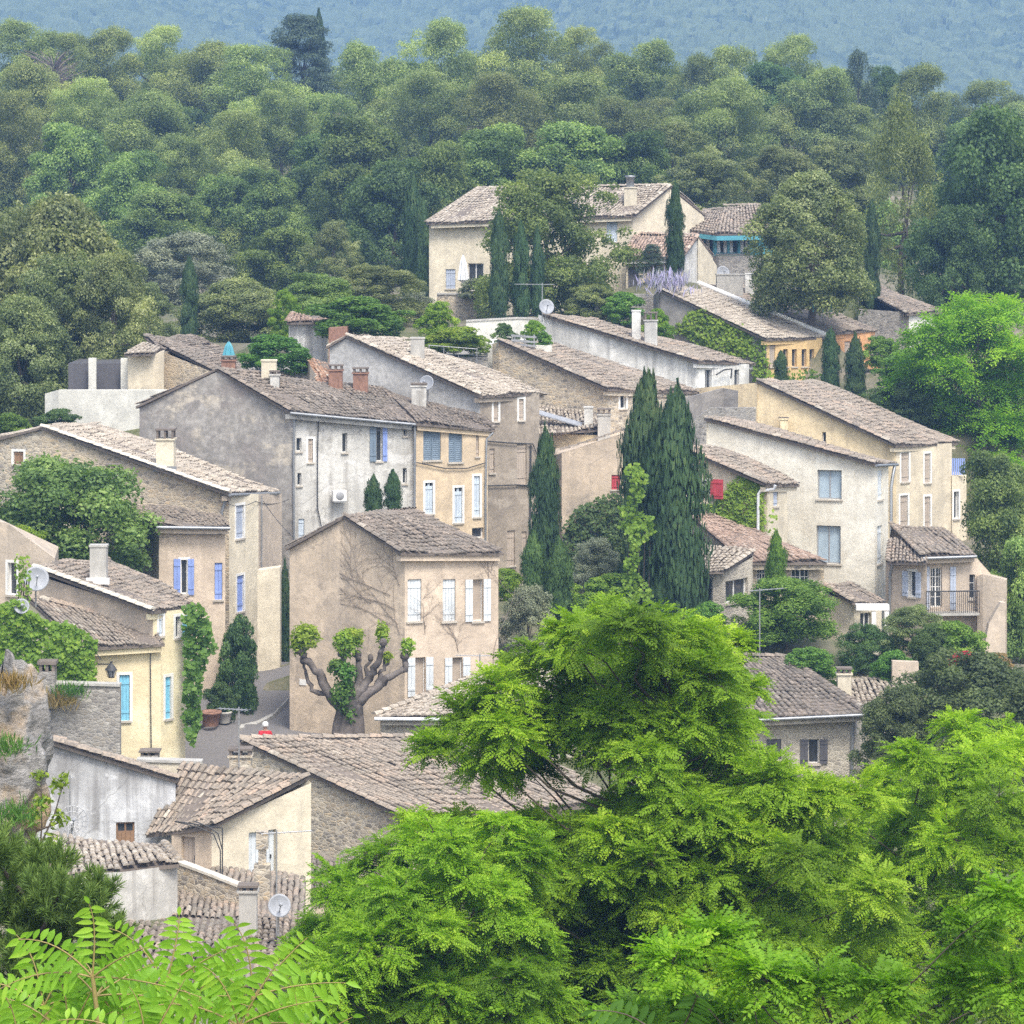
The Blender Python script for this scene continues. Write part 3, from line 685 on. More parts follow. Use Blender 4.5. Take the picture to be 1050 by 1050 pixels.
# --- red shutter ivy house
h = House('house', 'cream house with crimson shutter and vivid green ivy sheet below mossy roof', [(690, 460, 133.5), (787, 496, 131.6), (807, 497, 133)], (620, 130), 'cream', 
          roofs=[[(786, 497, 131.2), (820, 497, 133.6), (740, 459, 135.7), (690, 456, 133.3)]], mode='shed', tile='tile_old', tseed=19, mats=['cream', 'cream2'])
h.window(720.5, 493, 729.5, 508, 'grid', border='surround', seg=0); h.window(793, 499, 798, 519, closed='b_grey', seg=1)
h.finish(); HS['ivy_red'] = h
o, u, n, L = h.frame(0); seg, t0, t1, z0, z1 = h.rect(731, 491, 744, 511, 0)
h.shutter(o + u * (t0 * L) + Vector((0, 0, z0)) + n * .25, u, n, (t1 - t0) * L, z1 - z0, 'b_red', h.root)
h.pipe([(797, 497), (796, 501), (782, 503), (780, 506), (779.5, 545)], 'whitepipe', .07, .25, seg=0)
# --- central stone house
h = House('house', 'wide stone house with reddish brown roof falling from the clipped shrubs', [(505, 352, 151), (512, 350, 150.8), (624, 398, 149), (715, 402, 151.6)], (500, 146), 'stoneplaster',
          roofs=[[(623, 399, 148.6), (717, 402, 151.6), (569, 353, 157), (510, 349, 150.7)]], mode='shed', tile='tile_old', tseed=20, mats=['stone', 'stoneplaster', 'stone'])
h.window(636, 405, 642, 419, 'one', border='surround', seg=2)
h.finish(); HS['stone_center'] = h
# --- long white house
h = House('house', 'long white streaky house with thin sloping tile edge and iron bracket lamp', [(552, 322, 160.2), (558, 325, 160), (717, 370, 158), (768, 373, 160.5)], (440, 155), 'white',
          roofs=[[(716, 371, 157.6), (775, 373, 161), (606, 327, 165), (556, 323, 159.9)]], mode='shed', tile='tile_old', tseed=21)
h.window(723, 379, 730, 407, 'double', seg=2, frame='framegrey'); h.window(753, 379, 758, 397, 'one', seg=2, frame='framegrey')
h.finish(); HS['white_long'] = h
h.chimney(648, 318, 657, 350, 159.8, 'white', 'plain', drop=1); h.chimney(661, 320, 674, 353, 159.4, 'white', 'slab', drop=1)
h.pipe([(730, 384), (738, 379), (746, 378), (745, 388)], 'iron', .04, .3, seg=2, name='lamp_bracket')
# --- ivy gable with yellow orange facade
h = House('house', 'yellow ochre house with row of small openings and ivy over its grey gable', [(670, 303, 168.5), (677, 299, 168), (786, 347, 166), (843, 346, 168.6)], (440, 162), 'greygable',
          roofs=[[(785, 348, 165.6), (846, 346, 168.8), (716, 293, 175), (674, 296, 167.9)]], mode='shed', tile='tile_light', tseed=22, mats=['greygable', 'greygable', 'ochreor'])
h.window(789, 352, 795, 376, 'one', seg=2, closed='b_tan')
for x in (803, 812, 822, 830): h.window(x, 358, x + 5, 376, 'one', seg=2, frame='b_tan')
h.finish(); HS['ivy_gable'] = h
b = MB(); q = h.roofs[0]; b.tube([q[1] + Vector((0, 0, .15)), q[2] + Vector((0, 0, .15))], .16, 6); tag(b.build('verge_flashing', M['frame'], h.root), 'white flashing along roof edge')
# --- orange house behind it
h = House('house', 'orange rendered house with two narrow windows behind the cypress pair', [(716, 296, 175.5), (844, 342, 171), (893, 338, 174)], (440, 166), 'greygable',
          roofs=[[(843, 343, 170.6), (900, 338, 174.4), (768, 290, 182), (714, 294, 175.6)]], mode='shed', tile='tile_old', tseed=23, mats=['greygable', 'orange'])
h.window(866, 350, 872, 369, 'one', seg=1, closed='b_tan'); h.window(852, 350, 857, 364, 'one', seg=1); h.window(879, 352, 884, 368, 'one', seg=1)
h.finish(); HS['orange'] = h
h.chimney(735, 281, 762, 303, 175.8, 'concrete', 'plain', drop=1.2, depth=.8); h.chimney(764, 280, 773, 302, 177, 'white', 'plain', drop=1.2)
h2 = House('outbuilding', 'dusky red annex below orange facade with stone ledge behind cypress', [(884, 372, 171.5), (897, 372, 171.5), (910, 388, 172)], (430, 168), 'orange', cat='annex', foot=[(910, 380, 176), (884, 366, 176)], cornice=False)
h2.finish()
# --- yellow long house
h = House('house', 'ochre yellow house with long stained gable and three storeys of narrow windows', [(700, 399, 152.6), (777, 392, 150), (919, 456, 148), (976, 454, 150.5)], (575, 145), 'ochre',
          roofs=[[(918, 457, 147.6), (983, 454, 151), (842, 392, 157), (775, 390, 149.9)]], mode='shed', tile='tile_old', tseed=24, mats=['greystone', 'ochre', 'cream'])
h.window(843, 443, 847, 454, 'one', seg=1, sill=False)
for (a, b_, c, d) in ((924, 464, 932, 494), (948, 465, 954, 495), (923, 508, 931, 539), (948, 509, 954, 540)): h.window(a, b_, c, d, 'double', seg=2, border='surround', closed='b_tan')
h.finish(); HS['ochre_long'] = h
h.chimney(800, 428, 808, 436, 149, 'ochre', 'slab', drop=.4)
w = House('outbuilding', 'cream terrace annex with blue railing screen at the end of ochre house', [(976, 487, 150.4), (991, 489, 151)], (575, 145), 'cream', cat='annex', foot=[(991, 484, 156), (976, 482, 156)], cornice=False)
w.window(978, 504, 983, 532, 'one', border='surround'); w.finish()
b = MB(); a_ = P(976, 487, 150.6); 
for k in range(7): b.box(a_ + Vector((k * .095, 0, 0)), (.07, 0, 0), (0, .03, 0), (0, 0, .8))
b.build('railing', M['b_blue'], w.root)
# --- modern ivory house
h = House('house', 'tall plain ivory house with two large blinded windows one above other', [(725, 431, 136.4), (897, 475, 134), (911, 476, 135.6)], (660, 131), 'modern',
          roofs=[[(897, 476, 133.7), (919, 475, 136.4), (745, 428, 140), (722, 429, 136.3)]], mode='shed', tile='tile_old', tseed=25, cornice=False)
h.window(838, 482, 863, 512, 'double', pane='glassblue', seg=0, frame='framegrey'); h.window(837, 539, 862, 578, 'double', pane='glassblue', seg=0, frame='framegrey')
h.window(900, 482, 905, 512, 'one', seg=1, closed='b_white'); h.window(899.5, 539, 904.5, 578, 'one', seg=1, closed='b_white')
h.finish(); HS['ivory'] = h; h.gutter(0)
h.pipe([(915, 477), (913, 486), (911, 500), (911, 600), (910, 640)], 'zinc', .07, .12, seg=1)
# --- garden house
h = House('house', 'garden house with smooth pinkish roof and white lattice windows under shaggy pergola', [(770, 575, 127.2), (845, 577, 127.2)], (690, 123), 'stone',
          roofs=[[(765, 577, 126.8), (848, 577, 126.8), (728, 521, 135), (690, 514, 133)]], mode='shed', tile='tile_pink', tseed=26, mats=['stoneplaster'])
h.window(776, 577.5, 787, 600, 'grid'); h.window(811, 577.5, 830, 607, 'grid')
h.finish(); HS['garden'] = h
w = House('house', 'glazed garden room with curly tile roof beneath the paired tall cypresses', [(700, 588, 125), (741, 588, 124.8), (771, 571, 126.6)], (690, 123), 'cutstone',
          roofs=[[(690, 587, 124.4), (742, 586, 124.4), (773, 566, 127), (705, 558, 128.6)]], mode='shed', tile='tile_light', verge=('r',), tseed=27, cornice=False)
w.window(706, 592, 731, 628, 'double', seg=0, depth=.2); w.window(744, 594, 767, 617, 'double', seg=1); w.finish()
# --- porch between
h = House('outbuilding', 'little porch with sloping tile roof and white posts against the ivory house', [(846, 608, 128.6), (876, 617, 127.6), (904, 617, 128)], (700, 125), 'cream2', cat='porch',
          roofs=[[(874, 618, 127.2), (907, 617, 128), (872, 598, 131), (842, 599, 128.6)]], mode='gable', tile='tile_old', tseed=28, cornice=False)
h.window(882, 628, 893, 655, 'double', seg=1); h.finish()
b = MB(); b.box(P(878, 626, 126.6), P(912, 626, 126.8) - P(878, 626, 126.6), (0, .5, 0), (0, 0, .22)); b.build('beam', M['frame'], h.root)
for x in (896, 909):
    b = MB(); b.cbox(P(x, 665, 126.8), .18, .18, P(x, 627, 126.8).z - P(x, 665, 126.8).z); b.build('post', M['frame'], h.root)
# --- balcony house
h = House('house', 'grey beige house with white french door, iron balcony and mossy roof', [(908, 576, 131.2), (950, 574, 129.4), (1002, 572, 129.6), (1016, 588, 130)], (700, 126), 'beige2',
          roofs=[[(946, 571, 128.9), (1001, 569, 129.2), (968, 543, 134), (913, 538, 134)]], mode='shed', tile='tile_old', tseed=29)
h.window(933, 585, 939, 612, 'double', seg=0, border='surround', shut='b_grey'); h.window(954, 582, 966, 623, 'grid', seg=1, sill=False)
h.window(994, 589, 1000, 614, 'cross', seg=1)
h.finish(); HS['balcony'] = h; h.gutter(0)
o, u, n, L = h.frame(1)
for (a, c) in ((947, 953), (974, 980)):
    seg, t0, t1, z0, z1 = h.rect(a, 581, c, 625, 1); h.shutter(o + u * (t0 * L) + Vector((0, 0, z0)) + n * .03, u, n, (t1 - t0) * L, z1 - z0, 'b_grey', h.root)
seg, t0, t1, z0, z1 = h.rect(946, 604, 1000, 629, 1); z = Vector((0, 0, 1)); b = MB(); A = o + u * t0 * L + z * z0; W = (t1 - t0) * L
b.box(A + n * -.02, u * W, n * .75, z * .1, 1)
for k in range(28): b.tube([A + u * (W * k / 27) + n * .7 + z * .1, A + u * (W * k / 27) + n * .7 + z * (z1 - z0)], .016, 4)
b.tube([A + n * .7 + z * (z1 - z0), A + u * W + n * .7 + z * (z1 - z0)], .03, 5); b.build('balcony', [M['iron'], M['concrete']], h.root)
w = House('outbuilding', 'small side wing with own dark tiled cap beside iron balcony', [(912, 580, 130), (950, 578, 128.7)], (700, 126), 'beige2', cat='annex',
          roofs=[[(910, 577, 129.5), (951, 577, 128.2), (952, 556, 131), (913, 555, 132.6)]], mode='shed', tile='tile_old', tseed=30, cornice=False); w.root['label'] = 'small tiled wing beside iron balcony and ivory wall'
w.window(932, 586, 939, 612, 'double', border='surround', shut='b_grey'); w.finish(); w.pipe([(917, 578), (914, 588), (913.5, 640)], 'zinc', .06)
w = House('outbuilding', 'square rendered terrace block with plain parapet next to balcony', [(1002, 590, 129.2), (1008, 588, 129), (1032, 594, 128.6)], (700, 126), 'beige2', cat='terrace', foot=[(1034, 590, 134), (1002, 586, 134)], cornice=False); w.finish()
# --- stone house behind the bright tree
h = House('house', 'pale squared stone house with charcoal shutters and brown hipped roof among treetops', [(690, 741, 112), (700, 741, 112), (877, 733, 112.2), (888, 731, 114)], (860, 110), 'cutstone',
          roofs=[[(680, 741, 111.4), (889, 731, 111.6), (806, 675, 118), (670, 670, 118.5)]], mode='eave', tile='tile_dark', verge=('l', 't', 'r'), tseed=31)
h.window(786, 758, 801, 779, closed='b_dark', seg=1); h.window(829, 758, 840, 783, 'double', shut='b_dark', seg=1)
h.finish(); HS['squared'] = h; h.gutter(0); h.pipe([(874, 735), (873, 800)], 'zinc', .06, seg=1)
h.chimney(741, 648, 757, 668, 118.5, 'concrete', 'slab', drop=2.5)
h.chimney(859, 685, 873, 711, 115.6, 'cream2', 'slab', drop=1.5)
b = MB(); c = P(698, 672, 118.4); b.lathe(c, [(.35, -.3), (.35, .1), (.16, .12), (.14, .35), (.24, .4), (.22, .75), (.0, .9)], 10); b.build('flue_cowl', M['zinc'], h.roof)
h = House('outbuilding', 'annex with cream dappled tile roof beside a tall pale chimney', [(850, 726, 116), (925, 724, 116)], (800, 112), 'cutstone', cat='annex',
          roofs=[[(850, 727, 115.6), (938, 722, 115.8), (916, 698, 119), (850, 700, 119)]], mode='eave', tile='tile_light', tseed=32, cornice=False); h.finish()
# --- top villa
h = House('house', 'large cream villa on hilltop with pinkish roof partly hidden by a bushy pine', [(440, 229, 182), (649, 222, 181), (686, 194, 183), (704, 222, 185)], (330, 178), 'cream2',
          roofs=[[(437, 229, 181.4), (651, 221, 180.6), (688, 191, 183), (490, 194, 188)]], mode='eave', tile='tile_light', verge=('l', 't', 'r'), tseed=33)
h.window(622, 226, 633, 248, closed='b_pale', louvre=True, seg=0); h.window(457, 276, 467, 296, closed='b_grey', seg=0); h.window(480, 270, 496, 298, 'double', seg=0)
h.finish(); HS['villa'] = h
h.chimney(640, 180, 653, 214, 181.6, 'cream2', 'pipe', drop=1)

w = House('house', 'low villa wing with white gable end and dark porch behind the lavender', [(642, 264, 178), (700, 263, 178), (714, 245, 179.4), (735, 272, 181)], (325, 176), 'cream2',
          roofs=[[(640, 265, 177.6), (700, 264, 177.4), (716, 242, 179.4), (652, 241, 181.5)]], mode='eave', tile='tile_pink', verge=('l', 't', 'r'), tseed=34, mats=['cream', 'white', 'white'])
w.door(644, 274, 655, 298, 'b_dark', seg=0); w.finish()  # porch opening: its shade is painted dark on a plank door
# --- turquoise veranda
h = House('veranda', 'turquoise timber veranda with curtains and curved tile roof on a stone base', [(718, 238, 186), (733, 240, 184), (778, 240, 184), (795, 238, 186)], (262, 184), 'teal', cat='veranda',
          roofs=[[(704, 236, 184.6), (735, 240, 182.8), (742, 215, 187), (722, 217, 188)], [(735, 240, 182.8), (792, 239, 182.8), (780, 211, 187), (742, 212, 187)]], mode='shed', tile='tile_old', verge=('t',), tseed=35, drop=.0, cornice=False)
h.window(722, 243, 731, 260, 'one', seg=0, frame='teal')
for (a, c) in ((735, 746), (748, 757), (759, 768)): h.window(a, 243, c, 260, 'one', seg=1, frame='teal')
h.finish()
for (a, c, sg) in ((722, 727, 0), (735, 739, 1), (742, 746, 1), (748, 752, 1), (759, 763, 1), (764, 768, 1)):
    seg, t0, t1, z0, z1 = h.rect(a, 243.5, c, 259, sg); o, u, n, L = h.frame(sg); b = MB(); W = (t1 - t0) * L; O = o + u * t0 * L + Vector((0, 0, z0)) - n * .09
    for k in range(6): b.quad(O + u * (W * k / 6) + n * (.03 * (k % 2)), O + u * (W * (k + 1) / 6) + n * (.03 * ((k + 1) % 2)), O + u * (W * (k + 1) / 6 * .75) + n * (.03 * ((k + 1) % 2)) + Vector((0, 0, z1 - z0)), O + u * (W * k / 6 * .75) + n * (.03 * (k % 2)) + Vector((0, 0, z1 - z0)))
    b.build('curtain', M['curtain'], h.root)
for q in h.roofs:
    b = MB(); b.box(q[0] - Vector((0, 0, .38)) , q[1] - q[0], (q[3] - q[0]) * .06, (0, 0, .26)); b.build('fascia', M['teal'], h.root)
w = House('stone_base', 'rubble stone base carrying the turquoise veranda behind the round holm oak', [(712, 266, 185), (737, 262, 183.4), (795, 262, 183.4)], (320, 180), 'greystone', cat='stone base', foot=[(795, 262, 190), (712, 262, 190)], cornice=False); w.finish()
# --- far right house
h = House('house', 'grey stone house with pale lower wall at the wood edge behind acacia', [(880, 316, 176), (932, 320, 175), (958, 322, 176.5)], (400, 170), 'greystone',
          roofs=[[(930, 322, 174.6), (967, 320, 176.8), (903, 293, 183), (880, 296, 180)]], mode='shed', tile='tile_old', tseed=36, mats=['greystone', 'whitewall'], cornice=False); h.finish()
# --- upper left group
h = House('house', 'low house with brown roof and ochre rubble side above pale terrace wall', [(166, 360, 147), (240, 390, 145), (262, 392, 148)], (440, 142), 'stoneplaster',
          roofs=[[(240, 391, 144.6), (300, 392, 149), (200, 346, 155), (148, 345, 149)]], mode='gable', tile='tile_dark', tseed=37, cornice=False); h.finish()
h = House('outbuilding', 'cream box shaped shed beside dark carport openings under holm oak', [(131, 364, 145.5), (155, 364, 145), (168, 360, 145.6)], (420, 142), 'cream', cat='shed', foot=[(170, 356, 150), (131, 358, 150)], cornice=False); h.finish()
b = MB(); q = [P(127, 364, 144.8), P(158, 363, 144.6), P(165, 355, 147), P(146, 352, 147)]; slab(b, q, .08, 1); tile_plane(b, q, seed=91); b.build('roof', [M['tile_light'], M['slab']], h.root)
h = House('carport', 'dark open carport with pale posts under the spreading holm oak', [(70, 372, 147), (131, 372, 147)], (420, 144), 'b_dark', cat='carport', mats=['b_dark'], cornice=False); h.finish()  # closed box, the shade of the open carport painted dark
for x in (95, 128):
    b = MB(); b.cbox(P(x, 402, 146.5), .35, .3, 1.6); b.build('post', M['whitewall'], h.root)
h = House('house', 'tiny white building with thin roof half hidden by yellow green bamboo', [(296, 333, 152), (336, 328, 152)], (380, 150), 'white',
          roofs=[[(294, 331, 151.6), (339, 330, 151.6), (332, 324, 154), (300, 322, 154)]], mode='shed', tile='tile_pink', tseed=38, cornice=False); h.finish()
h = House('house', 'house with orange terracotta roof squeezed behind two brick chimneys', [(318, 374, 143), (332, 398, 142), (440, 419, 142)], (460, 138), 'beige2',
          roofs=[[(330, 399, 141), (440, 420, 141.6), (428, 400, 146), (311, 364, 147)]], mode='shed', tile='tile_red', tseed=39, cornice=False); h.finish()
h = House('outbuilding', 'rusty brick outhouse wall beside the pebble gable', [(337, 336, 147), (356, 335, 147)], (370, 146), 'brick', cat='outhouse', mats=['brick'], cornice=False); h.finish()
# ================================================================ ENVIRONMENT, CAMERA
def make_camera():
    cam = bpy.data.cameras.new('camera'); o = bpy.data.objects.new('camera', cam); COL.objects.link(o)
    o.location = (0, 0, CZ); o.rotation_euler = (math.pi / 2, 0, 0)
    cam.sensor_width = 36; cam.lens = 36 * F / 1050; cam.shift_y = -(525 - HY) / 1050; cam.clip_start = 0.5; cam.clip_end = 12000
    S.camera = o
def make_light():
    w = bpy.data.worlds.new('World'); S.world = w; w.use_nodes = True; t = w.node_tree
    bg = t.nodes['Background']; sky = t.nodes.new('ShaderNodeTexSky'); sky.sky_type = 'NISHITA'; sky.sun_disc = False
    el, az = math.radians(57), math.radians(SUN_AZ)
    sky.sun_elevation = el; sky.sun_rotation = az; sky.air_density = 1.0; sky.dust_density = 3.0; sky.ozone_density = 1.0
    hs = t.nodes.new('ShaderNodeHueSaturation'); hs.inputs['Saturation'].default_value = 0.5; t.links.new(sky.outputs[0], hs.inputs['Color']); t.links.new(hs.outputs[0], bg.inputs[0]); bg.inputs[1].default_value = SKY
    l = bpy.data.lights.new('sun', 'SUN'); l.energy = SUN; l.angle = math.radians(16); l.color = (1.0, 0.95, 0.86)
    o = bpy.data.objects.new('sun', l); COL.objects.link(o)
    d = Vector((math.sin(az) * math.cos(el), math.cos(az) * math.cos(el), math.sin(el)))  # towards the sun
    o.rotation_euler = d.to_track_quat('Z', 'Y').to_euler(); o.location = d * 500
SUN_AZ, SUN, SKY = 160.0, 1.75, 0.15
make_camera(); make_light()
S.view_settings.view_transform = 'Standard'; S.view_settings.look = 'None'; S.view_settings.exposure = 1.22; S.view_settings.gamma = 1
S.cycles.use_denoising = False
S.cycles.max_bounces = 7; S.cycles.diffuse_bounces = 4; S.cycles.transmission_bounces = 4; S.cycles.volume_bounces = 1
# ================================================================ VEGETATION
LM = {}
LM['pine'] = leafmat('pine_needles', [(0, (0.100, 0.130, 0.050)), (0.5, (0.215, 0.265, 0.098)), (1, (0.43, 0.48, 0.19))], 0.014, 0.30)
LM['pinedark'] = leafmat('dark_pine_needles', [(0, (0.080, 0.115, 0.040)), (0.5, (0.165, 0.215, 0.070)), (1, (0.33, 0.38, 0.12))], 0.005, 0.05)
LM['broad'] = leafmat('broad_leaves', [(0, (0.080, 0.130, 0.044)), (0.5, (0.185, 0.270, 0.084)), (1, (0.38, 0.47, 0.16))], 0.014, 0.28)
LM['holm'] = leafmat('holm_oak_leaves', [(0, (0.085, 0.112, 0.048)), (0.5, (0.185, 0.225, 0.095)), (1, (0.40, 0.43, 0.22))], 0.015, 0.15)
LM['dark'] = leafmat('dark_oak_leaves', [(0, (0.045, 0.085, 0.033)), (0.5, (0.095, 0.160, 0.058)), (1, (0.19, 0.28, 0.10))], 0.015, 0.15)
LM['cypress'] = leafmat('cypress_sprays', [(0, (0.026, 0.052, 0.024)), (0.5, (0.052, 0.100, 0.040)), (1, (0.12, 0.17, 0.065))], 0.01, 0.15, transl=0.15)
LM['cylight'] = leafmat('young_cypress_sprays', [(0, (0.035, 0.075, 0.026)), (0.5, (0.075, 0.145, 0.045)), (1, (0.15, 0.23, 0.075))], 0.01, 0.1, transl=0.2)
LM['cedar'] = leafmat('blue_green_needles', [(0, (0.040, 0.066, 0.045)), (0.5, (0.070, 0.105, 0.070)), (1, (0.12, 0.16, 0.10))], 0.01, 0.1, transl=0.15)
LM['olive'] = leafmat('silver_leaves', [(0, (0.13, 0.15, 0.10)), (0.5, (0.22, 0.245, 0.17)), (1, (0.36, 0.38, 0.28))], 0.01, 0.12, transl=0.2)
LM['lime'] = leafmat('fresh_yellow_green_leaves', [(0, (0.10, 0.18, 0.025)), (0.5, (0.20, 0.31, 0.040)), (1, (0.36, 0.46, 0.07))], 0.015, 0.12)
LM['green'] = leafmat('garden_leaves', [(0, (0.060, 0.130, 0.025)), (0.5, (0.120, 0.230, 0.045)), (1, (0.22, 0.35, 0.075))], 0.02, 0.15)
LM['acacia'] = leafmat('acacia_leaves', [(0, (0.10, 0.195, 0.013)), (0.5, (0.205, 0.375, 0.022)), (1, (0.40, 0.56, 0.05))], 0.01, 0.1, transl=0.5, noise_amt=0.35, nscale=0.4)
LM['acacia2'] = leafmat('yellowish_acacia_leaves', [(0, (0.11, 0.19, 0.012)), (0.5, (0.24, 0.38, 0.02)), (1, (0.42, 0.55, 0.045))], 0.01, 0.1, transl=0.5, noise_amt=0.3)
LM['ailanthus'] = leafmat('large_young_leaflets', [(0, (0.10, 0.22, 0.018)), (0.5, (0.22, 0.38, 0.035)), (1, (0.42, 0.55, 0.08))], 0.01, 0.08, transl=0.45, rough=0.45, noise_amt=0.2)
LM['dull'] = leafmat('dull_evergreen_leaves', [(0, (0.055, 0.075, 0.034)), (0.5, (0.115, 0.150, 0.065)), (1, (0.22, 0.27, 0.12))], 0.01, 0.1)
LM['fgpine'] = leafmat('long_pine_needles', [(0, (0.055, 0.095, 0.022)), (0.5, (0.125, 0.195, 0.042)), (1, (0.28, 0.35, 0.10))], 0.01, 0.1, transl=0.2)
LM['lavender'] = leafmat('lavender_flowers', [(0, (0.22, 0.24, 0.20)), (0.5, (0.36, 0.33, 0.55)), (1, (0.52, 0.47, 0.72))], 0.01, 0.1, transl=0.2)
LM['dead'] = leafmat('bare_twigs', [(0, (0.14, 0.11, 0.10)), (1, (0.24, 0.20, 0.18))], 0.01, 0.1, transl=0.0)
LM['flower'] = leafmat('crimson_flowers', [(0, (0.30, 0.02, 0.05)), (1, (0.62, 0.06, 0.13))], 0.01, 0.1)
LM['rust'] = leafmat('dry_stems', [(0, (0.18, 0.13, 0.06)), (1, (0.40, 0.30, 0.14))], 0.01, 0.1)
M['bark'] = stucco('grey_brown_bark', (0.12, 0.095, 0.075), (0.07, 0.06, 0.05), 0.6, fine=0.6, rough_scale=12)
M['barkplane'] = stucco('knotty_bark', (0.16, 0.135, 0.12), (0.05, 0.045, 0.04), 0.7, patch=(0.24, 0.21, 0.19), pamt=0.5, fine=0.6, rough_scale=9)

def leaves(mb, p, nrm, size, aspect, g, col, axis=None, mi=0, fold=0.0):
    """diamond leaves at points p facing nrm (arrays)"""
    K = len(p)
    if K == 0: return
    nrm = nrm / (np.linalg.norm(nrm, axis=1, keepdims=True) + 1e-9)
    a = g.normal(size=(K, 3)) if axis is None else axis
    a = a - nrm * np.sum(a * nrm, axis=1, keepdims=True); a /= (np.linalg.norm(a, axis=1, keepdims=True) + 1e-9)
    b = np.cross(nrm, a)
    L = (size * g.uniform(0.7, 1.3, K))[:, None]; W = L * aspect
    V = np.stack([p - a * L * .5, p + b * W * .5 + nrm * L * fold, p + a * L * .5, p - b * W * .5 + nrm * L * fold], axis=1).reshape(-1, 3)
    mb.add(V, np.arange(K * 4).reshape(K, 4), mi, np.clip(col, 0, 1))
def sphere_pts(g, K):
    d = g.normal(size=(K, 3)); return d / np.linalg.norm(d, axis=1, keepdims=True)
def blob(mb, c, r, K, size, g, aspect=0.55, tint=0.0, shell=0.35, up=0.35, rnd=0.7, bottom=0.55, fuzz=0.10):
    d = sphere_pts(g, K)
    low = d[:, 2] < -0.2
    d[low & (g.random(K) < bottom), 2] *= -1
    rr = 1 - shell * g.random(K) ** 1.5
    c = np.asarray(c, float); r = np.asarray(r, float) * np.ones(3)
    p = c + d * r * rr[:, None] * (1 + fuzz * np.abs(g.normal(size=(K, 1))) - fuzz * .5)
    n = d + g.normal(size=(K, 3)) * rnd; n[:, 2] += up
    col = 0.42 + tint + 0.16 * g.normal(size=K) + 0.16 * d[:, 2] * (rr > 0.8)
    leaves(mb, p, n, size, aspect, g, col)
def crown(seed, prof, nb, br, K, size, aspect=0.55, squash=0.8, inner=0.5, tintv=0.13, lob=0.75, fill=None, **kw):
    """prof: [(z, radius)] in the unit box; nb clumps of leaves spread through that shape"""
    g = np.random.default_rng(seed); mb = MB()
    zs, rs = zip(*prof); cs = []
    lobes = []
    for i in range(9):
        z = zs[0] + (zs[-1] - zs[0]) * (i + g.uniform(.2, .9)) / 9; r = np.interp(z, zs, rs); th = i * 2.4 + g.uniform(-.5, .5); q = r * g.uniform(.35, .85)
        lobes.append((q * math.cos(th), q * math.sin(th), z * .92, g.uniform(.16, .33), g.normal(0, .16)))
    for i in range(int(nb * lob)):
        lx, ly, lz, lr, lt = lobes[g.integers(len(lobes))]; d = g.normal(size=3); d /= np.linalg.norm(d); d[2] = abs(d[2]) if g.random() < .75 else d[2]
        b = br * g.uniform(.45, 1.0); k = max(.1, lr - b * .5) * g.uniform(.6, 1.1)
        c = (lx + d[0] * k, ly + d[1] * k, max(b * .5, min(1.02 - b * squash * .7, lz + d[2] * k * .8)))
        blob(mb, c, (b, b, b * squash), int(K * (b / br) ** 2), size, g, aspect, lt + g.normal(0, tintv * .6), **kw); cs.append(c)
    nb = int(nb * (fill if fill is not None else .6 if lob else 1.3))
    lump = [g.uniform(0, 6.28) for _ in range(4)]
    for i in range(nb):
        z = g.uniform(zs[0], zs[-1]); r = np.interp(z, zs, rs)
        th = g.uniform(0, 2 * math.pi)
        rr = r * (inner + (1 - inner) * math.sqrt(g.random())) * (1 + .16 * math.sin(2 * th + lump[0] + z * 5) + .12 * math.sin(3 * th + lump[1]))
        b = br * g.uniform(0.65, 1.25)
        rr = max(0, rr - b * 0.5)
        c = (rr * math.cos(th), rr * math.sin(th), z)
        blob(mb, c, (b, b, b * squash), int(K * (b / br) ** 2), size, g, aspect, g.normal(0, tintv), **kw); cs.append(c)
    return mb, cs
def limbs(cs, seed, top=0.6, r=0.022, n=9):
    g = random.Random(seed); mb = MB()
    w = [(0, 0, -.12), (g.uniform(-.02, .02), g.uniform(-.02, .02), top * .35), (g.uniform(-.04, .04), g.uniform(-.04, .04), top * .7), (g.uniform(-.05, .05), g.uniform(-.05, .05), top)]
    mb.tube(w, [r * 1.4, r * 1.05, r * .8, r * .4], 7)
    for c in g.sample(cs, min(n, len(cs))):
        b = Vector(w[1]).lerp(Vector(w[2]), g.random()); e = Vector(c)
        mb.tube([b, b.lerp(e, .5) + Vector((0, 0, -.02)), e], [r * .5, r * .33, r * .12], 5)
    return mb
PROTO = {}
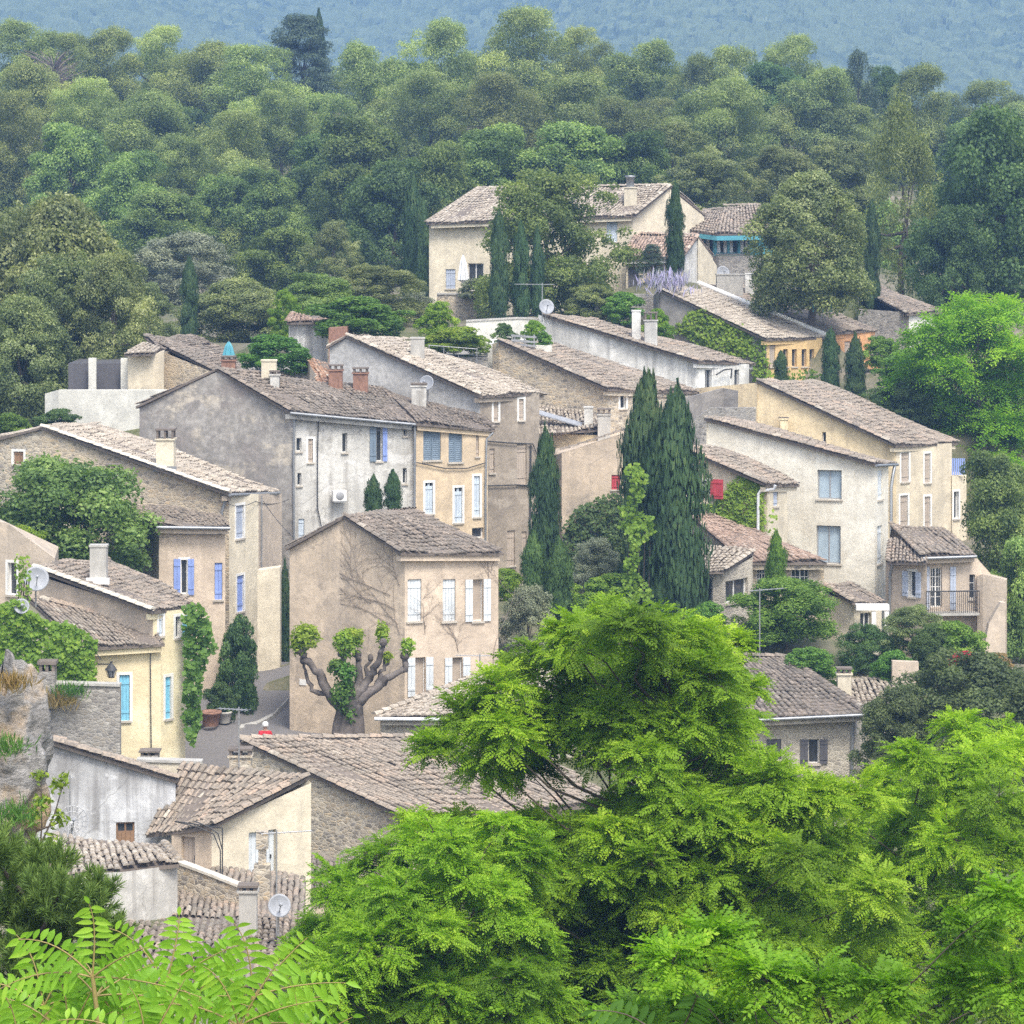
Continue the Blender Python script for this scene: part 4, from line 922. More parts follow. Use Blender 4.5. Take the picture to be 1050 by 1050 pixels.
def proto(kind):
    if kind in PROTO: return PROTO[kind]
    base, _, v = kind.partition(':'); v = int(v or 0); sd = sum(map(ord, kind)) * 13 + v
    if base == 'pine':
        prof = [[(.02, .3), (.4, .48), (.75, .44), (.95, .2)], [(.08, .25), (.55, .48), (.8, .44), (.96, .22)], [(.0, .35), (.35, .46), (.7, .38), (.97, .10)], [(.12, .3), (.55, .5), (.82, .4), (.97, .18)]][v % 4]
        mb, cs = crown(sd, prof, 110, .125, 480, .026, .36, .9, up=.4, rnd=.6, inner=.35, fuzz=.24, fill=.22, lob=1.1); m = 'pine'
    elif base == 'broad':
        prof = [[(.1, .3), (.35, .48), (.65, .44), (.95, .15)], [(.05, .35), (.3, .5), (.6, .42), (.96, .12)], [(.12, .3), (.45, .5), (.75, .40), (.96, .18)]][v % 3]
        mb, cs = crown(sd, prof, 115, .12, 430, .027, .6, .9, rnd=.65, inner=.4, fuzz=.2, fill=.35, lob=1.0); m = 'broad'
    elif base == 'holm':
        prof = [[(.0, .42), (.35, .5), (.65, .45), (.95, .15)], [(.0, .42), (.3, .5), (.6, .45), (.94, .18)]][v % 2]
        mb, cs = crown(sd, prof, 170, .085, 300, .022, .6, .85, inner=.5, rnd=.65, tintv=.12, fuzz=.22); m = 'holm'
    elif base == 'roundoak':
        mb, cs = crown(sd, [(.0, .40), (.3, .5), (.62, .46), (.94, .12)], 190, .085, 300, .022, .6, .85, inner=.6, rnd=.65, tintv=.15, lob=0, fuzz=.2); m = 'holm'
    elif base == 'dark':
        prof = [(.05, .36), (.35, .5), (.7, .42), (.95, .15)]
        mb, cs = crown(sd, prof, 150, .095, 320, .024, .65, .85, inner=.45, rnd=.65, fuzz=.22); m = 'dark'
    elif base == 'acac':
        prof = [(.08, .36), (.35, .5), (.7, .42), (.95, .15)]
        mb, cs = crown(sd, prof, 110, .095, 330, .034, .36, .6, inner=.45, rnd=.8); m = 'acacia'
    elif base == 'bush':
        prof = [(.05, .42), (.35, .5), (.65, .42), (.92, .2)]
        mb, cs = crown(sd, prof, 70, .13, 260, .048, .55, .85, inner=.45, rnd=.75); m = 'green'
    elif base == 'cedar':
        g = np.random.default_rng(sd); mb = MB(); cs = []
        for i in range(120):
            z = g.uniform(.0, .97); r = .5 * (1 - z) ** .45 + .03; th = g.uniform(0, 6.28); rr = r * math.sqrt(g.uniform(.15, 1)) * (1 + .2 * math.sin(3 * th + i))
            c = (rr * math.cos(th), rr * math.sin(th), z); b = .13 * g.uniform(.7, 1.2)
            blob(mb, c, (b, b, b * .36), 300, .030, g, .3, g.normal(0, .1), up=.8, rnd=.5); cs.append(c)
        m = 'cedar'
    elif base == 'spire':   # tall loose conifer
        g = np.random.default_rng(sd); mb = MB(); cs = []
        for i in range(80):
            z = g.uniform(.05, .98); r = .5 * min(1, (1.02 - z) * 1.35) ** .8; th = g.uniform(0, 6.28); rr = r * math.sqrt(g.uniform(.2, 1)) * (1 + .15 * math.sin(2 * th + 7 * z))
            c = (rr * math.cos(th), rr * math.sin(th), z); b = .085 * g.uniform(.7, 1.2)
            blob(mb, c, (b, b, b * 1.3), 180, .03, g, .28, g.normal(0, .1), up=.2, rnd=.7); cs.append(c)
        m = 'pine'
    elif base == 'cypress':
        g = np.random.default_rng(sd); mb = MB()
        def cyr(z): return .5 * min(1, (z + .05) * 8) ** .5 * min(1, max(0, 1.0 - z) * 2.7) ** .75
        for i in range(150):
            z = g.random() ** 1.05 * .97; th = i * 2.39996 + g.uniform(-.4, .4); R = cyr(z); r_ = R * g.uniform(.35, .85); bx = max(.05, min(.17, R * .42)) * g.uniform(.8, 1.25); bz = .075 * g.uniform(.6, 1.5) * (1 if z < .85 else .7)
            K = 130; u = g.random(K); a2 = g.uniform(0, 6.283, K); w = np.sqrt(np.maximum(0, 1 - (2 * u - .75) ** 2)) * (1 - .35 * g.random(K)); w = np.where(u > .85, w * .6, w)
            d = np.stack([np.cos(a2), np.sin(a2), np.zeros(K)], 1); c = np.array([r_ * math.cos(th), r_ * math.sin(th), z])
            p = c + d * (w * bx)[:, None]; p[:, 2] = z + (u - .4) * 2 * bz
            ctr = np.array([math.cos(th), math.sin(th), 0]) * .7
            nrm = d * .8 + ctr + g.normal(size=(K, 3)) * .35; nrm[:, 2] *= .3
            ax = np.stack([d[:, 0] * .5 + ctr[0] * .3, d[:, 1] * .5 + ctr[1] * .3, np.full(K, .22)], 1) + g.normal(size=(K, 3)) * np.array([.12, .12, .05])
            leaves(mb, p, nrm, .05, .55, g, .40 + g.normal(0, .14) + .16 * g.normal(size=K) + .16 * (u - .5), axis=ax)
        mb.tube([(0, 0, -.02), (0, 0, .5), (0, 0, .9)], [.12, .11, .02], 6)
        cs = [(0, 0, .3)]; m = 'cypress'
    elif base == 'dead':
        g = random.Random(sd); mb = MB(); cs = []
        for i in range(160):
            a = Vector((0, 0, g.uniform(.2, .8))); th = g.uniform(0, 6.28); r = g.uniform(.2, .5)
            e = Vector((r * math.cos(th), r * math.sin(th), min(1, a.z + g.uniform(.1, .35)))); mb.tube([a, a.lerp(e, .5) + Vector((0, 0, .03)), e], [.008, .006, .003], 3, 0, False); cs.append(tuple(e))
        m = 'dead'
    me = mb.mesh('crown', [LM[m]]); tm = limbs(cs, sd).mesh('trunk', [M['bark']])
    PROTO[kind] = (me, tm); return PROTO[kind]
PRO2 = {}
def proto_mat(kind, mat):
    if mat is None: return proto(kind)
    if (kind, mat) not in PRO2:
        me, tm = proto(kind); m2 = me.copy(); m2.materials[0] = LM[mat]; PRO2[(kind, mat)] = (m2, tm)
    return PRO2[(kind, mat)]
GPTS = []     # ground control points (x, y, z)
def plant(name, label, cat, px, pt, pb, hw, Y, kind, mat=None, group=None, rot=None, sink=0.0, trunk=True, gp=True):
    b = P(px, pb, Y); H = (pb - pt) * Y / F; W = 2 * hw * Y / F
    t = thing(name, label, cat, b, group)
    t.rotation_euler.z = random.uniform(0, 6.28) if rot is None else rot
    me, tm = proto_mat(kind, mat)
    t.scale = (W, W * random.uniform(.9, 1.1), H)
    c = bpy.data.objects.new('crown' if trunk else 'foliage', me); COL.objects.link(c); c.parent = t
    if trunk:
        k = bpy.data.objects.new('trunk', tm); COL.objects.link(k); k.parent = t
        q = H / W; k.scale = (min(1, q * .9), min(1, q * .9), 1) if W > H else (1, 1, 1)
    if gp: GPTS.append((b.x, b.y, b.z))
    return t

# ---------------------------------------------------------------- the wooded hill, tree by tree: label, px, top, bottom, half width, distance, kind, leaf material
WG = 'trees of the wooded hill'
FT = [
 ('rounded pine at the skyline beside the picture edge, grey green', 28, 20, 112, 46, 318, 'pine:0', None),
 ('bare purplish grey dead pine between green pines', 55, 52, 128, 34, 300, 'dead:0', None),
 ('small crowned pine next to the dead pine at the skyline', 78, 38, 120, 28, 316, 'pine:1', None),
 ('twin topped skyline pine just past the dead pine', 112, 30, 118, 34, 318, 'pine:2', None),
 ('skyline pine with flat rounded top under the hazy slope', 161, 30, 120, 30, 322, 'pine:3', None),
 ('wide dark skyline pine touching the flat topped one', 205, 42, 135, 48, 312, 'pine:0', None),
 ('broad skyline pine standing below the big cedar', 262, 50, 140, 46, 306, 'pine:1', None),
 ('dark layered cedar rising above every neighbour on the skyline', 311, 14, 112, 37, 320, 'cedar:0', None),
 ('thin cypress tip poking above the cedar crown', 327, 10, 100, 6, 326, 'cypress:0', None),
 ('large shadowy pine below the dead tree at picture edge', 32, 66, 168, 42, 285, 'pine:2', None),
 ('dark pine cut by the picture edge above the bright oak', 8, 98, 205, 34, 262, 'pine:1', None),
 ('low grey green pine among bigger pines beneath the dead one', 88, 84, 172, 32, 280, 'pine:3', None),
 ('wide yellow green pine with domed head in the middle of the slope', 148, 92, 190, 56, 272, 'pine:0', None),
 ('olive green pine in front of the domed yellow green pine', 186, 140, 222, 34, 250, 'pine:2', None),
 ('dark shaded pine beside the olive green one', 236, 118, 215, 42, 262, 'pine:1', None),
 ('small dark pine below the broad skyline pine', 288, 96, 178, 34, 280, 'pine:3', None),
 ('bright green oak low on the slope above the great holm oak', 72, 130, 238, 46, 248, 'broad:0', None),
 ('second bright oak leaning against the first one', 128, 158, 250, 42, 240, 'broad:1', None),
 ('pale green bushy tree above the light tipped holm oak', 168, 198, 274, 48, 228, 'broad:2', None),
 ('mid green tree filling the hollow above the dark cypress', 232, 182, 268, 36, 236, 'broad:0', None),
 ('leafy green tree uphill of the white shed', 282, 176, 270, 40, 238, 'broad:1', None),
 ('yellowish green tree uphill of the bamboo', 330, 140, 230, 38, 250, 'broad:2', None),
 ('light tipped holm oak behind the thin cypress', 190, 240, 312, 52, 205, 'holm:0', 'olive'),
 ('round olive green shrub tree beside the thin cypress', 245, 286, 356, 58, 182, 'roundoak:1', None),
 ('green tree with fresh leaves over the white shed', 288, 236, 318, 42, 208, 'broad:0', None),
 ('small dark holm oak above the laurel bush', 342, 228, 292, 26, 205, 'holm:0', None),
 ('big round skyline pine uphill of the double cypress', 384, 44, 160, 42, 300, 'pine:0', None),
 ('tall skyline pine with lumpy head beside the highest pine', 455, 22, 128, 38, 308, 'pine:2', None),
 ('highest and fullest skyline pine at the centre of the ridge', 532, 13, 122, 46, 310, 'pine:1', None),
 ('grey tinged skyline pine just past the fullest one', 594, 32, 120, 30, 318, 'pine:3', None),
 ('wide skyline pine with two heads above the villa chimney', 655, 42, 142, 44, 306, 'pine:0', None),
 ('shadowy purple based pine below the lumpy headed one', 442, 78, 178, 46, 278, 'pine:3', None),
 ('yellow tinted pine above the villa roof ridge', 520, 80, 180, 48, 272, 'pine:1', None),
 ('mid slope pine between the yellow tinted pine and wide skyline one', 588, 78, 178, 44, 275, 'pine:2', None),
 ('grey green pine above the twisting holm oaks', 645, 100, 190, 44, 268, 'pine:0', None),
 ('fresh green broad tree behind the villa ridge', 510, 130, 224, 48, 228, 'broad:0', None),
 ('lighter broad tree behind the middle of the villa roof', 590, 128, 226, 52, 226, 'broad:2', None),
 ('broad tree behind the villa chimney', 648, 138, 226, 42, 228, 'broad:1', None),
 ('bluish green broad tree uphill of the double cypress', 376, 124, 240, 50, 238, 'broad:1', None),
 ('dark green tree directly behind the double cypress', 402, 168, 296, 50, 215, 'dark:0', None),
 ('leafy tree peeking between double cypress and villa', 452, 148, 262, 40, 218, 'broad:2', None),
 ('clumpy dark holm oak behind the villa gable', 690, 126, 206, 42, 232, 'holm:0', None),
 ('slim skyline pine past the two headed one', 716, 58, 160, 30, 300, 'pine:2', None),
 ('skyline pine with pale yellow top before the tall trunks', 752, 52, 158, 30, 300, 'pine:1', None),
 ('tall thin skyline pine with raised airy crown', 808, 40, 140, 34, 312, 'pine:3', None),
 ('deep green domed tree under the airy skyline pine', 790, 66, 150, 34, 295, 'broad:2', 'dark'),
 ('rounded pine with dark underside on the ridge shoulder', 838, 70, 168, 38, 285, 'pine:0', None),
 ('bluish conifer with pointed top on the ridge shoulder', 880, 56, 162, 30, 292, 'spire:0', 'cedar'),
 ('small dark tree behind the pointed conifer', 908, 70, 140, 22, 300, 'dark:0', None),
 ('last big pine of the ridge beside the hazy slope', 942, 68, 160, 34, 290, 'pine:2', None),
 ('umbrella shaped pine showing its pale forked trunk', 742, 84, 188, 48, 258, 'pine:3', None),
 ('grey green shrubby tree behind the turquoise veranda', 724, 158, 232, 46, 215, 'holm:1', None),
 ('low olive toned tree uphill of the round holm oak', 800, 152, 232, 46, 222, 'holm:0', None),
 ('pale clumped holm oak under the pointed conifer', 858, 142, 226, 44, 228, 'holm:1', None),
 ('tall soft yellow green conifer behind the slender cypress', 925, 112, 308, 54, 196, 'spire:1', None),
 ('low distant tree beyond the end of the ridge', 990, 122, 190, 36, 285, 'broad:1', None),
 ('hazy low tree at the picture edge behind the dark oak', 1040, 128, 200, 32, 275, 'broad:0', None),
 ('big dark oak at picture edge towering over the acacia', 1022, 118, 330, 76, 190, 'dark:0', None),
 ('dark oak flank reaching down towards the stone house', 975, 215, 330, 36, 186, 'dark:0', None),
]
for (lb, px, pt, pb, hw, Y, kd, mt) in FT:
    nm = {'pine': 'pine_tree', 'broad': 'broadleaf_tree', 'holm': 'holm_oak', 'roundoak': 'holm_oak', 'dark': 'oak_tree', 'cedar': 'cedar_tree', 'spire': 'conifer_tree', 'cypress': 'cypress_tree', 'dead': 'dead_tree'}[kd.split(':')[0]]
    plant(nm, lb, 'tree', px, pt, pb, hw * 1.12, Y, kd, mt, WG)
# trees that only fill the wood between those
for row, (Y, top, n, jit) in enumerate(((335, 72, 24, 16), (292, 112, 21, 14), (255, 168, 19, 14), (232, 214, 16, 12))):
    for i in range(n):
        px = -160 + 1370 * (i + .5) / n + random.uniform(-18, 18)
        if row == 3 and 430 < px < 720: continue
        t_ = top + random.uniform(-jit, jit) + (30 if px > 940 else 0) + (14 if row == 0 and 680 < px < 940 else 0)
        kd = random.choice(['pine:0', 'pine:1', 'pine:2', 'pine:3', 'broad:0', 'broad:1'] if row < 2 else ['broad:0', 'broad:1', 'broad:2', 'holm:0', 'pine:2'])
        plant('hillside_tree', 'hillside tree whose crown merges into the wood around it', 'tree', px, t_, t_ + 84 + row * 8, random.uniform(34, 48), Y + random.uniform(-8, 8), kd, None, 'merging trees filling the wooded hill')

# ---------------------------------------------------------------- trees and shrubs in and around the village
def V(name, label, cat, *a, **k): return plant(name, label, cat, *a, **k)
V('holm_oak', 'great spreading holm oak over the dark carport', 'tree', 64, 202, 412, 90, 158, 'roundoak:1', None)
V('holm_oak', 'holm oak cut by the picture edge above the lower pale one', 'tree', 12, 214, 430, 70, 160, 'holm:1', None)
V('holm_oak', 'olive brown holm oak filling the hollow between its two bigger neighbours', 'tree', 62, 262, 425, 62, 154, 'holm:1', None)
V('holm_oak', 'dense lower holm oak with pale leaves beside the terrace wall', 'tree', 22, 305, 442, 58, 150, 'roundoak:0', None)
V('holm_oak', 'holm oak bulging over the cream shed', 'tree', 116, 262, 404, 54, 153, 'holm:0', None)
V('fig_tree', 'full leafy green tree before the rubble gable', 'tree', 60, 474, 630, 94, 121, 'broad:2', None)
V('cypress_tree', 'thin dark cypress alone behind the brown roof', 'tree', 194, 264, 352, 10, 172, 'cypress:0')
V('cypress_tree', 'tallest of the paired cypresses beside the villa wall', 'tree', 424, 186, 312, 12, 188, 'cypress:1')
V('cypress_tree', 'shorter partner of the paired villa cypresses', 'tree', 434, 205, 312, 9, 186, 'cypress:0')
V('cypress_tree', 'slender cypress between villa parasol and bushy pine', 'tree', 512, 216, 326, 10, 167, 'cypress:2')
V('cypress_tree', 'slender cypress under the middle of the bushy pine', 'tree', 534, 228, 324, 10, 168, 'cypress:0')
V('cypress_tree', 'slender cypress close to the bushy pine trunk', 'tree', 551, 236, 324, 9, 168.5, 'cypress:1')
V('cypress_tree', 'cypress standing against the white villa wing', 'tree', 692, 188, 284, 10, 174, 'cypress:2')
V('cypress_tree', 'dim cypress behind the round holm oak', 'tree', 894, 206, 310, 9, 178, 'cypress:0')
V('pine_tree', 'bushy pine hiding the middle of the villa', 'tree', 558, 174, 322, 76, 174, 'holm:1', 'pinedark')
V('holm_oak', 'round grey green holm oak next to the turquoise veranda', 'tree', 832, 178, 318, 68, 170, 'roundoak:0', None)
V('blue_spruce', 'small bluish spruce by the villa porch', 'tree', 668, 250, 284, 15, 173, 'cedar:0', 'cedar')
V('shrub', 'dry grey green shrub mass below the double cypress', 'shrub', 385, 272, 330, 50, 165, 'holm:1', None, trunk=False)
V('laurel_bush', 'broad dark glossy bush above the pebble gable', 'shrub', 365, 305, 350, 52, 150, 'bush:0', 'green', trunk=False, gp=False)
V('shrub', 'bright yellow green clipped bush on the roof terrace', 'shrub', 446, 310, 346, 20, 154, 'bush:1', 'lime', trunk=False, gp=False)
V('shrub', 'low vine like green hedge above the pale sloping roof', 'shrub', 468, 336, 366, 36, 151, 'bush:0', 'lime', trunk=False, gp=False)
V('shrub', 'dark clipped shrub beside the grey bench', 'shrub', 519, 332, 354, 12, 152, 'bush:1', 'dark', trunk=False, gp=False)
V('shrub', 'yellowish clipped shrub beside the grey bench', 'shrub', 548, 329, 354, 13, 152.5, 'bush:0', 'lime', trunk=False, gp=False)
V('shrub', 'small round shrub at the end of the grey bench', 'shrub', 559, 340, 356, 8, 152, 'bush:1', 'green', trunk=False, gp=False)
V('shrub', 'wild green scrub above the grey roof beside chimneys', 'shrub', 282, 344, 384, 38, 145, 'bush:0', 'green', trunk=False)
V('bamboo', 'feathery yellow green bamboo beside tiny white building', 'plant', 292, 298, 352, 20, 156, 'acac:0', 'lime', trunk=False)
V('cypress_tree', 'small double cypress rising before white facade, broader one', 'tree', 383, 489, 542, 10, 125, 'cypress:1')
V('cypress_tree', 'small cypress before white facade with sharp tip', 'tree', 403, 482, 536, 10, 125, 'cypress:0')
V('cypress_tree', 'medium cypress beside the tall brown house', 'tree', 559, 442, 612, 18, 127, 'cypress:2')
V('cypress_tree', 'short young cypress with blunt top at foot of the medium one', 'tree', 547, 546, 632, 14, 122, 'cypress:0', 'cylight')
V('cypress_tree', 'short young cypress with fine tip beside olive bush', 'tree', 573, 554, 636, 15, 121.5, 'cypress:1', 'cylight')
V('cypress_tree', 'taller trunk of the great cypress pair with split top', 'tree', 664, 384, 640, 31, 126, 'cypress:0')
V('cypress_tree', 'fuller trunk of the great cypress pair by glazed room', 'tree', 691, 402, 648, 37, 124.5, 'cypress:2')
V('cypress_tree', 'light green cypress in front of lattice windows', 'tree', 796, 546, 612, 12, 123.5, 'cypress:1', 'green')
V('cypress_tree', 'little cypress before the yellow ochre house', 'tree', 801, 360, 396, 8, 158, 'cypress:0')
V('cypress_tree', 'slim twin topped cypress between ochre and orange fronts', 'tree', 852, 338, 402, 11, 162, 'cypress:2')
V('cypress_tree', 'slim cypress before the orange house front', 'tree', 877, 344, 410, 11, 161, 'cypress:1')
V('olive_tree', 'silvery olive bush next to the short cypresses', 'tree', 542, 602, 690, 38, 119, 'holm:0', 'olive')
V('olive_tree', 'grey olive tree behind yellow hedge and great cypress pair', 'tree', 612, 552, 612, 30, 130, 'holm:1', 'olive')
V('hedge', 'yellow green bush at the corner of tall brown house', 'hedge', 521, 584, 618, 20, 128, 'bush:0', 'lime', trunk=False)
V('hedge', 'yellow green hedge under the grey olive', 'hedge', 618, 590, 636, 44, 124, 'bush:1', 'lime', trunk=False)
V('shrub', 'bright green shrub just above the feathery tree top', 'shrub', 632, 616, 668, 36, 119, 'bush:0', 'lime', trunk=False)
V('shrub', 'green garden shrub at foot of great cypress pair', 'shrub', 722, 620, 668, 26, 121, 'bush:1', 'green', trunk=False)
V('vine_pergola', 'shaggy vine pergola spreading before the lattice windows', 'plant', 806, 594, 662, 62, 120.5, 'broad:0', 'green')
V('shrub', 'green shrub under the vine pergola', 'shrub', 826, 664, 706, 36, 117.5, 'bush:1', 'green', trunk=False)
V('shrub', 'dark shrub on terrace below the porch', 'shrub', 890, 642, 700, 32, 121, 'dark:0', None, trunk=False)
V('shrub', 'trailing green shrub beside the porch wall', 'shrub', 916, 668, 716, 26, 119, 'bush:0', 'green', trunk=False)
V('olive_tree', 'flat topped olive tree before the iron balcony', 'tree', 936, 622, 672, 36, 121, 'holm:0', None)
V('shrub', 'dark rounded shrub under the flat topped olive', 'shrub', 956, 642, 700, 28, 119.5, 'dark:0', None, trunk=False)
V('shrub', 'green hedge shrub beside the sloping buttress', 'shrub', 984, 638, 690, 34, 120, 'bush:1', 'green', trunk=False)
V('flowering_shrub', 'crimson flowering shrub below the sloping buttress', 'shrub', 988, 668, 690, 17, 117.5, 'bush:0', 'flower', trunk=False)
V('flowering_shrub', 'reddish brown leafed shrub past the crimson one', 'shrub', 1014, 670, 696, 20, 117.2, 'bush:1', 'rust', trunk=False)
V('evergreen_oak', 'wide dull green oak mass below the terrace', 'tree', 1000, 672, 800, 84, 109, 'dark:0', 'dull')
V('evergreen_oak', 'darker oak lobe beside the squared stone house', 'tree', 922, 706, 800, 46, 108, 'dark:0', 'dull')
V('broadleaf_tree', 'deep green leafy tree beside the cream terrace annex', 'tree', 1030, 468, 600, 48, 140, 'broad:1', None)
V('broadleaf_tree', 'green leafy tree at picture edge beside the rendered terrace block', 'tree', 1048, 555, 690, 40, 131, 'broad:0', None)
V('shrub', 'leafy shrub under the acacia by the red annex', 'shrub', 932, 358, 398, 34, 160, 'bush:0', 'green', trunk=False)
V('shrub', 'green climber between orange house and grey stone wall', 'shrub', 908, 346, 378, 20, 166, 'bush:1', 'green', trunk=False)
V('oleander', 'dark upright oleander at the street bend', 'shrub', 243, 636, 736, 23, 120, 'bush:1', 'dark')
V('shrub', 'low potted greenery in the shade under the oleander', 'shrub', 226, 700, 742, 17, 117, 'bush:0', 'dark', trunk=False)
V('cypress_tree', 'dark green cypress in the narrow gap beside beige house', 'tree', 292, 578, 690, 8, 128, 'cypress:1')
V('shrub', 'bright green brush beside the picture edge above yellow wing', 'shrub', 22, 540, 570, 26, 118, 'bush:0', 'lime', trunk=False)
V('shrub', 'dark scrub at foot of pale terrace wall', 'shrub', 60, 420, 446, 24, 142, 'bush:0', 'dark', trunk=False, gp=False)
V('shrub', 'yellow green scrub over the rubble gable end', 'shrub', 12, 424, 456, 24, 140, 'bush:1', 'green', trunk=False, gp=False)

V('shrub', 'grey green scrub below the villa pine beside long aerial', 'shrub', 606, 292, 330, 34, 170, 'holm:0', None, trunk=False)
V('shrub', 'yellow green scrub above the grey wall by twin chimneys', 'shrub', 640, 300, 332, 24, 168, 'bush:0', 'green', trunk=False)
V('shrub', 'low weedy shrub over the end of grey rubble wall', 'shrub', 676, 318, 352, 16, 167, 'bush:1', 'lime', trunk=False)
V('shrub', 'dull green scrub filling the slope behind the thin dark cypress', 'shrub', 150, 290, 350, 34, 176, 'holm:1', None, trunk=False)
V('shrub', 'leafy scrub behind tiny white building', 'shrub', 330, 282, 332, 40, 160, 'broad:1', None, trunk=False)
V('shrub', 'grey leafed shrub below the tallest paired cypress', 'shrub', 426, 300, 336, 26, 168, 'holm:0', 'olive', trunk=False)
V('shrub', 'green thicket under the acacia beside the ochre house roof', 'shrub', 935, 390, 440, 34, 157, 'dark:0', None, trunk=False)
V('shrub', 'dim thicket behind the red annex', 'shrub', 905, 400, 450, 30, 158, 'dark:0', None, trunk=False)
# ================================================================ GROUND
for hh in [o for o in S.objects if o.parent is None and o.get('category') in ('house', 'annex', 'shed', 'porch', 'outbuilding', 'carport')]:
    GPTS.append((hh.location.x, hh.location.y + 1.0, hh.location.z))
def near_ground(y): return np.interp(y, [-20, 0, 10, 20, 40, 60, 75], [38, 38, 35.5, 32, 26.5, 20, 17.5])
for y_ in (-10, 5, 15, 25, 40, 55, 70):
    for x_ in (-60, -25, -8, 8, 25, 60): GPTS.append((x_, y_, float(near_ground(y_)) ))
for (x_, y_, z_) in ((-150, 120, 20), (150, 120, 20), (-150, 200, 32), (150, 200, 32), (-160, 330, 42), (160, 330, 40), (-150, 440, 20), (0, 440, 20), (150, 440, 18), (-160, 60, 12), (160, 60, 12), (0, 390, 38), (-80, 390, 38), (80, 390, 34)): GPTS.append((x_, y_, z_))
for q_ in ((80, 478, 139), (115, 478, 139), (140, 478, 138), (40, 478, 139.5), (60, 470, 143), (120, 470, 142.5)):
    GPTS.append(tuple(P(*q_)))
# road profile
RD = [(232, 830, 108), (243, 795, 113), (250, 745, 118.5), (255, 712, 122), (262, 686, 126), (272, 672, 132)]
for (a_, b_, c_) in RD:
    for d_ in (-2.0, 0, 2.0):
        q_ = P(a_, b_, c_); GPTS.append((q_.x + d_, q_.y, q_.z - .05))
G_ = np.array(GPTS)
def ground_z(x, y, p=3.2):
    x = np.asarray(x, float); y = np.asarray(y, float); sh = x.shape
    xx = x.ravel()[:, None]; yy = y.ravel()[:, None]
    out = np.empty(xx.shape[0])
    for i in range(0, len(out), 4000):
        d2 = (xx[i:i + 4000] - G_[None, :, 0]) ** 2 + (yy[i:i + 4000] - G_[None, :, 1]) ** 2 + 1.0
        w = d2 ** (-p / 2); out[i:i + 4000] = (w * G_[None, :, 2]).sum(1) / w.sum(1)
    return out.reshape(sh)
def grid_mesh(name, X, Y, Z, mat, smooth=True):
    n, m = X.shape; mb = MB(); i = np.arange(n * m).reshape(n, m)
    f = np.stack([i[:-1, :-1], i[1:, :-1], i[1:, 1:], i[:-1, 1:]], -1).reshape(-1, 4)
    mb.add(np.stack([X, Y, Z], -1).reshape(-1, 3), f, 0, 0.5, smooth)
    return mb.build(name, mat)
def ground_mat():
    t = NT('dry_earth_and_grass')
    a = t.noise(t.pos(), 0.25, 6, 0.65); b = t.noise(t.pos(), 2.2, 6, 0.7)
    c = t.mix(t.ramp(a, [(0.4, 0.0), (0.6, 1.0)]), (0.24, 0.20, 0.15), (0.12, 0.125, 0.055))
    c = t.mix(t.ramp(b, [(0.35, 0.7), (0.65, 0.0)]), c, (0.055, 0.065, 0.028))
    return t.bsdf(c, 0.95, b, 0.6, 0.1)
M['ground'] = ground_mat()
gx = np.linspace(-170, 170, 150); gy = np.concatenate([np.linspace(-20, 220, 150), np.linspace(224, 460, 50)])
X_, Y_ = np.meshgrid(gx, gy, indexing='ij'); Z_ = ground_z(X_, Y_)
tag(grid_mesh('ground', X_, Y_, Z_, M['ground']), kind='structure')
# street
def road_mat():
    t = NT('worn_asphalt'); a = t.noise(t.pos(), 0.8, 5, 0.6); b = t.noise(t.pos(), 14, 4, 0.7)
    c = t.mix(a, (0.145, 0.135, 0.13), (0.20, 0.185, 0.175)); c = t.mix(t.ramp(b, [(.4, .4), (.6, 0.)]), c, (0.08, 0.08, 0.08))
    return t.bsdf(c, 0.9, b, 0.3, 0.01)
M['road'] = road_mat()
RY, RZ, RX = [c_[2] for c_ in RD], [P(*c_).z for c_ in RD], [P(*c_).x for c_ in RD]
def road_z(x, y): return np.maximum(np.interp(y, RY, RZ), ground_z(x, y)) + .12
yy_ = np.linspace(107, 134, 55); ss_ = np.linspace(0, 1, 14); YR, SR = np.meshgrid(yy_, ss_, indexing='ij')
XR = np.interp(YR, RY, RX) - 6.5 + SR * 10.5; ZR = road_z(XR, YR)
mb = MB(); ii_ = np.arange(YR.size).reshape(YR.shape)
mb.add(np.stack([XR, YR, ZR], -1).reshape(-1, 3), np.stack([ii_[:-1, :-1], ii_[:-1, 1:], ii_[1:, 1:], ii_[1:, :-1]], -1).reshape(-1, 4), 0, .5, True)
tag(mb.build('road', M['road']), kind='structure')
mb = MB()
kp = [Vector(((px_ - HX) * Y0 / F, Y0, float(road_z((px_ - HX) * Y0 / F, Y0)) + .03)) for px_, Y0 in ((246, 116.3), (262, 117.8), (280, 119.4), (296, 120.8))]
for p0, p1 in zip(kp, kp[1:]): mb.box(p0 - Vector((0, .45, .3)), p1 - p0, (0, .9, 0), (0, 0, .31))
tag(mb.build('gutter_strip', M['concrete']), 'pale concrete gutter strip crossing the asphalt street', 'gutter strip', kind='thing')
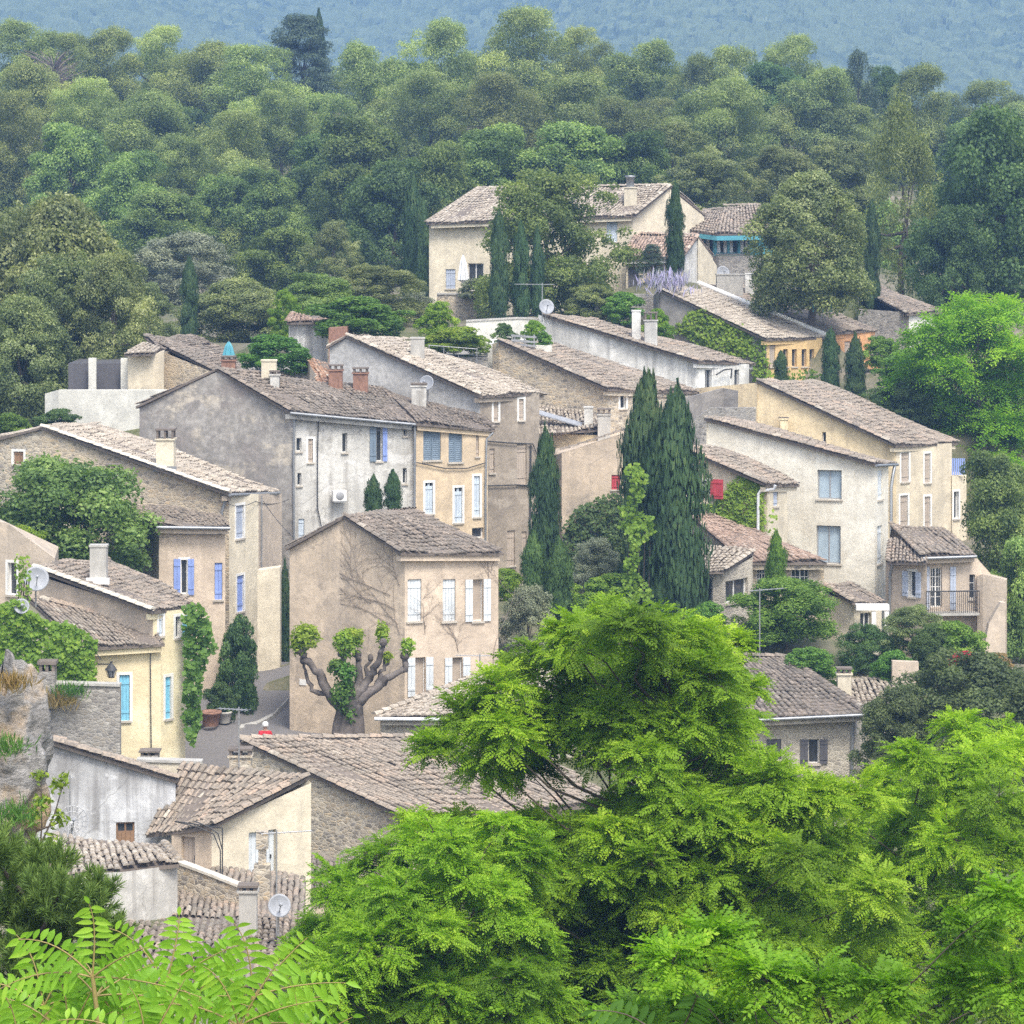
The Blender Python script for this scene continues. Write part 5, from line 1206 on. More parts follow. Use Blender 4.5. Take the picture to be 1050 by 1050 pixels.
# ---------------------------------------------------------------- far slopes: continuous wood seen as one mass
def hill_mesh():
    na, nr = 620, 680
    a = np.linspace(-0.30, 0.30, na); r = np.exp(np.linspace(math.log(620), math.log(2700), nr))
    A, R = np.meshgrid(a, r, indexing='ij'); X = A * R; Y = R.copy()
    def fbm(x, y, s, seed):
        g = np.random.default_rng(seed); z = np.zeros_like(x)
        for k in range(7):
            th = g.uniform(0, 6.28); f = s * g.uniform(.6, 1.8); z += np.sin((x * math.cos(th) + y * math.sin(th)) * f + g.uniform(0, 6.28))
        return z / 7
    # nearer spur coming down from the middle to one side, higher slope behind
    base = np.interp(Y, [600, 820, 1000, 1250, 1500, 1800, 2200, 2700], [-60, -30, 0, 48, 86, 118, 205, 330])
    spur = 46 * np.exp(-((X - 0.085 * Y - 30) / 150) ** 2) * np.exp(-((Y - 1450) / 330) ** 2)
    spur2 = 30 * np.exp(-((X + 0.16 * Y) / 120) ** 2) * np.exp(-((Y - 1700) / 350) ** 2)
    Z = base + spur + spur2 + 30 * fbm(X, Y, .008, 3) + 16 * fbm(X, Y, .020, 4)
    # tree crowns: one dome per jittered cell
    cs = 6.0; ix, iy = np.floor(X / cs).astype(int), np.floor(Y / cs).astype(int); dome = np.zeros_like(X); tint = np.zeros_like(X)
    for dx in (-1, 0, 1):
        for dy in (-1, 0, 1):
            jx, jy = ix + dx, iy + dy
            h = (np.sin(jx * 127.1 + jy * 311.7) * 43758.5453) % 1; h2 = (np.sin(jx * 269.5 + jy * 183.3) * 24634.633) % 1; h3 = (np.sin(jx * 113.5 + jy * 71.9) * 14375.85) % 1
            d = np.hypot(X - (jx + .15 + .7 * h) * cs, Y - (jy + .15 + .7 * h2) * cs) / (cs * (.45 + .4 * h3))
            v = np.sqrt(np.maximum(0, 1 - d * d)) * cs * (.3 + .4 * h3)
            up = v > dome; dome = np.where(up, v, dome); tint = np.where(up, h, tint)
    Z = Z + dome + np.random.default_rng(5).normal(0, .35, X.shape)
    n, m = X.shape; mb = MB(); i = np.arange(n * m).reshape(n, m)
    f = np.stack([i[:-1, :-1], i[1:, :-1], i[1:, 1:], i[:-1, 1:]], -1).reshape(-1, 4)
    mb.add(np.stack([X, Y, Z + CZ], -1).reshape(-1, 3), f, 0, tint[:-1, :-1].ravel(), False)
    t = NT('distant_wood'); c = t.ramp(t.n('Attribute', attribute_name='rnd').outputs['Fac'], [(0, (0.05, 0.075, 0.035)), (.5, (0.085, 0.115, 0.052)), (1, (0.13, 0.16, 0.075))])
    big = t.noise(t.pos(), 0.012, 5, 0.6); rock = t.noise(t.pos((1, 1, 2.5)), 0.03, 6, 0.7)
    c = t.mix(t.ramp(big, [(.42, 0.), (.60, .8)]), c, (0.11, 0.14, 0.06)); c = t.mix(t.ramp(rock, [(.70, 0.), (.76, .6)]), c, (0.40, 0.37, 0.32))
    return tag(mb.build('hills', t.bsdf(c, .95)), kind='structure')
hill_mesh()
# ---------------------------------------------------------------- air
def haze():
    mb = MB(); mb.box((-1000, -40, 3), (2000, 0, 0), (0, 2900, 0), (0, 0, 480))
    t = NT('summer_haze'); v = t.n('VolumePrincipled', {'Color': (0.32, 0.55, 1.0, 1), 'Density': HAZE, 'Anisotropy': 0.1})
    t.t.links.new(v.outputs[0], t.out.inputs[1])
    return tag(mb.build('haze', t.m), kind='stuff')
HAZE = 0.00042
haze()
# ================================================================ FEATHERY TREES IN FRONT
def compound(mb, p, d, n, L, g, col, pairs=7, lw=0.23, ww=0.52, droop=0.18, mi=0):
    """pinnate leaves: K leaves at p along d, facing n; leaflets in pairs along a drooping stalk"""
    K = len(p)
    d = d / np.linalg.norm(d, axis=1, keepdims=True)
    n = n - d * np.sum(n * d, axis=1, keepdims=True); n /= (np.linalg.norm(n, axis=1, keepdims=True) + 1e-9)
    s = np.cross(d, n); L = L[:, None]
    down = np.array([0, 0, -1.0])
    for k in range(pairs + 1):
        t = .14 + .86 * k / pairs
        c = p + d * L * t + down * (droop * L * t * t)
        taper = (1 - .45 * abs(t - .5))
        for sg in ((-1, 1) if k < pairs else (0,)):
            ax = (s * sg * .9 + d * .45) if sg else d
            ax = ax + down * .25 + g.normal(size=(K, 3)) * .12; ax /= np.linalg.norm(ax, axis=1, keepdims=True)
            nn = n + g.normal(size=(K, 3)) * .25
            q = np.cross(nn, ax); q /= np.linalg.norm(q, axis=1, keepdims=True)
            l = L * lw * taper * g.uniform(.85, 1.15, (K, 1)); w = l * ww
            V = np.stack([c, c + ax * l * .45 + q * w * .5, c + ax * l, c + ax * l * .45 - q * w * .5], 1).reshape(-1, 3)
            mb.add(V, np.arange(K * 4).reshape(K, 4), mi, np.clip(col + g.normal(0, .05, K), 0, 1))
def pad(mb, tw, c, r, g, nt=34, per=11, L=.30, tint=0.0, flat=.55, pairs=7):
    """one layered spray of feathery leaves: twigs from the middle of the pad outwards, drooping at their ends"""
    c = Vector(c); P_, D_, N_, L_, C_ = [], [], [], [], []
    for i in range(nt):
        th = g.uniform(0, 6.283); el = g.uniform(-.5, 1.35)
        ln = r * g.uniform(.6, 1.12)
        e = Vector((math.cos(th) * math.cos(el), math.sin(th) * math.cos(el), math.sin(el) * flat)) * ln
        o = Vector(g.normal(size=3) * r * .12)
        pts = []
        for k in range(5):
            t = k / 4; pts.append(c + o + e * t + Vector((0, 0, -.14 * r * t * t + .10 * r * math.sin(t * 3))))
        if i % 3 == 0: tw.tube(pts[:4], [.012, .01, .007, .004], 3, 0, False)
        for j in range(per):
            t = .22 + .78 * j / per + g.uniform(-.03, .03); k = min(3, int(t * 4)); f = t * 4 - k
            p = pts[k].lerp(pts[k + 1], min(1, f)); dv = (pts[k + 1] - pts[k]).normalized()
            side = dv.cross(Vector((0, 0, 1))); side = side.normalized() if side.length > .01 else Vector((1, 0, 0))
            sg = 1 if j % 2 else -1
            dd = dv * g.uniform(.5, 1.0) + side * sg * g.uniform(.5, 1.0) + Vector((0, 0, g.uniform(-.35, .45)))
            P_.append(tuple(p)); D_.append(tuple(dd)); N_.append(tuple(Vector((0, 0, 1)) * .9 + e.normalized() * .5 + Vector(g.normal(size=3) * .3)))
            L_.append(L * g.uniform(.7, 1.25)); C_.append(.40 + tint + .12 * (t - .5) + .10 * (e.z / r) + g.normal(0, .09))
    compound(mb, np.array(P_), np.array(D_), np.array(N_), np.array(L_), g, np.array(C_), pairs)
def feather_tree(name, label, cat, pads, Y0, base_px, seed, mat, L=.30, nt=36, per=11, spread=2.0, trunk_r=.22, bpy_=1120, flat=.8, pairs=7):
    g = np.random.default_rng(seed)
    base = P(base_px, bpy_, Y0); t = thing(name, label, cat, base)
    mb, tw = MB(), MB()
    hub = [base + Vector((0, 0, -2))]
    tops = []
    for (px, py, r, *dy) in pads:
        Y = Y0 + (dy[0] if dy else g.uniform(-spread, spread)); R = r * Y / F
        c = P(px, py, Y); tops.append((c, R))
        pad(mb, tw, c, R, g, nt=int(nt * (r / 50) ** 1.3) + 8, per=per, L=L, tint=g.normal(0, .14), flat=flat, pairs=pairs)
    cm = sum((c for c, _ in tops), Vector()) / len(tops)
    zt = max(c.z for c, _ in tops); spine = []
    for k in range(6):
        f = k / 5; spine.append(Vector((base.x + (cm.x - base.x) * f + .25 * math.sin(k * 2.1 + seed), Y0 + .3 * math.cos(k * 1.7), base.z - 2 + (zt - .8 - base.z + 2) * f)))
    tw.tube(spine, [trunk_r * (1.2 - .95 * k / 5) for k in range(6)], 8)
    for c, R in tops:
        tz = c.z - .9 - .35 * math.hypot(c.x - cm.x, c.y - Y0); f = min(.97, max(.05, (tz - spine[0].z) / (spine[-1].z - spine[0].z))) * 5
        k = min(4, int(f)); a = spine[k].lerp(spine[k + 1], f - k); m = a.lerp(c, .5) + Vector((g.normal() * .15, g.normal() * .15, -.12))
        tw.tube([a, a.lerp(m, .5) + Vector((g.normal() * .12, g.normal() * .12, .05)), m, m.lerp(c, .5) + Vector((g.normal() * .1, g.normal() * .1, .06)), c + Vector((0, 0, -R * .15))], [q_ * min(1, trunk_r / .12) for q_ in (.035, .03, .022, .015, .008)], 5, 0, False)
    mb.build('crown', LM[mat], t); tw.build('trunk', M['bark'], t)
    return t
A = [(646, 652, 52), (600, 660, 45), (690, 655, 45), (722, 668, 42), (556, 690, 42), (612, 700, 50), (668, 700, 52), (730, 700, 42), (512, 712, 36), (478, 742, 38), (452, 772, 24), (520, 745, 42), (572, 740, 46), (498, 786, 30),
     (628, 745, 50), (690, 748, 50), (742, 735, 36), (545, 790, 34), (660, 785, 44), (720, 790, 50), (765, 808, 42), (752, 765, 24),
     (690, 835, 50), (745, 845, 52), (800, 845, 48), (640, 835, 40), (845, 870, 44), (600, 880, 46), (560, 860, 42), (668, 890, 54), (730, 900, 56), (795, 905, 54), (855, 925, 50), (620, 930, 52), (560, 920, 48), (510, 895, 44),
     (690, 955, 56), (760, 965, 58), (830, 985, 54), (890, 985, 50), (640, 990, 52), (580, 980, 50), (530, 960, 46), (700, 1020, 56), (780, 1030, 56), (860, 1045, 54), (620, 1045, 52), (545, 1035, 50)]
B_ = [(px + random.uniform(-25, 25), py + random.uniform(5, 35), r, 3.5) for (px, py, r) in A if py > 790 or (560 < px < 730 and py > 690 and py < 760)]
def infill(poly, step, seed, r, dy):
    g = random.Random(seed); out = []; xs = [p[0] for p in poly]; ys = [p[1] for p in poly]
    y = min(ys)
    while y < max(ys):
        x = min(xs)
        while x < max(xs):
            a, b = x + g.uniform(-.35, .35) * step, y + g.uniform(-.35, .35) * step; c = False; j = len(poly) - 1
            for i in range(len(poly)):
                if (poly[i][1] > b) != (poly[j][1] > b) and a < (poly[j][0] - poly[i][0]) * (b - poly[i][1]) / (poly[j][1] - poly[i][1]) + poly[i][0]: c = not c
                j = i
            if c: out.append((a, b, r * g.uniform(.8, 1.15), g.uniform(*dy)))
            x += step
        y += step * .8
    return out
A += [(622, 626, 16), (575, 652, 16), (528, 690, 16), (755, 662, 16), (442, 764, 16), (772, 706, 16), (795, 818, 34), (840, 826, 36), (880, 822, 34), (470, 850, 30), (430, 850, 24)]
B_ += infill([(470, 760), (560, 700), (640, 660), (730, 680), (770, 800), (860, 840), (905, 900), (905, 1080), (330, 1080), (420, 930), (520, 880), (600, 850), (640, 790), (590, 770), (520, 780)], 62, 5, 50, (1.0, 4.0)) + infill([(480, 760), (560, 700), (650, 650), (730, 690), (770, 760), (840, 830), (900, 920), (905, 1080), (400, 1080), (470, 930), (560, 870), (620, 830), (660, 760), (600, 740)], 64, 15, 36, (-1.5, 1.0)) + infill([(700, 830), (850, 850), (900, 920), (905, 1080), (420, 1080), (480, 930), (560, 880), (640, 850)], 52, 25, 32, (-3.0, -1.2))
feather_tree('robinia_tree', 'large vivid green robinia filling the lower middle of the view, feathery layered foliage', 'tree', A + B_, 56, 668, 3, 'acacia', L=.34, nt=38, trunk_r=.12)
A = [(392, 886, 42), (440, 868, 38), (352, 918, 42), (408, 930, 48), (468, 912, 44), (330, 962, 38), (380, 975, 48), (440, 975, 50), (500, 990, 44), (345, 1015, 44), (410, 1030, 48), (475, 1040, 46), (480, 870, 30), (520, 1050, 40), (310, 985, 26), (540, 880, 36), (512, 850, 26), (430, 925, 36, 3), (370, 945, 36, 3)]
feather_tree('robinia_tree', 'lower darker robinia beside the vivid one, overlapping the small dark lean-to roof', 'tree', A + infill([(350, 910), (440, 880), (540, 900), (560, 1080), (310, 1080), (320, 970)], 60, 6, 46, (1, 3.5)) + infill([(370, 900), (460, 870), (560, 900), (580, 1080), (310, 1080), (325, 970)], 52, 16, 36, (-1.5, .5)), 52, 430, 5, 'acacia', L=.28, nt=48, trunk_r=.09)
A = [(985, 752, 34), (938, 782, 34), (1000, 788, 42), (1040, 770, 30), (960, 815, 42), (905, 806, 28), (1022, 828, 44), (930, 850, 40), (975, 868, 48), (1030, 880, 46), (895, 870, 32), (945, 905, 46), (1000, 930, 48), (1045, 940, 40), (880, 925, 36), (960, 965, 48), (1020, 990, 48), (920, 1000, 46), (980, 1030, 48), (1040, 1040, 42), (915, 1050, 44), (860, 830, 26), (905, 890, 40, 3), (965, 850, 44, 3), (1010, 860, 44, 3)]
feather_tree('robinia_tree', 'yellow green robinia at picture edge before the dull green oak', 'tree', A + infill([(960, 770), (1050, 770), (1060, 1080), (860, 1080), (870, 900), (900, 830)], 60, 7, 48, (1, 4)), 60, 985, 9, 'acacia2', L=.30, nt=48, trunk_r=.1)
A = [(690, 985, 24), (735, 968, 24), (780, 1005, 30), (840, 1012, 28), (700, 1035, 34), (760, 1050, 34), (900, 1020, 28), (1000, 960, 20), (1035, 920, 22), (1040, 1010, 30), (990, 1010, 24), (640, 1050, 26)]
feather_tree('ailanthus_shoot', 'sprays with bigger leaflets rising along the bottom edge before the robinias', 'tree', A, 32, 790, 12, 'acacia', L=.34, nt=26, per=7, spread=1.0, trunk_r=.05, pairs=8)

A = [(990, 318, 26), (1030, 322, 28), (960, 345, 24), (1000, 350, 32), (1040, 362, 30), (938, 374, 20), (970, 382, 30), (1015, 392, 34), (952, 404, 24), (1045, 410, 32), (985, 420, 30), (1020, 440, 34), (925, 392, 14), (998, 470, 26), (1045, 455, 30), (1030, 482, 26), (975, 440, 18), (1050, 490, 26), (1010, 330, 24), (940, 350, 16)]
feather_tree('acacia_tree', 'bright green acacia standing over the ochre house end', 'tree', A + infill([(960, 340), (1050, 330), (1055, 500), (1000, 480), (960, 420), (935, 390)], 34, 8, 30, (1, 4)), 156, 1010, 15, 'acacia', L=.80, nt=80, per=8, spread=1.5, trunk_r=.2, bpy_=540, pairs=4)
GPTS.append(tuple(P(1010, 540, 156)))
# ---------------------------------------------------------------- tree of heaven fronds close to the camera
def frond(mb, st, b, d, L, g, pairs=9, col=.45, lw=.21):
    b = Vector(b); d = Vector(d).normalized(); side = d.cross(Vector((0, -1, .35))).normalized(); n = side.cross(d).normalized()
    pts = []
    for k in range(9):
        t = k / 8; pts.append(b + d * L * t + Vector((0, 0, -.30 * L * t * t)) + side * .05 * L * math.sin(t * 2.5))
    st.tube(pts, [.007 * (1 - .7 * k / 8) for k in range(9)], 5, 0, False)
    for k in range(pairs + 1):
        t = .16 + .84 * k / pairs; i = min(7, int(t * 8)); f = t * 8 - i; c = pts[i].lerp(pts[i + 1], f); dv = (pts[i + 1] - pts[i]).normalized()
        for sg in ((-1, 1) if k < pairs else (0,)):
            if g.random() < .05: continue
            ax = (side * sg * .92 + dv * .42 + Vector((0, 0, -.18 + g.normal() * .12)) + dv * g.normal() * .10).normalized() if sg else dv
            nn = (n + Vector(g.normal(size=3) * .18)).normalized(); q = nn.cross(ax).normalized(); nn = ax.cross(q).normalized()
            l = L * lw * (1 - .55 * abs(t - .45)) * g.uniform(.88, 1.12); w = l * .31; vs = []; NS = 6
            for s_ in range(NS + 1):
                u = s_ / NS; ww = w * .5 * (math.sin(math.pi * min(1, u * 1.05 + .03)) ** .75 if 0 < u < 1 else .02); cc = c + ax * l * u + Vector((0, 0, -.35 * l * u * u))
                vs += [tuple(cc - q * ww + nn * ww * .22), tuple(cc), tuple(cc + q * ww + nn * ww * .22)]
            fs = [[3 * s_ + e, 3 * s_ + e + 1, 3 * s_ + e + 4, 3 * s_ + e + 3] for s_ in range(NS) for e in (0, 1)]
            mb.add(vs, fs, 0, float(np.clip(col + g.normal(0, .08) - .12 * (.5 - t), 0, 1)), True)
g = np.random.default_rng(21)
t = thing('tree_of_heaven', 'young tree of heaven with big pale green pinnate fronds at bottom edge', 'tree', P(150, 1150, 19))
mb, st = MB(), MB()
crowns = [(45, 1040, 19.3, [(-.3, 0, 1), (.3, -.1, .9), (-.8, -.1, .5), (.8, -.1, .5)]), (170, 1020, 19.2, [(.1, 0, 1), (-.5, -.1, .8), (.6, -.2, .7)]), (260, 1030, 19.4, [(.5, 0, .9), (-.2, -.1, 1), (.9, -.1, .5)]), (120, 1055, 19.1, [(0, 0, 1), (.5, -.1, .8), (-.5, -.2, .8)]),
          (70, 1075, 19.0, [(-.6, .1, .5), (-.15, .0, 1), (.25, 0, .9), (.7, .1, .4), (-.9, 0, .25), (.5, -.4, .7)]),
          (95, 1010, 18.6, [(-.05, -.1, 1), (.5, -.3, .6), (-.6, -.2, .6), (.9, -.2, .2), (-.9, -.1, .15)]),
          (200, 1035, 19.6, [(-.15, 0, 1), (.3, -.2, .85), (-.6, -.2, .6), (.75, -.1, .5), (.9, -.2, .1), (-.9, -.1, .2)]),
          (245, 1060, 18.8, [(.35, -.1, .95), (.75, -.2, .6), (-.35, -.2, .9), (.95, 0, .3), (-.8, -.1, .4)]),
          (150, 1085, 18.4, [(-.2, -.1, 1), (.3, -.1, .9), (-.7, -.1, .5), (.7, -.2, .4)]),
          (20, 1090, 18.7, [(-.2, -.1, 1), (.35, -.2, .85), (.8, -.2, .45)]),
          (300, 1095, 18.9, [(.0, -.1, 1), (.5, -.2, .7), (-.45, -.2, .8), (.9, -.1, .4)])]
for (px, py, Y, ds) in crowns:
    py -= 8; c = P(px, py, Y); st.tube([P(150 + (px - 150) * .6, 1180, Y + .1), c], [.022, .014], 6)
    for d in ds: frond(mb, st, c, d, g.uniform(.54, .70), g, pairs=9, col=.42 + g.normal(0, .09))
    for k in range(6): frond(mb, st, c + Vector((0, .15, -.15)), (g.normal(), .3, g.uniform(.1, .6)), g.uniform(.4, .55), g, pairs=9, col=.3)
mb.build('crown', LM['ailanthus'], t); st.build('trunk', plain('reddish_green_stem', (0.28, 0.22, 0.08), .6), t)
# short broad leafed spray at bottom between the trees
t = thing('tree_of_heaven', 'single pale frond spray poking up at bottom under the vivid robinia', 'tree', P(690, 1120, 17))
mb, st = MB(), MB()
for d in ((-.9, -.1, .25), (-.5, -.2, .5), (.7, -.2, .42), (.9, -.1, .15), (.1, -.3, .6)): frond(mb, st, P(690, 1078, 17), d, .66, g, pairs=9, col=.25)
st.tube([P(690, 1140, 17), P(690, 1078, 17)], .012, 5); mb.build('crown', LM['green'], t); st.build('trunk', M['bark'], t)

# ---------------------------------------------------------------- pine at the edge
def needle_tree(label, spots, Y0, base_px, seed):
    g = np.random.default_rng(seed); t = thing('pine_tree', label, 'tree', P(base_px, 1130, Y0)); mb, tw = MB(), MB()
    trunk = [P(base_px, 1180, Y0), P(base_px + 6, 1000, Y0), P(base_px + 2, 920, Y0)]; tw.tube(trunk, [.12, .08, .03], 8)
    for (px, py, r, *_) in spots:
        py += 14; r *= 1.12
        Y = Y0 + g.uniform(-1, 1); c = P(px, py, Y); R = r * Y / F
        a = P(base_px + 4, min(1100, py + 40 + abs(px - base_px) * .3), Y0); tw.tube([a, a.lerp(c, .5) + Vector((0, 0, -.06)), c], [.04, .028, .012], 5, 0, False)
        for i in range(int(r * .75)):
            dv = g.normal(size=3); dv /= np.linalg.norm(dv); dv[2] = abs(dv[2]) * .9 + .1 if g.random() < .75 else dv[2]
            tip = np.array(c) + dv * R * g.uniform(.55, 1.05); K = 150
            sd = (tip - np.array(c)); sd = sd / np.linalg.norm(sd); sd = sd * .7 + np.array([0, 0, .55]); sd /= np.linalg.norm(sd)
            f = g.random(K); p = tip[None] - sd[None] * (f[:, None] * .30)
            nd = sd[None] * 1.15 + g.normal(size=(K, 3)) * .55; nd /= np.linalg.norm(nd, axis=1, keepdims=True)
            Ln = .13
            nrm = np.cross(nd, g.normal(size=(K, 3)))
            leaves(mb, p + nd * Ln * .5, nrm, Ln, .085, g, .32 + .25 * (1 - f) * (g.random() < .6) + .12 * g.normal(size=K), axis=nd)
    mb.build('crown', LM['fgpine'], t); tw.build('trunk', M['bark'], t)
needle_tree('dark green long needled pine beneath the rock at bottom edge', [(20, 880, 34), (52, 872, 26), (8, 920, 40), (60, 905, 34), (95, 905, 24), (30, 945, 42), (82, 938, 34), (112, 945, 22), (10, 985, 40), (55, 985, 40), (98, 985, 28), (122, 960, 14), (25, 1020, 40), (75, 1020, 36), (-8, 860, 28), (38, 905, 36), (105, 1015, 26), (0, 1050, 36)], 34, 28, 4)
# ================================================================ IVY, WALLS, SMALL THINGS
def wall_thing(name, label, cat, pts, base, mat, th=.35, coping=None, cov=.06):
    """free standing wall: pts = top line (px, py, Y); base = (py, Y)"""
    tp = [P(*p) for p in pts]; zb = P(0, base[0], base[1]).z - 2
    t = thing(name, label, cat, (tp[0].x, tp[0].y, zb), kind='thing'); mb = MB()
    n = len(tp); off = Vector((0, th, 0))
    for a, b in zip(tp, tp[1:]):
        a0, b0 = Vector((a.x, a.y, zb)), Vector((b.x, b.y, zb))
        mb.add([tuple(x) for x in (a0, b0, b, a, a0 + off, b0 + off, b + off, a + off)], [[0, 1, 2, 3], [5, 4, 7, 6], [3, 2, 6, 7], [1, 5, 6, 2], [4, 0, 3, 7]])
    mb.build('wall', M[mat], t)
    if coping:
        cb = MB()
        for i, (a, b) in enumerate(zip(tp, tp[1:])):
            if coping.startswith('tile'): tile_run(cb, a + Vector((0, th / 2, .01)), b + Vector((0, th / 2, .01)), seed=i, r=.16, lift=0.0)
            else: cb.box(a + Vector((0, -cov, .003)), b - a, (0, th + 2 * cov, 0), (0, 0, .08))
        cb.build('coping', M[coping], t)
    return t
def ivy(label, poly, mat, Yf, size=.16, dens=55, thick=.25, name='ivy', col=.45, seed=0, stems=True):
    """leaves hugging a wall inside a picture polygon; Yf(px, py) is the wall's distance"""
    g = np.random.default_rng(seed); poly = np.array(poly, float); lo, hi = poly.min(0), poly.max(0)
    sc = F / Yf(*poly.mean(0)); n = int((hi - lo).prod() / sc ** 2 * dens)
    q = lo + g.random((n, 2)) * (hi - lo); ins = np.zeros(n, bool); j = len(poly) - 1
    for i in range(len(poly)):
        a, b = poly[i], poly[j]; c = ((a[1] > q[:, 1]) != (b[1] > q[:, 1])) & (q[:, 0] < (b[0] - a[0]) * (q[:, 1] - a[1]) / (b[1] - a[1] + 1e-9) + a[0]); ins ^= c; j = i
    q = q[ins] + g.normal(0, 1.2, (ins.sum(), 2)); K = len(q)
    lump = np.sin(q[:, 0] * .22 + seed) * np.sin(q[:, 1] * .27 + seed * 2) * .5 + np.sin(q[:, 0] * .07) * np.cos(q[:, 1] * .09) * .5
    Y = np.array([Yf(a, b) for a, b in q]) - .04 - thick * (g.random(K) * .6 + .4 * (lump + .6).clip(0, 1.2))
    p = np.stack([(q[:, 0] - HX) * Y / F, Y, CZ + (HY - q[:, 1]) * Y / F], 1)
    nr = np.stack([g.normal(0, .5, K) + .15 * lump, -np.ones(K), .55 + g.normal(0, .5, K)], 1)
    mb = MB(); leaves(mb, p, nr, size, .8, g, col + .18 * lump + .14 * g.normal(size=K))
    c = poly.mean(0); b = P(c[0], hi[1], Yf(c[0], hi[1])); t = thing(name, label, 'climbing plant', b)
    mb.build('foliage', LM[mat], t)
    if stems:
        sb = MB()
        for k in range(5):
            x = lo[0] + (hi[0] - lo[0]) * (.2 + .15 * k); sb.tube([P(x, hi[1], Yf(x, hi[1]) - .03), P(x + 2, (lo[1] + hi[1]) / 2, Yf(x, (lo[1] + hi[1]) / 2) - .03)], .03, 4)
        sb.build('stem', M['bark'], t)
    return t
def plane_of(h, seg):
    def f(px, py):
        t = h.hit(px, seg); a, b = h.fr[seg], h.fr[seg + 1]; return a.y + (b.y - a.y) * t
    return f
# ivy
ivy('vivid green ivy sheet round the crimson shutter', [(716, 520), (736, 514), (746, 500), (760, 487), (775, 492), (783, 505), (783, 545), (760, 541), (735, 530), (712, 523)], 'lime', plane_of(HS['ivy_red'], 0), .15, 320, seed=1, col=.52)
ivy('dark ivy mound covering the lower sand coloured wall', [(578, 590), (577, 540), (590, 523), (612, 510), (632, 507), (650, 514), (654, 600)], 'dark', plane_of(HS['sand'], 1), .17, 240, .6, seed=2)
ivy('bright ivy spread on the grey gable under pale tiles', [(693, 338), (705, 322), (722, 316), (742, 328), (760, 332), (770, 348), (772, 366), (750, 366), (728, 358), (708, 350)], 'lime', plane_of(HS['ivy_gable'], 1), .2, 150, .4, seed=3, col=.35)
ivy('ivy strand hanging at the corner of the ochre front', [(772, 350), (784, 344), (787, 372), (792, 400), (775, 396), (768, 372)], 'lime', plane_of(HS['ivy_gable'], 1), .2, 110, .4, seed=4, col=.3)
ivy('leafy hedge along the foot of the yellow ochre front', [(786, 380), (842, 380), (846, 394), (820, 392), (788, 392)], 'lime', lambda x, y: 163.5, .2, 60, .5, seed=14, col=.3)
ivy('golden green creeper climbing the great cypress', [(642, 480), (655, 474), (664, 486), (660, 510), (650, 522), (668, 530), (672, 545), (655, 560), (654, 590), (668, 604), (668, 618), (640, 618), (636, 590), (648, 560), (636, 540), (636, 520), (648, 505)], 'lime', lambda x, y: 123.9, .18, 170, 1.4, seed=5, col=.45)
ivy('small ivy tuft at the corner of cream ivy house', [(786, 520), (797, 522), (796, 548), (784, 548)], 'lime', lambda x, y: 131.3, .15, 40, .3, seed=6, stems=False)
ivy('bright green creeper blanket above the rubble wall', [(-5, 620), (20, 616), (45, 636), (70, 640), (98, 656), (98, 700), (-5, 705)], 'lime', lambda x, y: 105.6, .17, 420, .5, seed=7, col=.42)
ivy('creeper clad pillar between two satellite dishes', [(15, 570), (30, 568), (31, 620), (17, 624)], 'lime', lambda x, y: 106.5, .13, 150, .4, seed=8)
ivy('hanging wisteria down the corner of yellow house', [(188, 624), (206, 618), (212, 632), (222, 664), (212, 674), (206, 700), (205, 745), (196, 768), (188, 740), (189, 680)], 'green', lambda x, y: 108.9, .20, 300, .7, seed=9, col=.55, stems=False)
b = MB()
# walls
wall_thing('garden_wall', 'grey rubble wall with flat coping before the creeper blanket', 'wall', [(20, 701, 104.6), (123, 704, 104.4)], (800, 104), 'greystone', coping='concrete')
wall_thing('garden_wall', 'stepped rubble wall with cream coping stones below arch ironwork', 'wall', [(182, 886, 90), (217, 899, 89.4), (262, 917, 88.6)], (960, 88), 'stone', coping='mortar')
wall_thing('terrace_wall', 'long pale rendered terrace wall left of the dark grey gable'.replace('left of', 'beside'), 'wall', [(46, 404, 146), (60, 400, 145.5), (180, 400, 144)], (470, 140), 'whitewall', th=.5)
wall_thing('garden_wall', 'low pale wall behind the yellow green clipped bush', 'wall', [(478, 330, 158), (530, 327, 159), (556, 328, 160.4)], (345, 156), 'whitewall', coping='concrete')
wall_thing('garden_wall', 'grey retaining wall below the lavender clump', 'wall', [(610, 300, 170), (672, 302, 170)], (345, 165), 'greystone')
wall_thing('garden_wall', 'old grey stained wall between great cypress and ochre gable', 'wall', [(690, 425, 148), (703, 408, 149), (742, 398, 151), (778, 404, 150)], (470, 145), 'greygable')
wall_thing('garden_wall', 'stained ochre wall with stone ends above the ivory roof edge', 'wall', [(700, 440, 144), (728, 418, 145), (775, 418, 147)], (470, 142), 'greystone')
wall_thing('garden_wall', 'tall ruined cream wall end by the narrow gap', 'wall', [(264, 585, 124.5), (287, 582, 124.6)], (720, 121), 'cream2', th=.8)
wall_thing('buttress', 'pale sloping buttress wall at the terrace end', 'wall', [(1008, 672, 126.5), (1014, 640, 126.8), (1026, 618, 127), (1031, 618, 127.2)], (690, 125), 'beige2', th=.5)
wall_thing('garden_wall', 'short beige garden wall under the trailing shrub', 'wall', [(915, 678, 118), (942, 679, 118)], (700, 117), 'beige2')
wall_thing('garden_wall', 'grey stone wall beside red annex under orange house', 'wall', [(893, 352, 173), (922, 360, 172.4), (940, 372, 172)], (440, 168), 'greystone')
wall_thing('garden_wall', 'low cream parapet behind the streaky white gable', 'wall', [(140, 781, 98.4), (207, 783, 98.8)], (810, 98), 'cream2', coping='concrete')
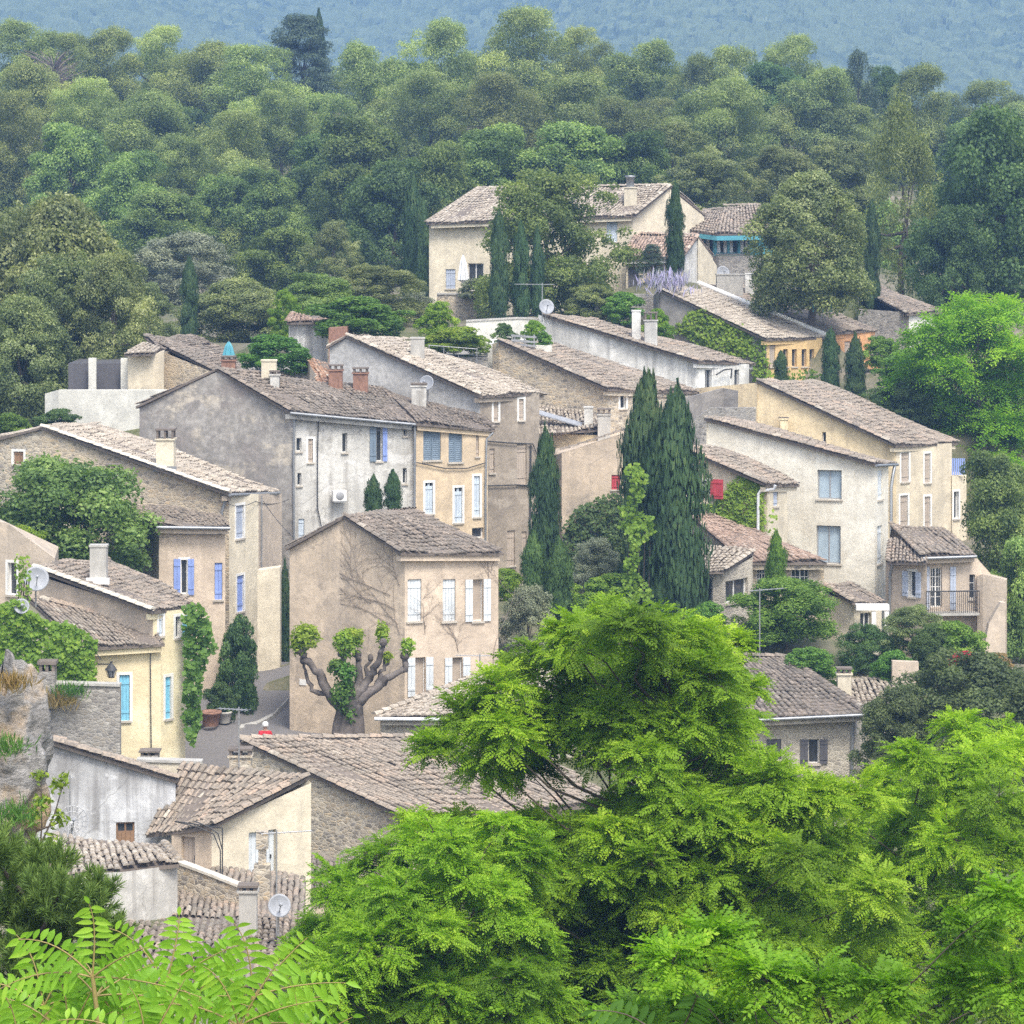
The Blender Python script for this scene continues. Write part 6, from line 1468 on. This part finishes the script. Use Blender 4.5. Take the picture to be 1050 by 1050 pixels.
# satellite dishes
def dish(label, px, py, r_px, Y, aim=(.25, -1, .35), mesh=False, pole=None):
    c = P(px, py, Y); R = r_px * Y / F; t = thing('satellite_dish', label, 'satellite dish', c); ax = Vector(aim).normalized()
    mb = MB(); prof = [(R * k / 6, R * .28 * (k / 6) ** 2) for k in range(7)]
    if mesh:
        a = ax.orthogonal().normalized(); b = ax.cross(a)
        for k in range(16):
            w = 2 * math.pi * k / 16; mb.tube([c + (a * math.cos(w) + b * math.sin(w)) * rr + ax * h for rr, h in prof], .010, 4)
        for rr, h in prof[2::2]:
            mb.tube([c + (a * math.cos(2 * math.pi * k / 20) + b * math.sin(2 * math.pi * k / 20)) * rr + ax * h for k in range(21)], .012, 4)
        mb.build('reflector', M['alu'], t)
    else:
        mb.lathe(c, prof + [(R * .99, R * .26), (R * .8, R * .14)], 22, 0, ax); mb.build('reflector', M['dish'], t)
    ab = MB(); f = c + ax * R * 1.0
    ab.tube([c - ax * .02 - Vector((0, 0, R * .8)), f], .018, 5); ab.build('feed_arm', M['alu'], t)
    lb = MB(); lb.lathe(f, [(0, -.08), (.05, -.07), (.055, .06), (0, .07)], 8, 0, ax); lb.build('feed_horn', M['dish'], t)
    pb = MB(); q = c - ax * .10; e = pole or (q + Vector((0, 0, -R - .5)))
    pb.tube([c, q, Vector((q.x, q.y, e.z))], .03, 6); pb.build('mast', M['alu'], t)
dish('see-through mesh satellite dish against the streaky white gable', 74, 843, 16, 92.6, mesh=True)
dish('large pale satellite dish at the top corner of yellow wing roof', 37, 594, 13, 108.6)
dish('smaller pale satellite dish in front of the creeper clad pillar', 22, 622, 8, 105.2)
dish('white satellite dish on the mast at the lowest roof', 286, 929, 12, 84)
dish('grey satellite dish on the pebble gable', 438, 393, 8, 139, aim=(-.4, -1, .3))
dish('white satellite dish on the roof terrace beside long aerial', 560, 315, 8, 159)
dish('pale satellite dish above the wide box chimney', 741, 280, 7, 176.5)
dish('small white satellite dish by tiny white building', 302, 356, 6, 146)
# aerials
def yagi(label, px, pt, pb, Y, boom=(1, 0), n=7, L=1.1, w=.45, at=0.0):
    t = thing('antenna', label, 'antenna', P(px, pb, Y)); mb = MB(); a, b = P(px, pb, Y), P(px, pt, Y); mb.tube([a - Vector((0, 0, .5)), b], .024, 6); mb.build('mast', M['alu'], t)
    eb = MB(); d = Vector((boom[0], boom[1], 0)).normalized(); s = Vector((-d.y, d.x, 0)); o = b + Vector((0, 0, -.08 - at)) - d * L * .3
    eb.tube([o, o + d * L], .016, 5)
    for k in range(n): q = o + d * L * k / (n - 1); eb.tube([q - s * w / 2 * (1 - .05 * k), q + s * w / 2 * (1 - .05 * k)], .009, 4)
    eb.build('aerial', M['alu'], t); return t
yagi('tv antenna on the stone chimney of cream house', 245, 725, 770, 96.8, (-1, .35), 8, 1.0, .5)
yagi('tv antenna on tall mast by the crumbled stone corner', 283.5, 851, 975, 85, (1, .3), 10, 1.4, .4)
yagi('long tv antenna above the long white house', 556, 290, 320, 159.6, (-1, .2), 9, 2.0, .6)
yagi('thin tv antenna among the pergola vines', 779, 603, 668, 118, (1, .6), 8, 1.6, .5)
yagi('bare rod antenna at the streaky white gable', 71.5, 795, 870, 93.5, (1, 1), 3, .15, .1)
yagi('tv antenna with flat rake of rods over roof by beige house wall', 492, 670, 702, 110, (-1, .1), 9, 1.2, .45)
# street lamp with bracket on the yellow wing
w = HS['yellow_wing']; t = thing('street_lamp', 'black lantern street lamp on scrolled wall bracket of yellow wing', 'street lamp', P(114, 700, 106.6))
mb = MB(); a = P(93.5, 681, 106.9); e = P(114, 681, 106.5)
mb.tube([P(93.5, 697, 106.95), a, e], .025, 6); mb.tube([P(93.5, 676, 106.95), P(98, 668, 106.9), P(103, 676, 106.8)], .02, 5); mb.build('bracket', M['iron'], t)
mb = MB(); c = P(114, 694, 106.5); mb.lathe(c, [(.06, .52), (.04, .46), (.10, .40), (.22, .26), (.23, .23)], 6); mb.lathe(c, [(.11, -.03), (.12, 0)], 6)
for k in range(6):
    ca, sa = math.cos(k * math.pi / 3), math.sin(k * math.pi / 3); mb.tube([c + Vector((ca * .11, sa * .11, 0)), c + Vector((ca * .19, sa * .19, .24))], .012, 4)
mb.build('lantern_cage', M['iron'], t); mb = MB(); mb.lathe(c, [(.10, .01), (.175, .235)], 6); mb.build('lantern_glass', M['dish'], t)
t = thing('street_lamp', 'pale grey lantern hanging among the wisteria at the street corner', 'street lamp', P(203, 700, 111))
c = P(202, 694, 110.6); mb = MB(); mb.lathe(c, [(.06, .52), (.10, .44), (.24, .28), (.25, .25)], 6); mb.tube([c + Vector((0, 0, .5)), c + Vector((-.3, .2, .7)), c + Vector((-.8, .5, .6))], .025, 5); mb.build('lantern_cage', M['alu'], t); mb = MB(); mb.lathe(c, [(.12, 0), (.2, .25)], 6); mb.build('lantern_glass', M['dish'], t)
# cables
def cable(label, pts, sag=.3, r=.014):
    v = [P(*p) for p in pts]; out = []
    for a, b in zip(v, v[1:]):
        for k in range(9): t = k / 8; out.append(a.lerp(b, t) - Vector((0, 0, sag * 4 * t * (1 - t))))
    mb = MB(); mb.tube(out, r, 4); o = mb.build('power_cable', M['iron'], None, base=v[0]); tag(o, label, 'cable')
cable('overhead cable from rubble house corner down to beige house eave', [(270, 514, 127), (302, 552, 117)], .1)
cable('second thin overhead cable crossing the street gap to beige house', [(232, 516, 125), (262, 514, 127.5), (296, 512, 132)], .15)
cable('curling cable along the pink house front under its eave', [(163, 551, 120.6), (185, 547, 120.4), (228, 547, 120.8)], .05)
cable('loose cable under the eave of the white facade', [(303, 425, 132.6), (330, 430, 132.9), (370, 436, 133.4), (424, 436, 134)], .25)
# bracket and arch ironwork by the small cream house
t = thing('arch_ironwork', 'thin black iron arch frame standing before the small cream house', 'pergola', P(226, 900, 93)); mb = MB()
for a, b, Yy in ((179, 226, 93.2), (200, 228, 92.4)):
    mb.tube([P(a, 842, Yy), P(a + (b - a) * .5, 842 + 6, Yy), P(a + (b - a) * .85, 855, Yy), P(b, 872, Yy), P(b, 900, Yy)], .02, 5)
mb.tube([P(179, 842, 93.2), P(228, 849, 92.4)], .02, 5); mb.tube([P(228, 849, 92.4), P(228, 900, 92.4)], .02, 5); mb.build('frame', M['iron'], t)
# parasols
def parasol(label, px, pt, pb, Y, mat, r=.16):
    t = thing('parasol', label, 'parasol', P(px, pb, Y)); H = (pb - pt) * Y / F; c = P(px, pb, Y); mb = MB()
    n = 16; prof = [(.06, .22), (r * 1.25, .30), (r, .52), (r * .72, .78), (.05, .97), (.0, 1.0)]
    vs = [tuple(c + Vector((math.cos(6.2832 * k / n) * rr * (1.18 if k % 2 else .85), math.sin(6.2832 * k / n) * rr * (1.18 if k % 2 else .85), h * H))) for rr, h in prof for k in range(n)]
    mb.add(vs, [[i * n + k, i * n + (k + 1) % n, (i + 1) * n + (k + 1) % n, (i + 1) * n + k] for i in range(len(prof) - 1) for k in range(n)], 0, .5, False); mb.build('canopy', M[mat], t)
    pb_ = MB(); pb_.tube([c, c + Vector((0, 0, H * 1.02))], .022, 6); pb_.build('pole', M['alu'], t); bb = MB(); bb.lathe(c, [(.0, .06), (.22, .05), (.24, 0)], 12); bb.build('base', M['concrete'], t)
parasol('folded turquoise parasol behind the brick chimney', 234.5, 350, 372, 146, 'teal', .22)
parasol('folded white parasol on the villa terrace', 475, 261, 298, 179, 'curtain', .24)
# bench like rail on roof terrace
t = thing('railing', 'grey wooden rail between the two clipped shrubs', 'railing', P(536, 356, 151.4)); mb = MB()
for y in (345, 350, 354): mb.box(P(524, y, 151.4), P(550, y + 2, 151.2) - P(524, y, 151.4), (0, .05, 0), (0, 0, .10))
mb.build('rail', M['alu'], t)
for x in (527, 537, 547):
    mb = MB(); mb.box(P(x, 358, 151.45), (.07, 0, 0), (0, .07, 0), (0, 0, .7)); mb.build('post', M['alu'], t)
t = thing('railing', 'thin wire railing under the low green hedge', 'railing', P(467, 364, 150)); mb = MB()
mb.tube([P(439, 354, 149.4), P(490, 358, 149)], .025, 5); mb.build('rail', M['alu'], t)
for x in (440, 455, 470, 489):
    mb = MB(); mb.tube([P(x, 372, 149.3), P(x, 354 + (x - 439) * .08, 149.3)], .022, 5); mb.build('post', M['alu'], t)
# air conditioner on the white facade
h = HS['grey_gable']; o, u, n, L = h.frame(2); t = thing('air_conditioner', 'white air conditioner box on the blotchy white facade', 'air conditioner', o + u * (h.hit(346, 2) * L) + n * .2 + Vector((0, 0, P(0, 515, 132.6).z)))
a = Vector(t['_b']); mb = MB(); mb.box(a - u * .3, u * .6, n * .3, (0, 0, .45)); mb.build('casing', M['frame'], t); mb = MB(); mb.lathe(a + n * .302 + Vector((0, 0, .22)), [(.18, 0), (.16, .015), (.0, .016)], 14, 0, n); mb.build('fan_grille', M['framegrey'], t); mb = MB()
mb.box(a - u * .25 - Vector((0, 0, .06)) - n * .15, u * .5, n * .45, (0, 0, .058)); mb.build('bracket', M['alu'], t)
# street name plate on beige house
h = HS['beige_mid']; o, u, n, L = h.frame(0); seg, t0, t1, z0, z1 = h.rect(307.5, 696.5, 314.5, 702.5, 0); mb = MB(); mb.box(o + u * (t0 * L) + n * .01 + Vector((0, 0, z0)), u * ((t1 - t0) * L), n * .02, (0, 0, z1 - z0))
tag(mb.build('street_sign', M['frame'], None, base=o + u * t0 * L + Vector((0, 0, z0))), 'small pale street name plate on the beige gable', 'sign')
M['vinestem'] = plain('grey_vine_stem', (0.25, 0.205, 0.165), .9)
# bare vine stems on the beige house
def vine(label, starts, Yf, n=26, seed=1, mat='vinestem', col=None):
    g = random.Random(seed); mb = MB()
    def grow(px, py, ang, ln, r, depth):
        pts = []; 
        for k in range(8):
            pts.append(P(px, py, Yf(px, py) - .03)); px += math.cos(ang) * ln / 8; py -= math.sin(ang) * ln / 8; ang += g.gauss(0, .16)
            if depth and g.random() < .42: grow(px, py, ang + g.choice((-1, 1)) * g.uniform(.3, .8), ln * .6, r * .6, depth - 1)
        mb.tube(pts, [r * (1 - .08 * k) for k in range(8)], 4, 0, False)
    for (px, py, a, l) in starts: grow(px, py, a, l, .013, 3)
    o = mb.build('bare_vine', M[mat], None, base=P(starts[0][0], starts[0][1], Yf(*starts[0][:2]))); tag(o, label, 'climbing plant')
f0, f1, f2 = plane_of(HS['beige_mid'], 0), plane_of(HS['beige_mid'], 1), plane_of(HS['beige_mid'], 2)
vine('fan of leafless vine stems across the beige gable', [(410, 650, 1.9, 60), (408, 640, 2.3, 75), (405, 625, 2.6, 85), (400, 610, 2.75, 80), (410, 600, 2.0, 50), (398, 640, 2.5, 70), (380, 618, 2.6, 55)], f1, seed=3)
vine('leafless vine climbing the far corner of the beige house front', [(506, 680, 1.55, 95), (502, 600, 1.7, 40), (504, 585, 1.4, 30)], f2, seed=5)
vine('thin dry vine wisp between shuttered windows of beige house', [(436, 650, 1.6, 35), (470, 668, 1.8, 40)], f2, seed=8)
# ---------------------------------------------------------------- pollarded plane tree
t = thing('plane_tree', 'stout pollarded plane tree with knotty arms and small leaf tufts before beige gable', 'tree', P(356, 762, 110.5)); mb = MB(); Yp = 110.5
q = lambda px, py, dy=0.0: P(px, py, Yp + dy)
mb.tube([q(352, 775), q(354, 757), q(357, 738), q(360, 720), q(362, 706)], [.50, .40, .34, .33, .30], 12)
mb.tube([q(346, 775), q(348, 745), q(352, 722)], [.3, .26, .2], 9); mb.tube([q(366, 775, -.1), q(367, 745, -.1), q(366, 722)], [.28, .24, .2], 9)
arms = [([(352, 730), (338, 712), (326, 690), (313, 676), (308, 668)], [.30, .22, .20, .18, .15], 0), ([(350, 726), (334, 712), (320, 708), (314, 690), (310, 678)], [.22, .14, .11, .09, .07], .5), ([(358, 714), (358, 698), (352, 682), (352, 672)], [.3, .2, .16, .15], .5),
        ([(362, 712), (368, 698), (368, 680), (366, 672)], [.28, .2, .15, .12], .2), ([(366, 714), (378, 696), (386, 682), (390, 668), (393, 660)], [.3, .22, .18, .14, .1], -.3), ([(366, 720), (384, 706), (396, 696), (408, 690), (417, 686), (415, 674)], [.32, .24, .2, .17, .17, .12], 0), ([(378, 696), (374, 686), (380, 676)], [.14, .1, .07], 0), ([(388, 702), (390, 690), (396, 680)], [.16, .12, .09], .2)]
for pts, rs, dy in arms:
    rj = random.Random(len(pts) + pts[0][0]); cp = [q(a, b, dy * k / len(pts)) for k, (a, b) in enumerate(pts)]; fine, fr = [], []
    for k in range(len(cp) - 1):
        for j in range(4):
            f_ = j / 4; fine.append(cp[k].lerp(cp[k + 1], f_) + Vector((rj.gauss(0, .03), rj.gauss(0, .03), rj.gauss(0, .03)))); fr.append((rs[k] * (1 - f_) + rs[k + 1] * f_) * .68 * rj.uniform(.85, 1.2))
    mb.tube(fine + [cp[-1]], fr + [rs[-1] * .8], 8)
    e = q(*pts[-1], dy); mb.lathe(e - Vector((0, 0, .12)), [(.02, 0), (rs[-1] * 1.3, .08), (rs[-1] * 1.4, .2), (rs[-1] * .8, .3), (0, .32)], 8)
mb.build('trunk', M['barkplane'], t)
g = np.random.default_rng(31)
for (px, py, r, rz, K) in ((313, 654, .52, .5, 900), (307, 662, .32, .35, 300), (356, 660, .5, .5, 900), (364, 652, .35, .3, 300), (392, 652, .24, .5, 350), (397, 674, .2, .2, 120), (418, 664, .25, .32, 220), (354, 692, .42, .45, 560), (352, 714, .42, .6, 700), (344, 684, .3, .3, 250), (358, 732, .25, .3, 120)):
    cb = MB(); c = q(px, py, -.25 if py > 680 else 0); blob(cb, tuple(c), (r, r, rz), K, .17, g, .5, -.02 if py > 680 else .16, shell=.8, rnd=.8); cb.build('foliage', LM['lime' if py < 680 else 'green'], t)
# ---------------------------------------------------------------- rock outcrop
def rock(label, px, py, pb, hw, Y, seed):
    c = P(px, (py + pb) / 2, Y); rx = hw * Y / F; rz = (pb - py) / 2 * Y / F; n, m = 70, 60; th = np.linspace(0, 2 * np.pi, n); ph = np.linspace(-1.45, 1.45, m); T, H_ = np.meshgrid(th, ph, indexing='ij')
    g = np.random.default_rng(seed); R = np.ones_like(T)
    for k in range(22):
        a, b, p_ = g.integers(1, 9), g.uniform(1, 11), g.uniform(0, 6.28); R += .42 / (a + b * .7) * np.sin(a * T + p_) * np.cos(b * H_ + p_ * 2)
    R += .03 * np.abs(np.sin(H_ * 17 + np.sin(T * 3)))
    R = np.clip(R, .72, 1.22)
    ch = np.cos(H_)
    X = c.x + rx * R * ch * np.cos(T); Y_ = c.y + rx * R * ch * np.sin(T); Z = c.z + rz * R * np.sign(np.sin(H_)) * np.abs(np.sin(H_)) * 1.05
    t = thing('rock', label, 'rock', (c.x, c.y, c.z - rz)); mb = MB(); i = np.arange(n * m).reshape(n, m); mb.add(np.stack([X, Y_, Z], -1).reshape(-1, 3), np.stack([i[:-1, :-1], i[1:, :-1], i[1:, 1:], i[:-1, 1:]], -1).reshape(-1, 4), 0, .5, False); mb.build('rock_face', M['rock'], t)
t_ = NT('lichened_limestone'); a = t_.noise(t_.pos(), 1.6, 7, .7); b = t_.noise(t_.pos((1, 1, 2.2)), 5, 6, .75)
c_ = t_.mix(t_.ramp(a, [(.35, 0.), (.65, 1.)]), (.22, .205, .19), (.40, .385, .37)); c_ = t_.mix(t_.ramp(b, [(.38, .8), (.55, 0.)]), c_, (.10, .095, .085)); c_ = t_.mix(t_.ramp(t_.noise(t_.pos(), .8, 5, .6), [(.5, 0.), (.62, .75)]), c_, (.40, .27, .13))
M['rock'] = t_.bsdf(c_, .95, b, .9, .1)
rock('lichened grey limestone outcrop with ochre base cut by the picture edge', 2, 690, 875, 48, 52, 4)
def tuft(label, px, py, rpx, Y, mat, K, size, asp=.12, cat='grass', name='dry_plant', up=1.2):
    g = np.random.default_rng(int(px + py)); R = rpx * Y / F; c = np.array(P(px, py, Y)); t = thing(name, label, cat, c); d = g.normal(size=(K, 3)) * np.array([.6, .5, .4]) + np.array([0, 0, up]); d /= np.linalg.norm(d, axis=1, keepdims=True)
    p = c + g.normal(size=(K, 3)) * np.array([R * .6, R * .4, R * .25]) + d * R * .4; mb = MB(); leaves(mb, p, np.cross(d, g.normal(size=(K, 3))), size, asp, g, .4 + .2 * g.normal(size=K), axis=d); mb.build('foliage', LM[mat], t)
tuft('rusty dry tuft topping the limestone outcrop', 10, 704, 16, 51, 'rust', 260, .2)
tuft('yellowish grass patch on the flank of limestone outcrop', 8, 770, 18, 49.6, 'green', 240, .18)
tuft('olive scrub at foot of limestone outcrop', 12, 842, 22, 49, 'green', 400, .18)
tuft('clump of tall lavender below the villa wing', 682, 296, 20, 168, 'lavender', 420, .55, asp=.14, cat='plant', up=2.2)
tuft('reddish weeds growing out of the grey rubble wall', 60, 722, 14, 104, 'rust', 260, .35)
tuft('green weeds hanging on the grey rubble wall', 72, 712, 14, 104, 'green', 260, .3)
t = thing('sapling', 'thin sapling with sparse bright leaves before the streaky white gable', 'tree', P(40, 900, 50)); mb, tb = MB(), MB(); g = np.random.default_rng(8)
for (a, b) in (((38, 905), (42, 790)), ((40, 870), (66, 800)), ((42, 850), (62, 842)), ((38, 880), (55, 868))):
    tb.tube([P(*a, 50), P((a[0] + b[0]) / 2 + 3, (a[1] + b[1]) / 2, 50), P(*b, 50)], [.02, .014, .006], 5)
for (px, py, r, K) in ((40, 796, .14, 45), (62, 806, .16, 60), (66, 796, .08, 20), (44, 826, .18, 70), (60, 842, .17, 70), (34, 838, .16, 50), (52, 866, .2, 60), (40, 880, .25, 80)):
    blob(mb, tuple(P(px, py, 50)), r, K, .11, g, .5, .1, shell=.9, rnd=1.)
mb.build('crown', LM['lime'], t); tb.build('trunk', M['bark'], t)
# stone post with statue like stump at the door of the cream house
t = thing('stone_pillar', 'brown stone pillar with broken top in front of white door', 'pillar', P(268, 915, 90)); mb = MB(); c = P(269, 925, 90)
mb.cbox(c, .46, .4, 1.1); mb.cbox(c + Vector((0, 0, 1.1)), .22, .2, .45); mb.cbox(c + Vector((0, 0, 1.55)), .34, .3, .5); mb.build('shaft', M['stone'], t)
# chimney stub in front of yellow house and on the rubble wall
for lb, a in (('low chimney stub with flat cap poking above the parapet', (144, 770, 162, 781, 99.4)), ('short stone chimney stub on top of grey rubble wall', (40, 678, 56, 702, 104.2))):
    t = thing('chimney', lb, 'chimney', P(a[0], a[3], a[4])); mb = MB(); c = P(a[0], a[3], a[4]); w_ = (a[2] - a[0]) * a[4] / F; h_ = (a[3] - a[1]) * a[4] / F
    mb.box(c - Vector((0, 0, .8)), (w_, 0, 0), (0, .5, 0), (0, 0, .8 + h_ * .55)); mb.build('shaft', M['greystone'], t); mb = MB()
    for x in (0, .5, 1): mb.box(c + Vector(((w_ - .1) * x, 0, h_ * .55)), (.1, 0, 0), (0, .5, 0), (0, 0, h_ * .3))
    mb.box(c + Vector((-.05, -.05, h_ * .85)), (w_ + .1, 0, 0), (0, .6, 0), (0, 0, h_ * .15)); mb.build('cap', M['slab'], t)
def terrace(label, a, b, py, Y0, Y1, base, mat='concrete'):
    q = [P(a, py, Y0), P(b, py, Y0)]; q += [Vector((q[1].x, Y1, q[1].z)), Vector((q[0].x, Y1, q[0].z))]; t = thing('roof_terrace', label, 'terrace', q[0], kind='thing'); mb = MB(); slab(mb, q, base); mb.build('terrace_slab', M[mat], t)
terrace('pale roof terrace under the clipped shrubs above the wide stone house', 500, 566, 354, 151.6, 158, 1.2, 'whitewall')
terrace('roof terrace planted with low green hedge behind the pale sloping roof', 424, 500, 366, 150.5, 157, 3.0, 'greystone')
terrace('terrace of turquoise parasol behind brick chimney', 215, 318, 382, 144.6, 150, 2.5, 'greystone')
# villa terrace
wall_thing('garden_wall', 'low planted terrace wall in front of the villa', 'wall', [(448, 302, 178), (506, 303, 177.6)], (330, 175), 'stoneplaster', coping='concrete')
V('shrub', 'brownish flowering shrub on the villa terrace wall', 'shrub', 486, 286, 306, 18, 177, 'bush:1', 'olive', trunk=False, gp=False)
t = thing('pergola', 'turquoise metal pergola frame under the round holm oak', 'pergola', P(846, 318, 168)); mb = MB()
for x in (834, 844, 852): mb.tube([P(x, 320, 168), P(x, 303, 168)], .04, 5)
mb.tube([P(833, 304, 168), P(853, 303, 168)], .05, 5); mb.tube([P(833, 308, 168), P(853, 307, 168)], .04, 5); mb.build('frame', M['teal'], t)
# planters by the street
t = thing('planter', 'terracotta planter in the shade at the street bend', 'planter', P(216, 742, 116)); mb = MB(); mb.lathe(P(216, 744, 116), [(.28, 0), (.38, .45), (.42, .46), (.42, .54), (.34, .54), (.3, .45)], 14); mb.build('pot', M['brick'], t)
t = thing('planter', 'pale stone planter against the oleander stem', 'planter', P(230, 740, 116.6)); mb = MB(); mb.lathe(P(230, 741, 116.6), [(.2, 0), (.28, .35), (.3, .36), (.3, .42), (.22, .42)], 14); mb.build('pot', M['concrete'], t)
# ---------------------------------------------------------------- pedestrian
def person(label, px, py_head, Y):
    z = CZ + (HY - py_head) * Y / F - 1.62; x = (px - HX) * Y / F; t = thing('person', label, 'person', (x, Y, z))
    J = [(0, 0, .95, .15), (0, 0, 1.15, .14), (0, 0.01, 1.38, .17), (0, 0, 1.5, .065), (0, -.02, 1.58, .07), (0, -.02, 1.66, .10), (0, -.02, 1.75, .07),
         (.19, 0, 1.42, .062), (.25, .03, 1.15, .048), (.24, -.10, .93, .036), (.24, -.15, .85, .04), (-.19, 0, 1.42, .062), (-.25, -.02, 1.15, .048), (-.25, .06, .92, .036), (-.25, .04, .83, .04),
         (.09, 0, .86, .095), (.10, -.10, .48, .065), (.10, 0.0, .09, .045), (.10, -.16, .04, .045), (-.09, 0, .86, .095), (-.10, .10, .50, .065), (-.10, .30, .14, .045), (-.10, .18, .05, .045)]
    E = [(0, 1), (1, 2), (2, 3), (3, 4), (4, 5), (5, 6), (2, 7), (7, 8), (8, 9), (9, 10), (2, 11), (11, 12), (12, 13), (13, 14), (0, 15), (15, 16), (16, 17), (17, 18), (0, 19), (19, 20), (20, 21), (21, 22)]
    me = bpy.data.meshes.new('body'); me.from_pydata([j[:3] for j in J], E, []); o = bpy.data.objects.new('body', me); COL.objects.link(o); o.parent = t
    md = o.modifiers.new('skin', 'SKIN'); 
    if not me.skin_vertices: me.skin_vertices.new()
    for k, j in enumerate(J): me.skin_vertices[0].data[k].radius = (j[3], j[3]); me.skin_vertices[0].data[k].use_root = (k == 0)
    o.modifiers.new('smooth', 'SUBSURF').levels = 2; o.modifiers['smooth'].render_levels = 2
    nt = NT('skin_shirt_trousers'); zc = nt.n('SeparateXYZ', {0: nt.n('TexCoord').outputs['Object']}).outputs[2]
    c = nt.ramp(zc, [(0, (.03, .03, .03)), (.045, (.10, .11, .16)), (.46, (.55, .035, .05)), (.735, (.45, .28, .20))]); nt.t.nodes[-1].color_ramp.interpolation = 'CONSTANT' if False else 'LINEAR'
    rp = [n for n in nt.t.nodes if n.type == 'VALTORGB'][0]; rp.color_ramp.interpolation = 'CONSTANT'
    mr = nt.n('MapRange', {0: zc, 1: 0.0, 2: 2.0, 3: 0.0, 4: 1.0}); nt.t.links.new(mr.outputs[0], rp.inputs[0]); me.materials.append(nt.bsdf(c, .8))
    mb = MB(); mb.lathe(Vector((x, Y - .02 + .015, z + 1.66)), [(.115, -.02), (.122, .04), (.105, .10), (.06, .14), (0, .15)], 14); mb.build('hair', M['curtain'], t)
    mb = MB(); 
    for sx in (-.035, .035): mb.lathe(Vector((x + sx, Y - .118, z + 1.665)), [(.0, -.01), (.012, 0), (0, .01)], 6)
    mb.lathe(Vector((x, Y - .125, z + 1.63)), [(.0, .03), (.016, 0), (0, -.012)], 6); mb.build('face', M['b_dark'], t)
person('pedestrian in red top with white hair walking up the asphalt street', 272, 745, 112.6)
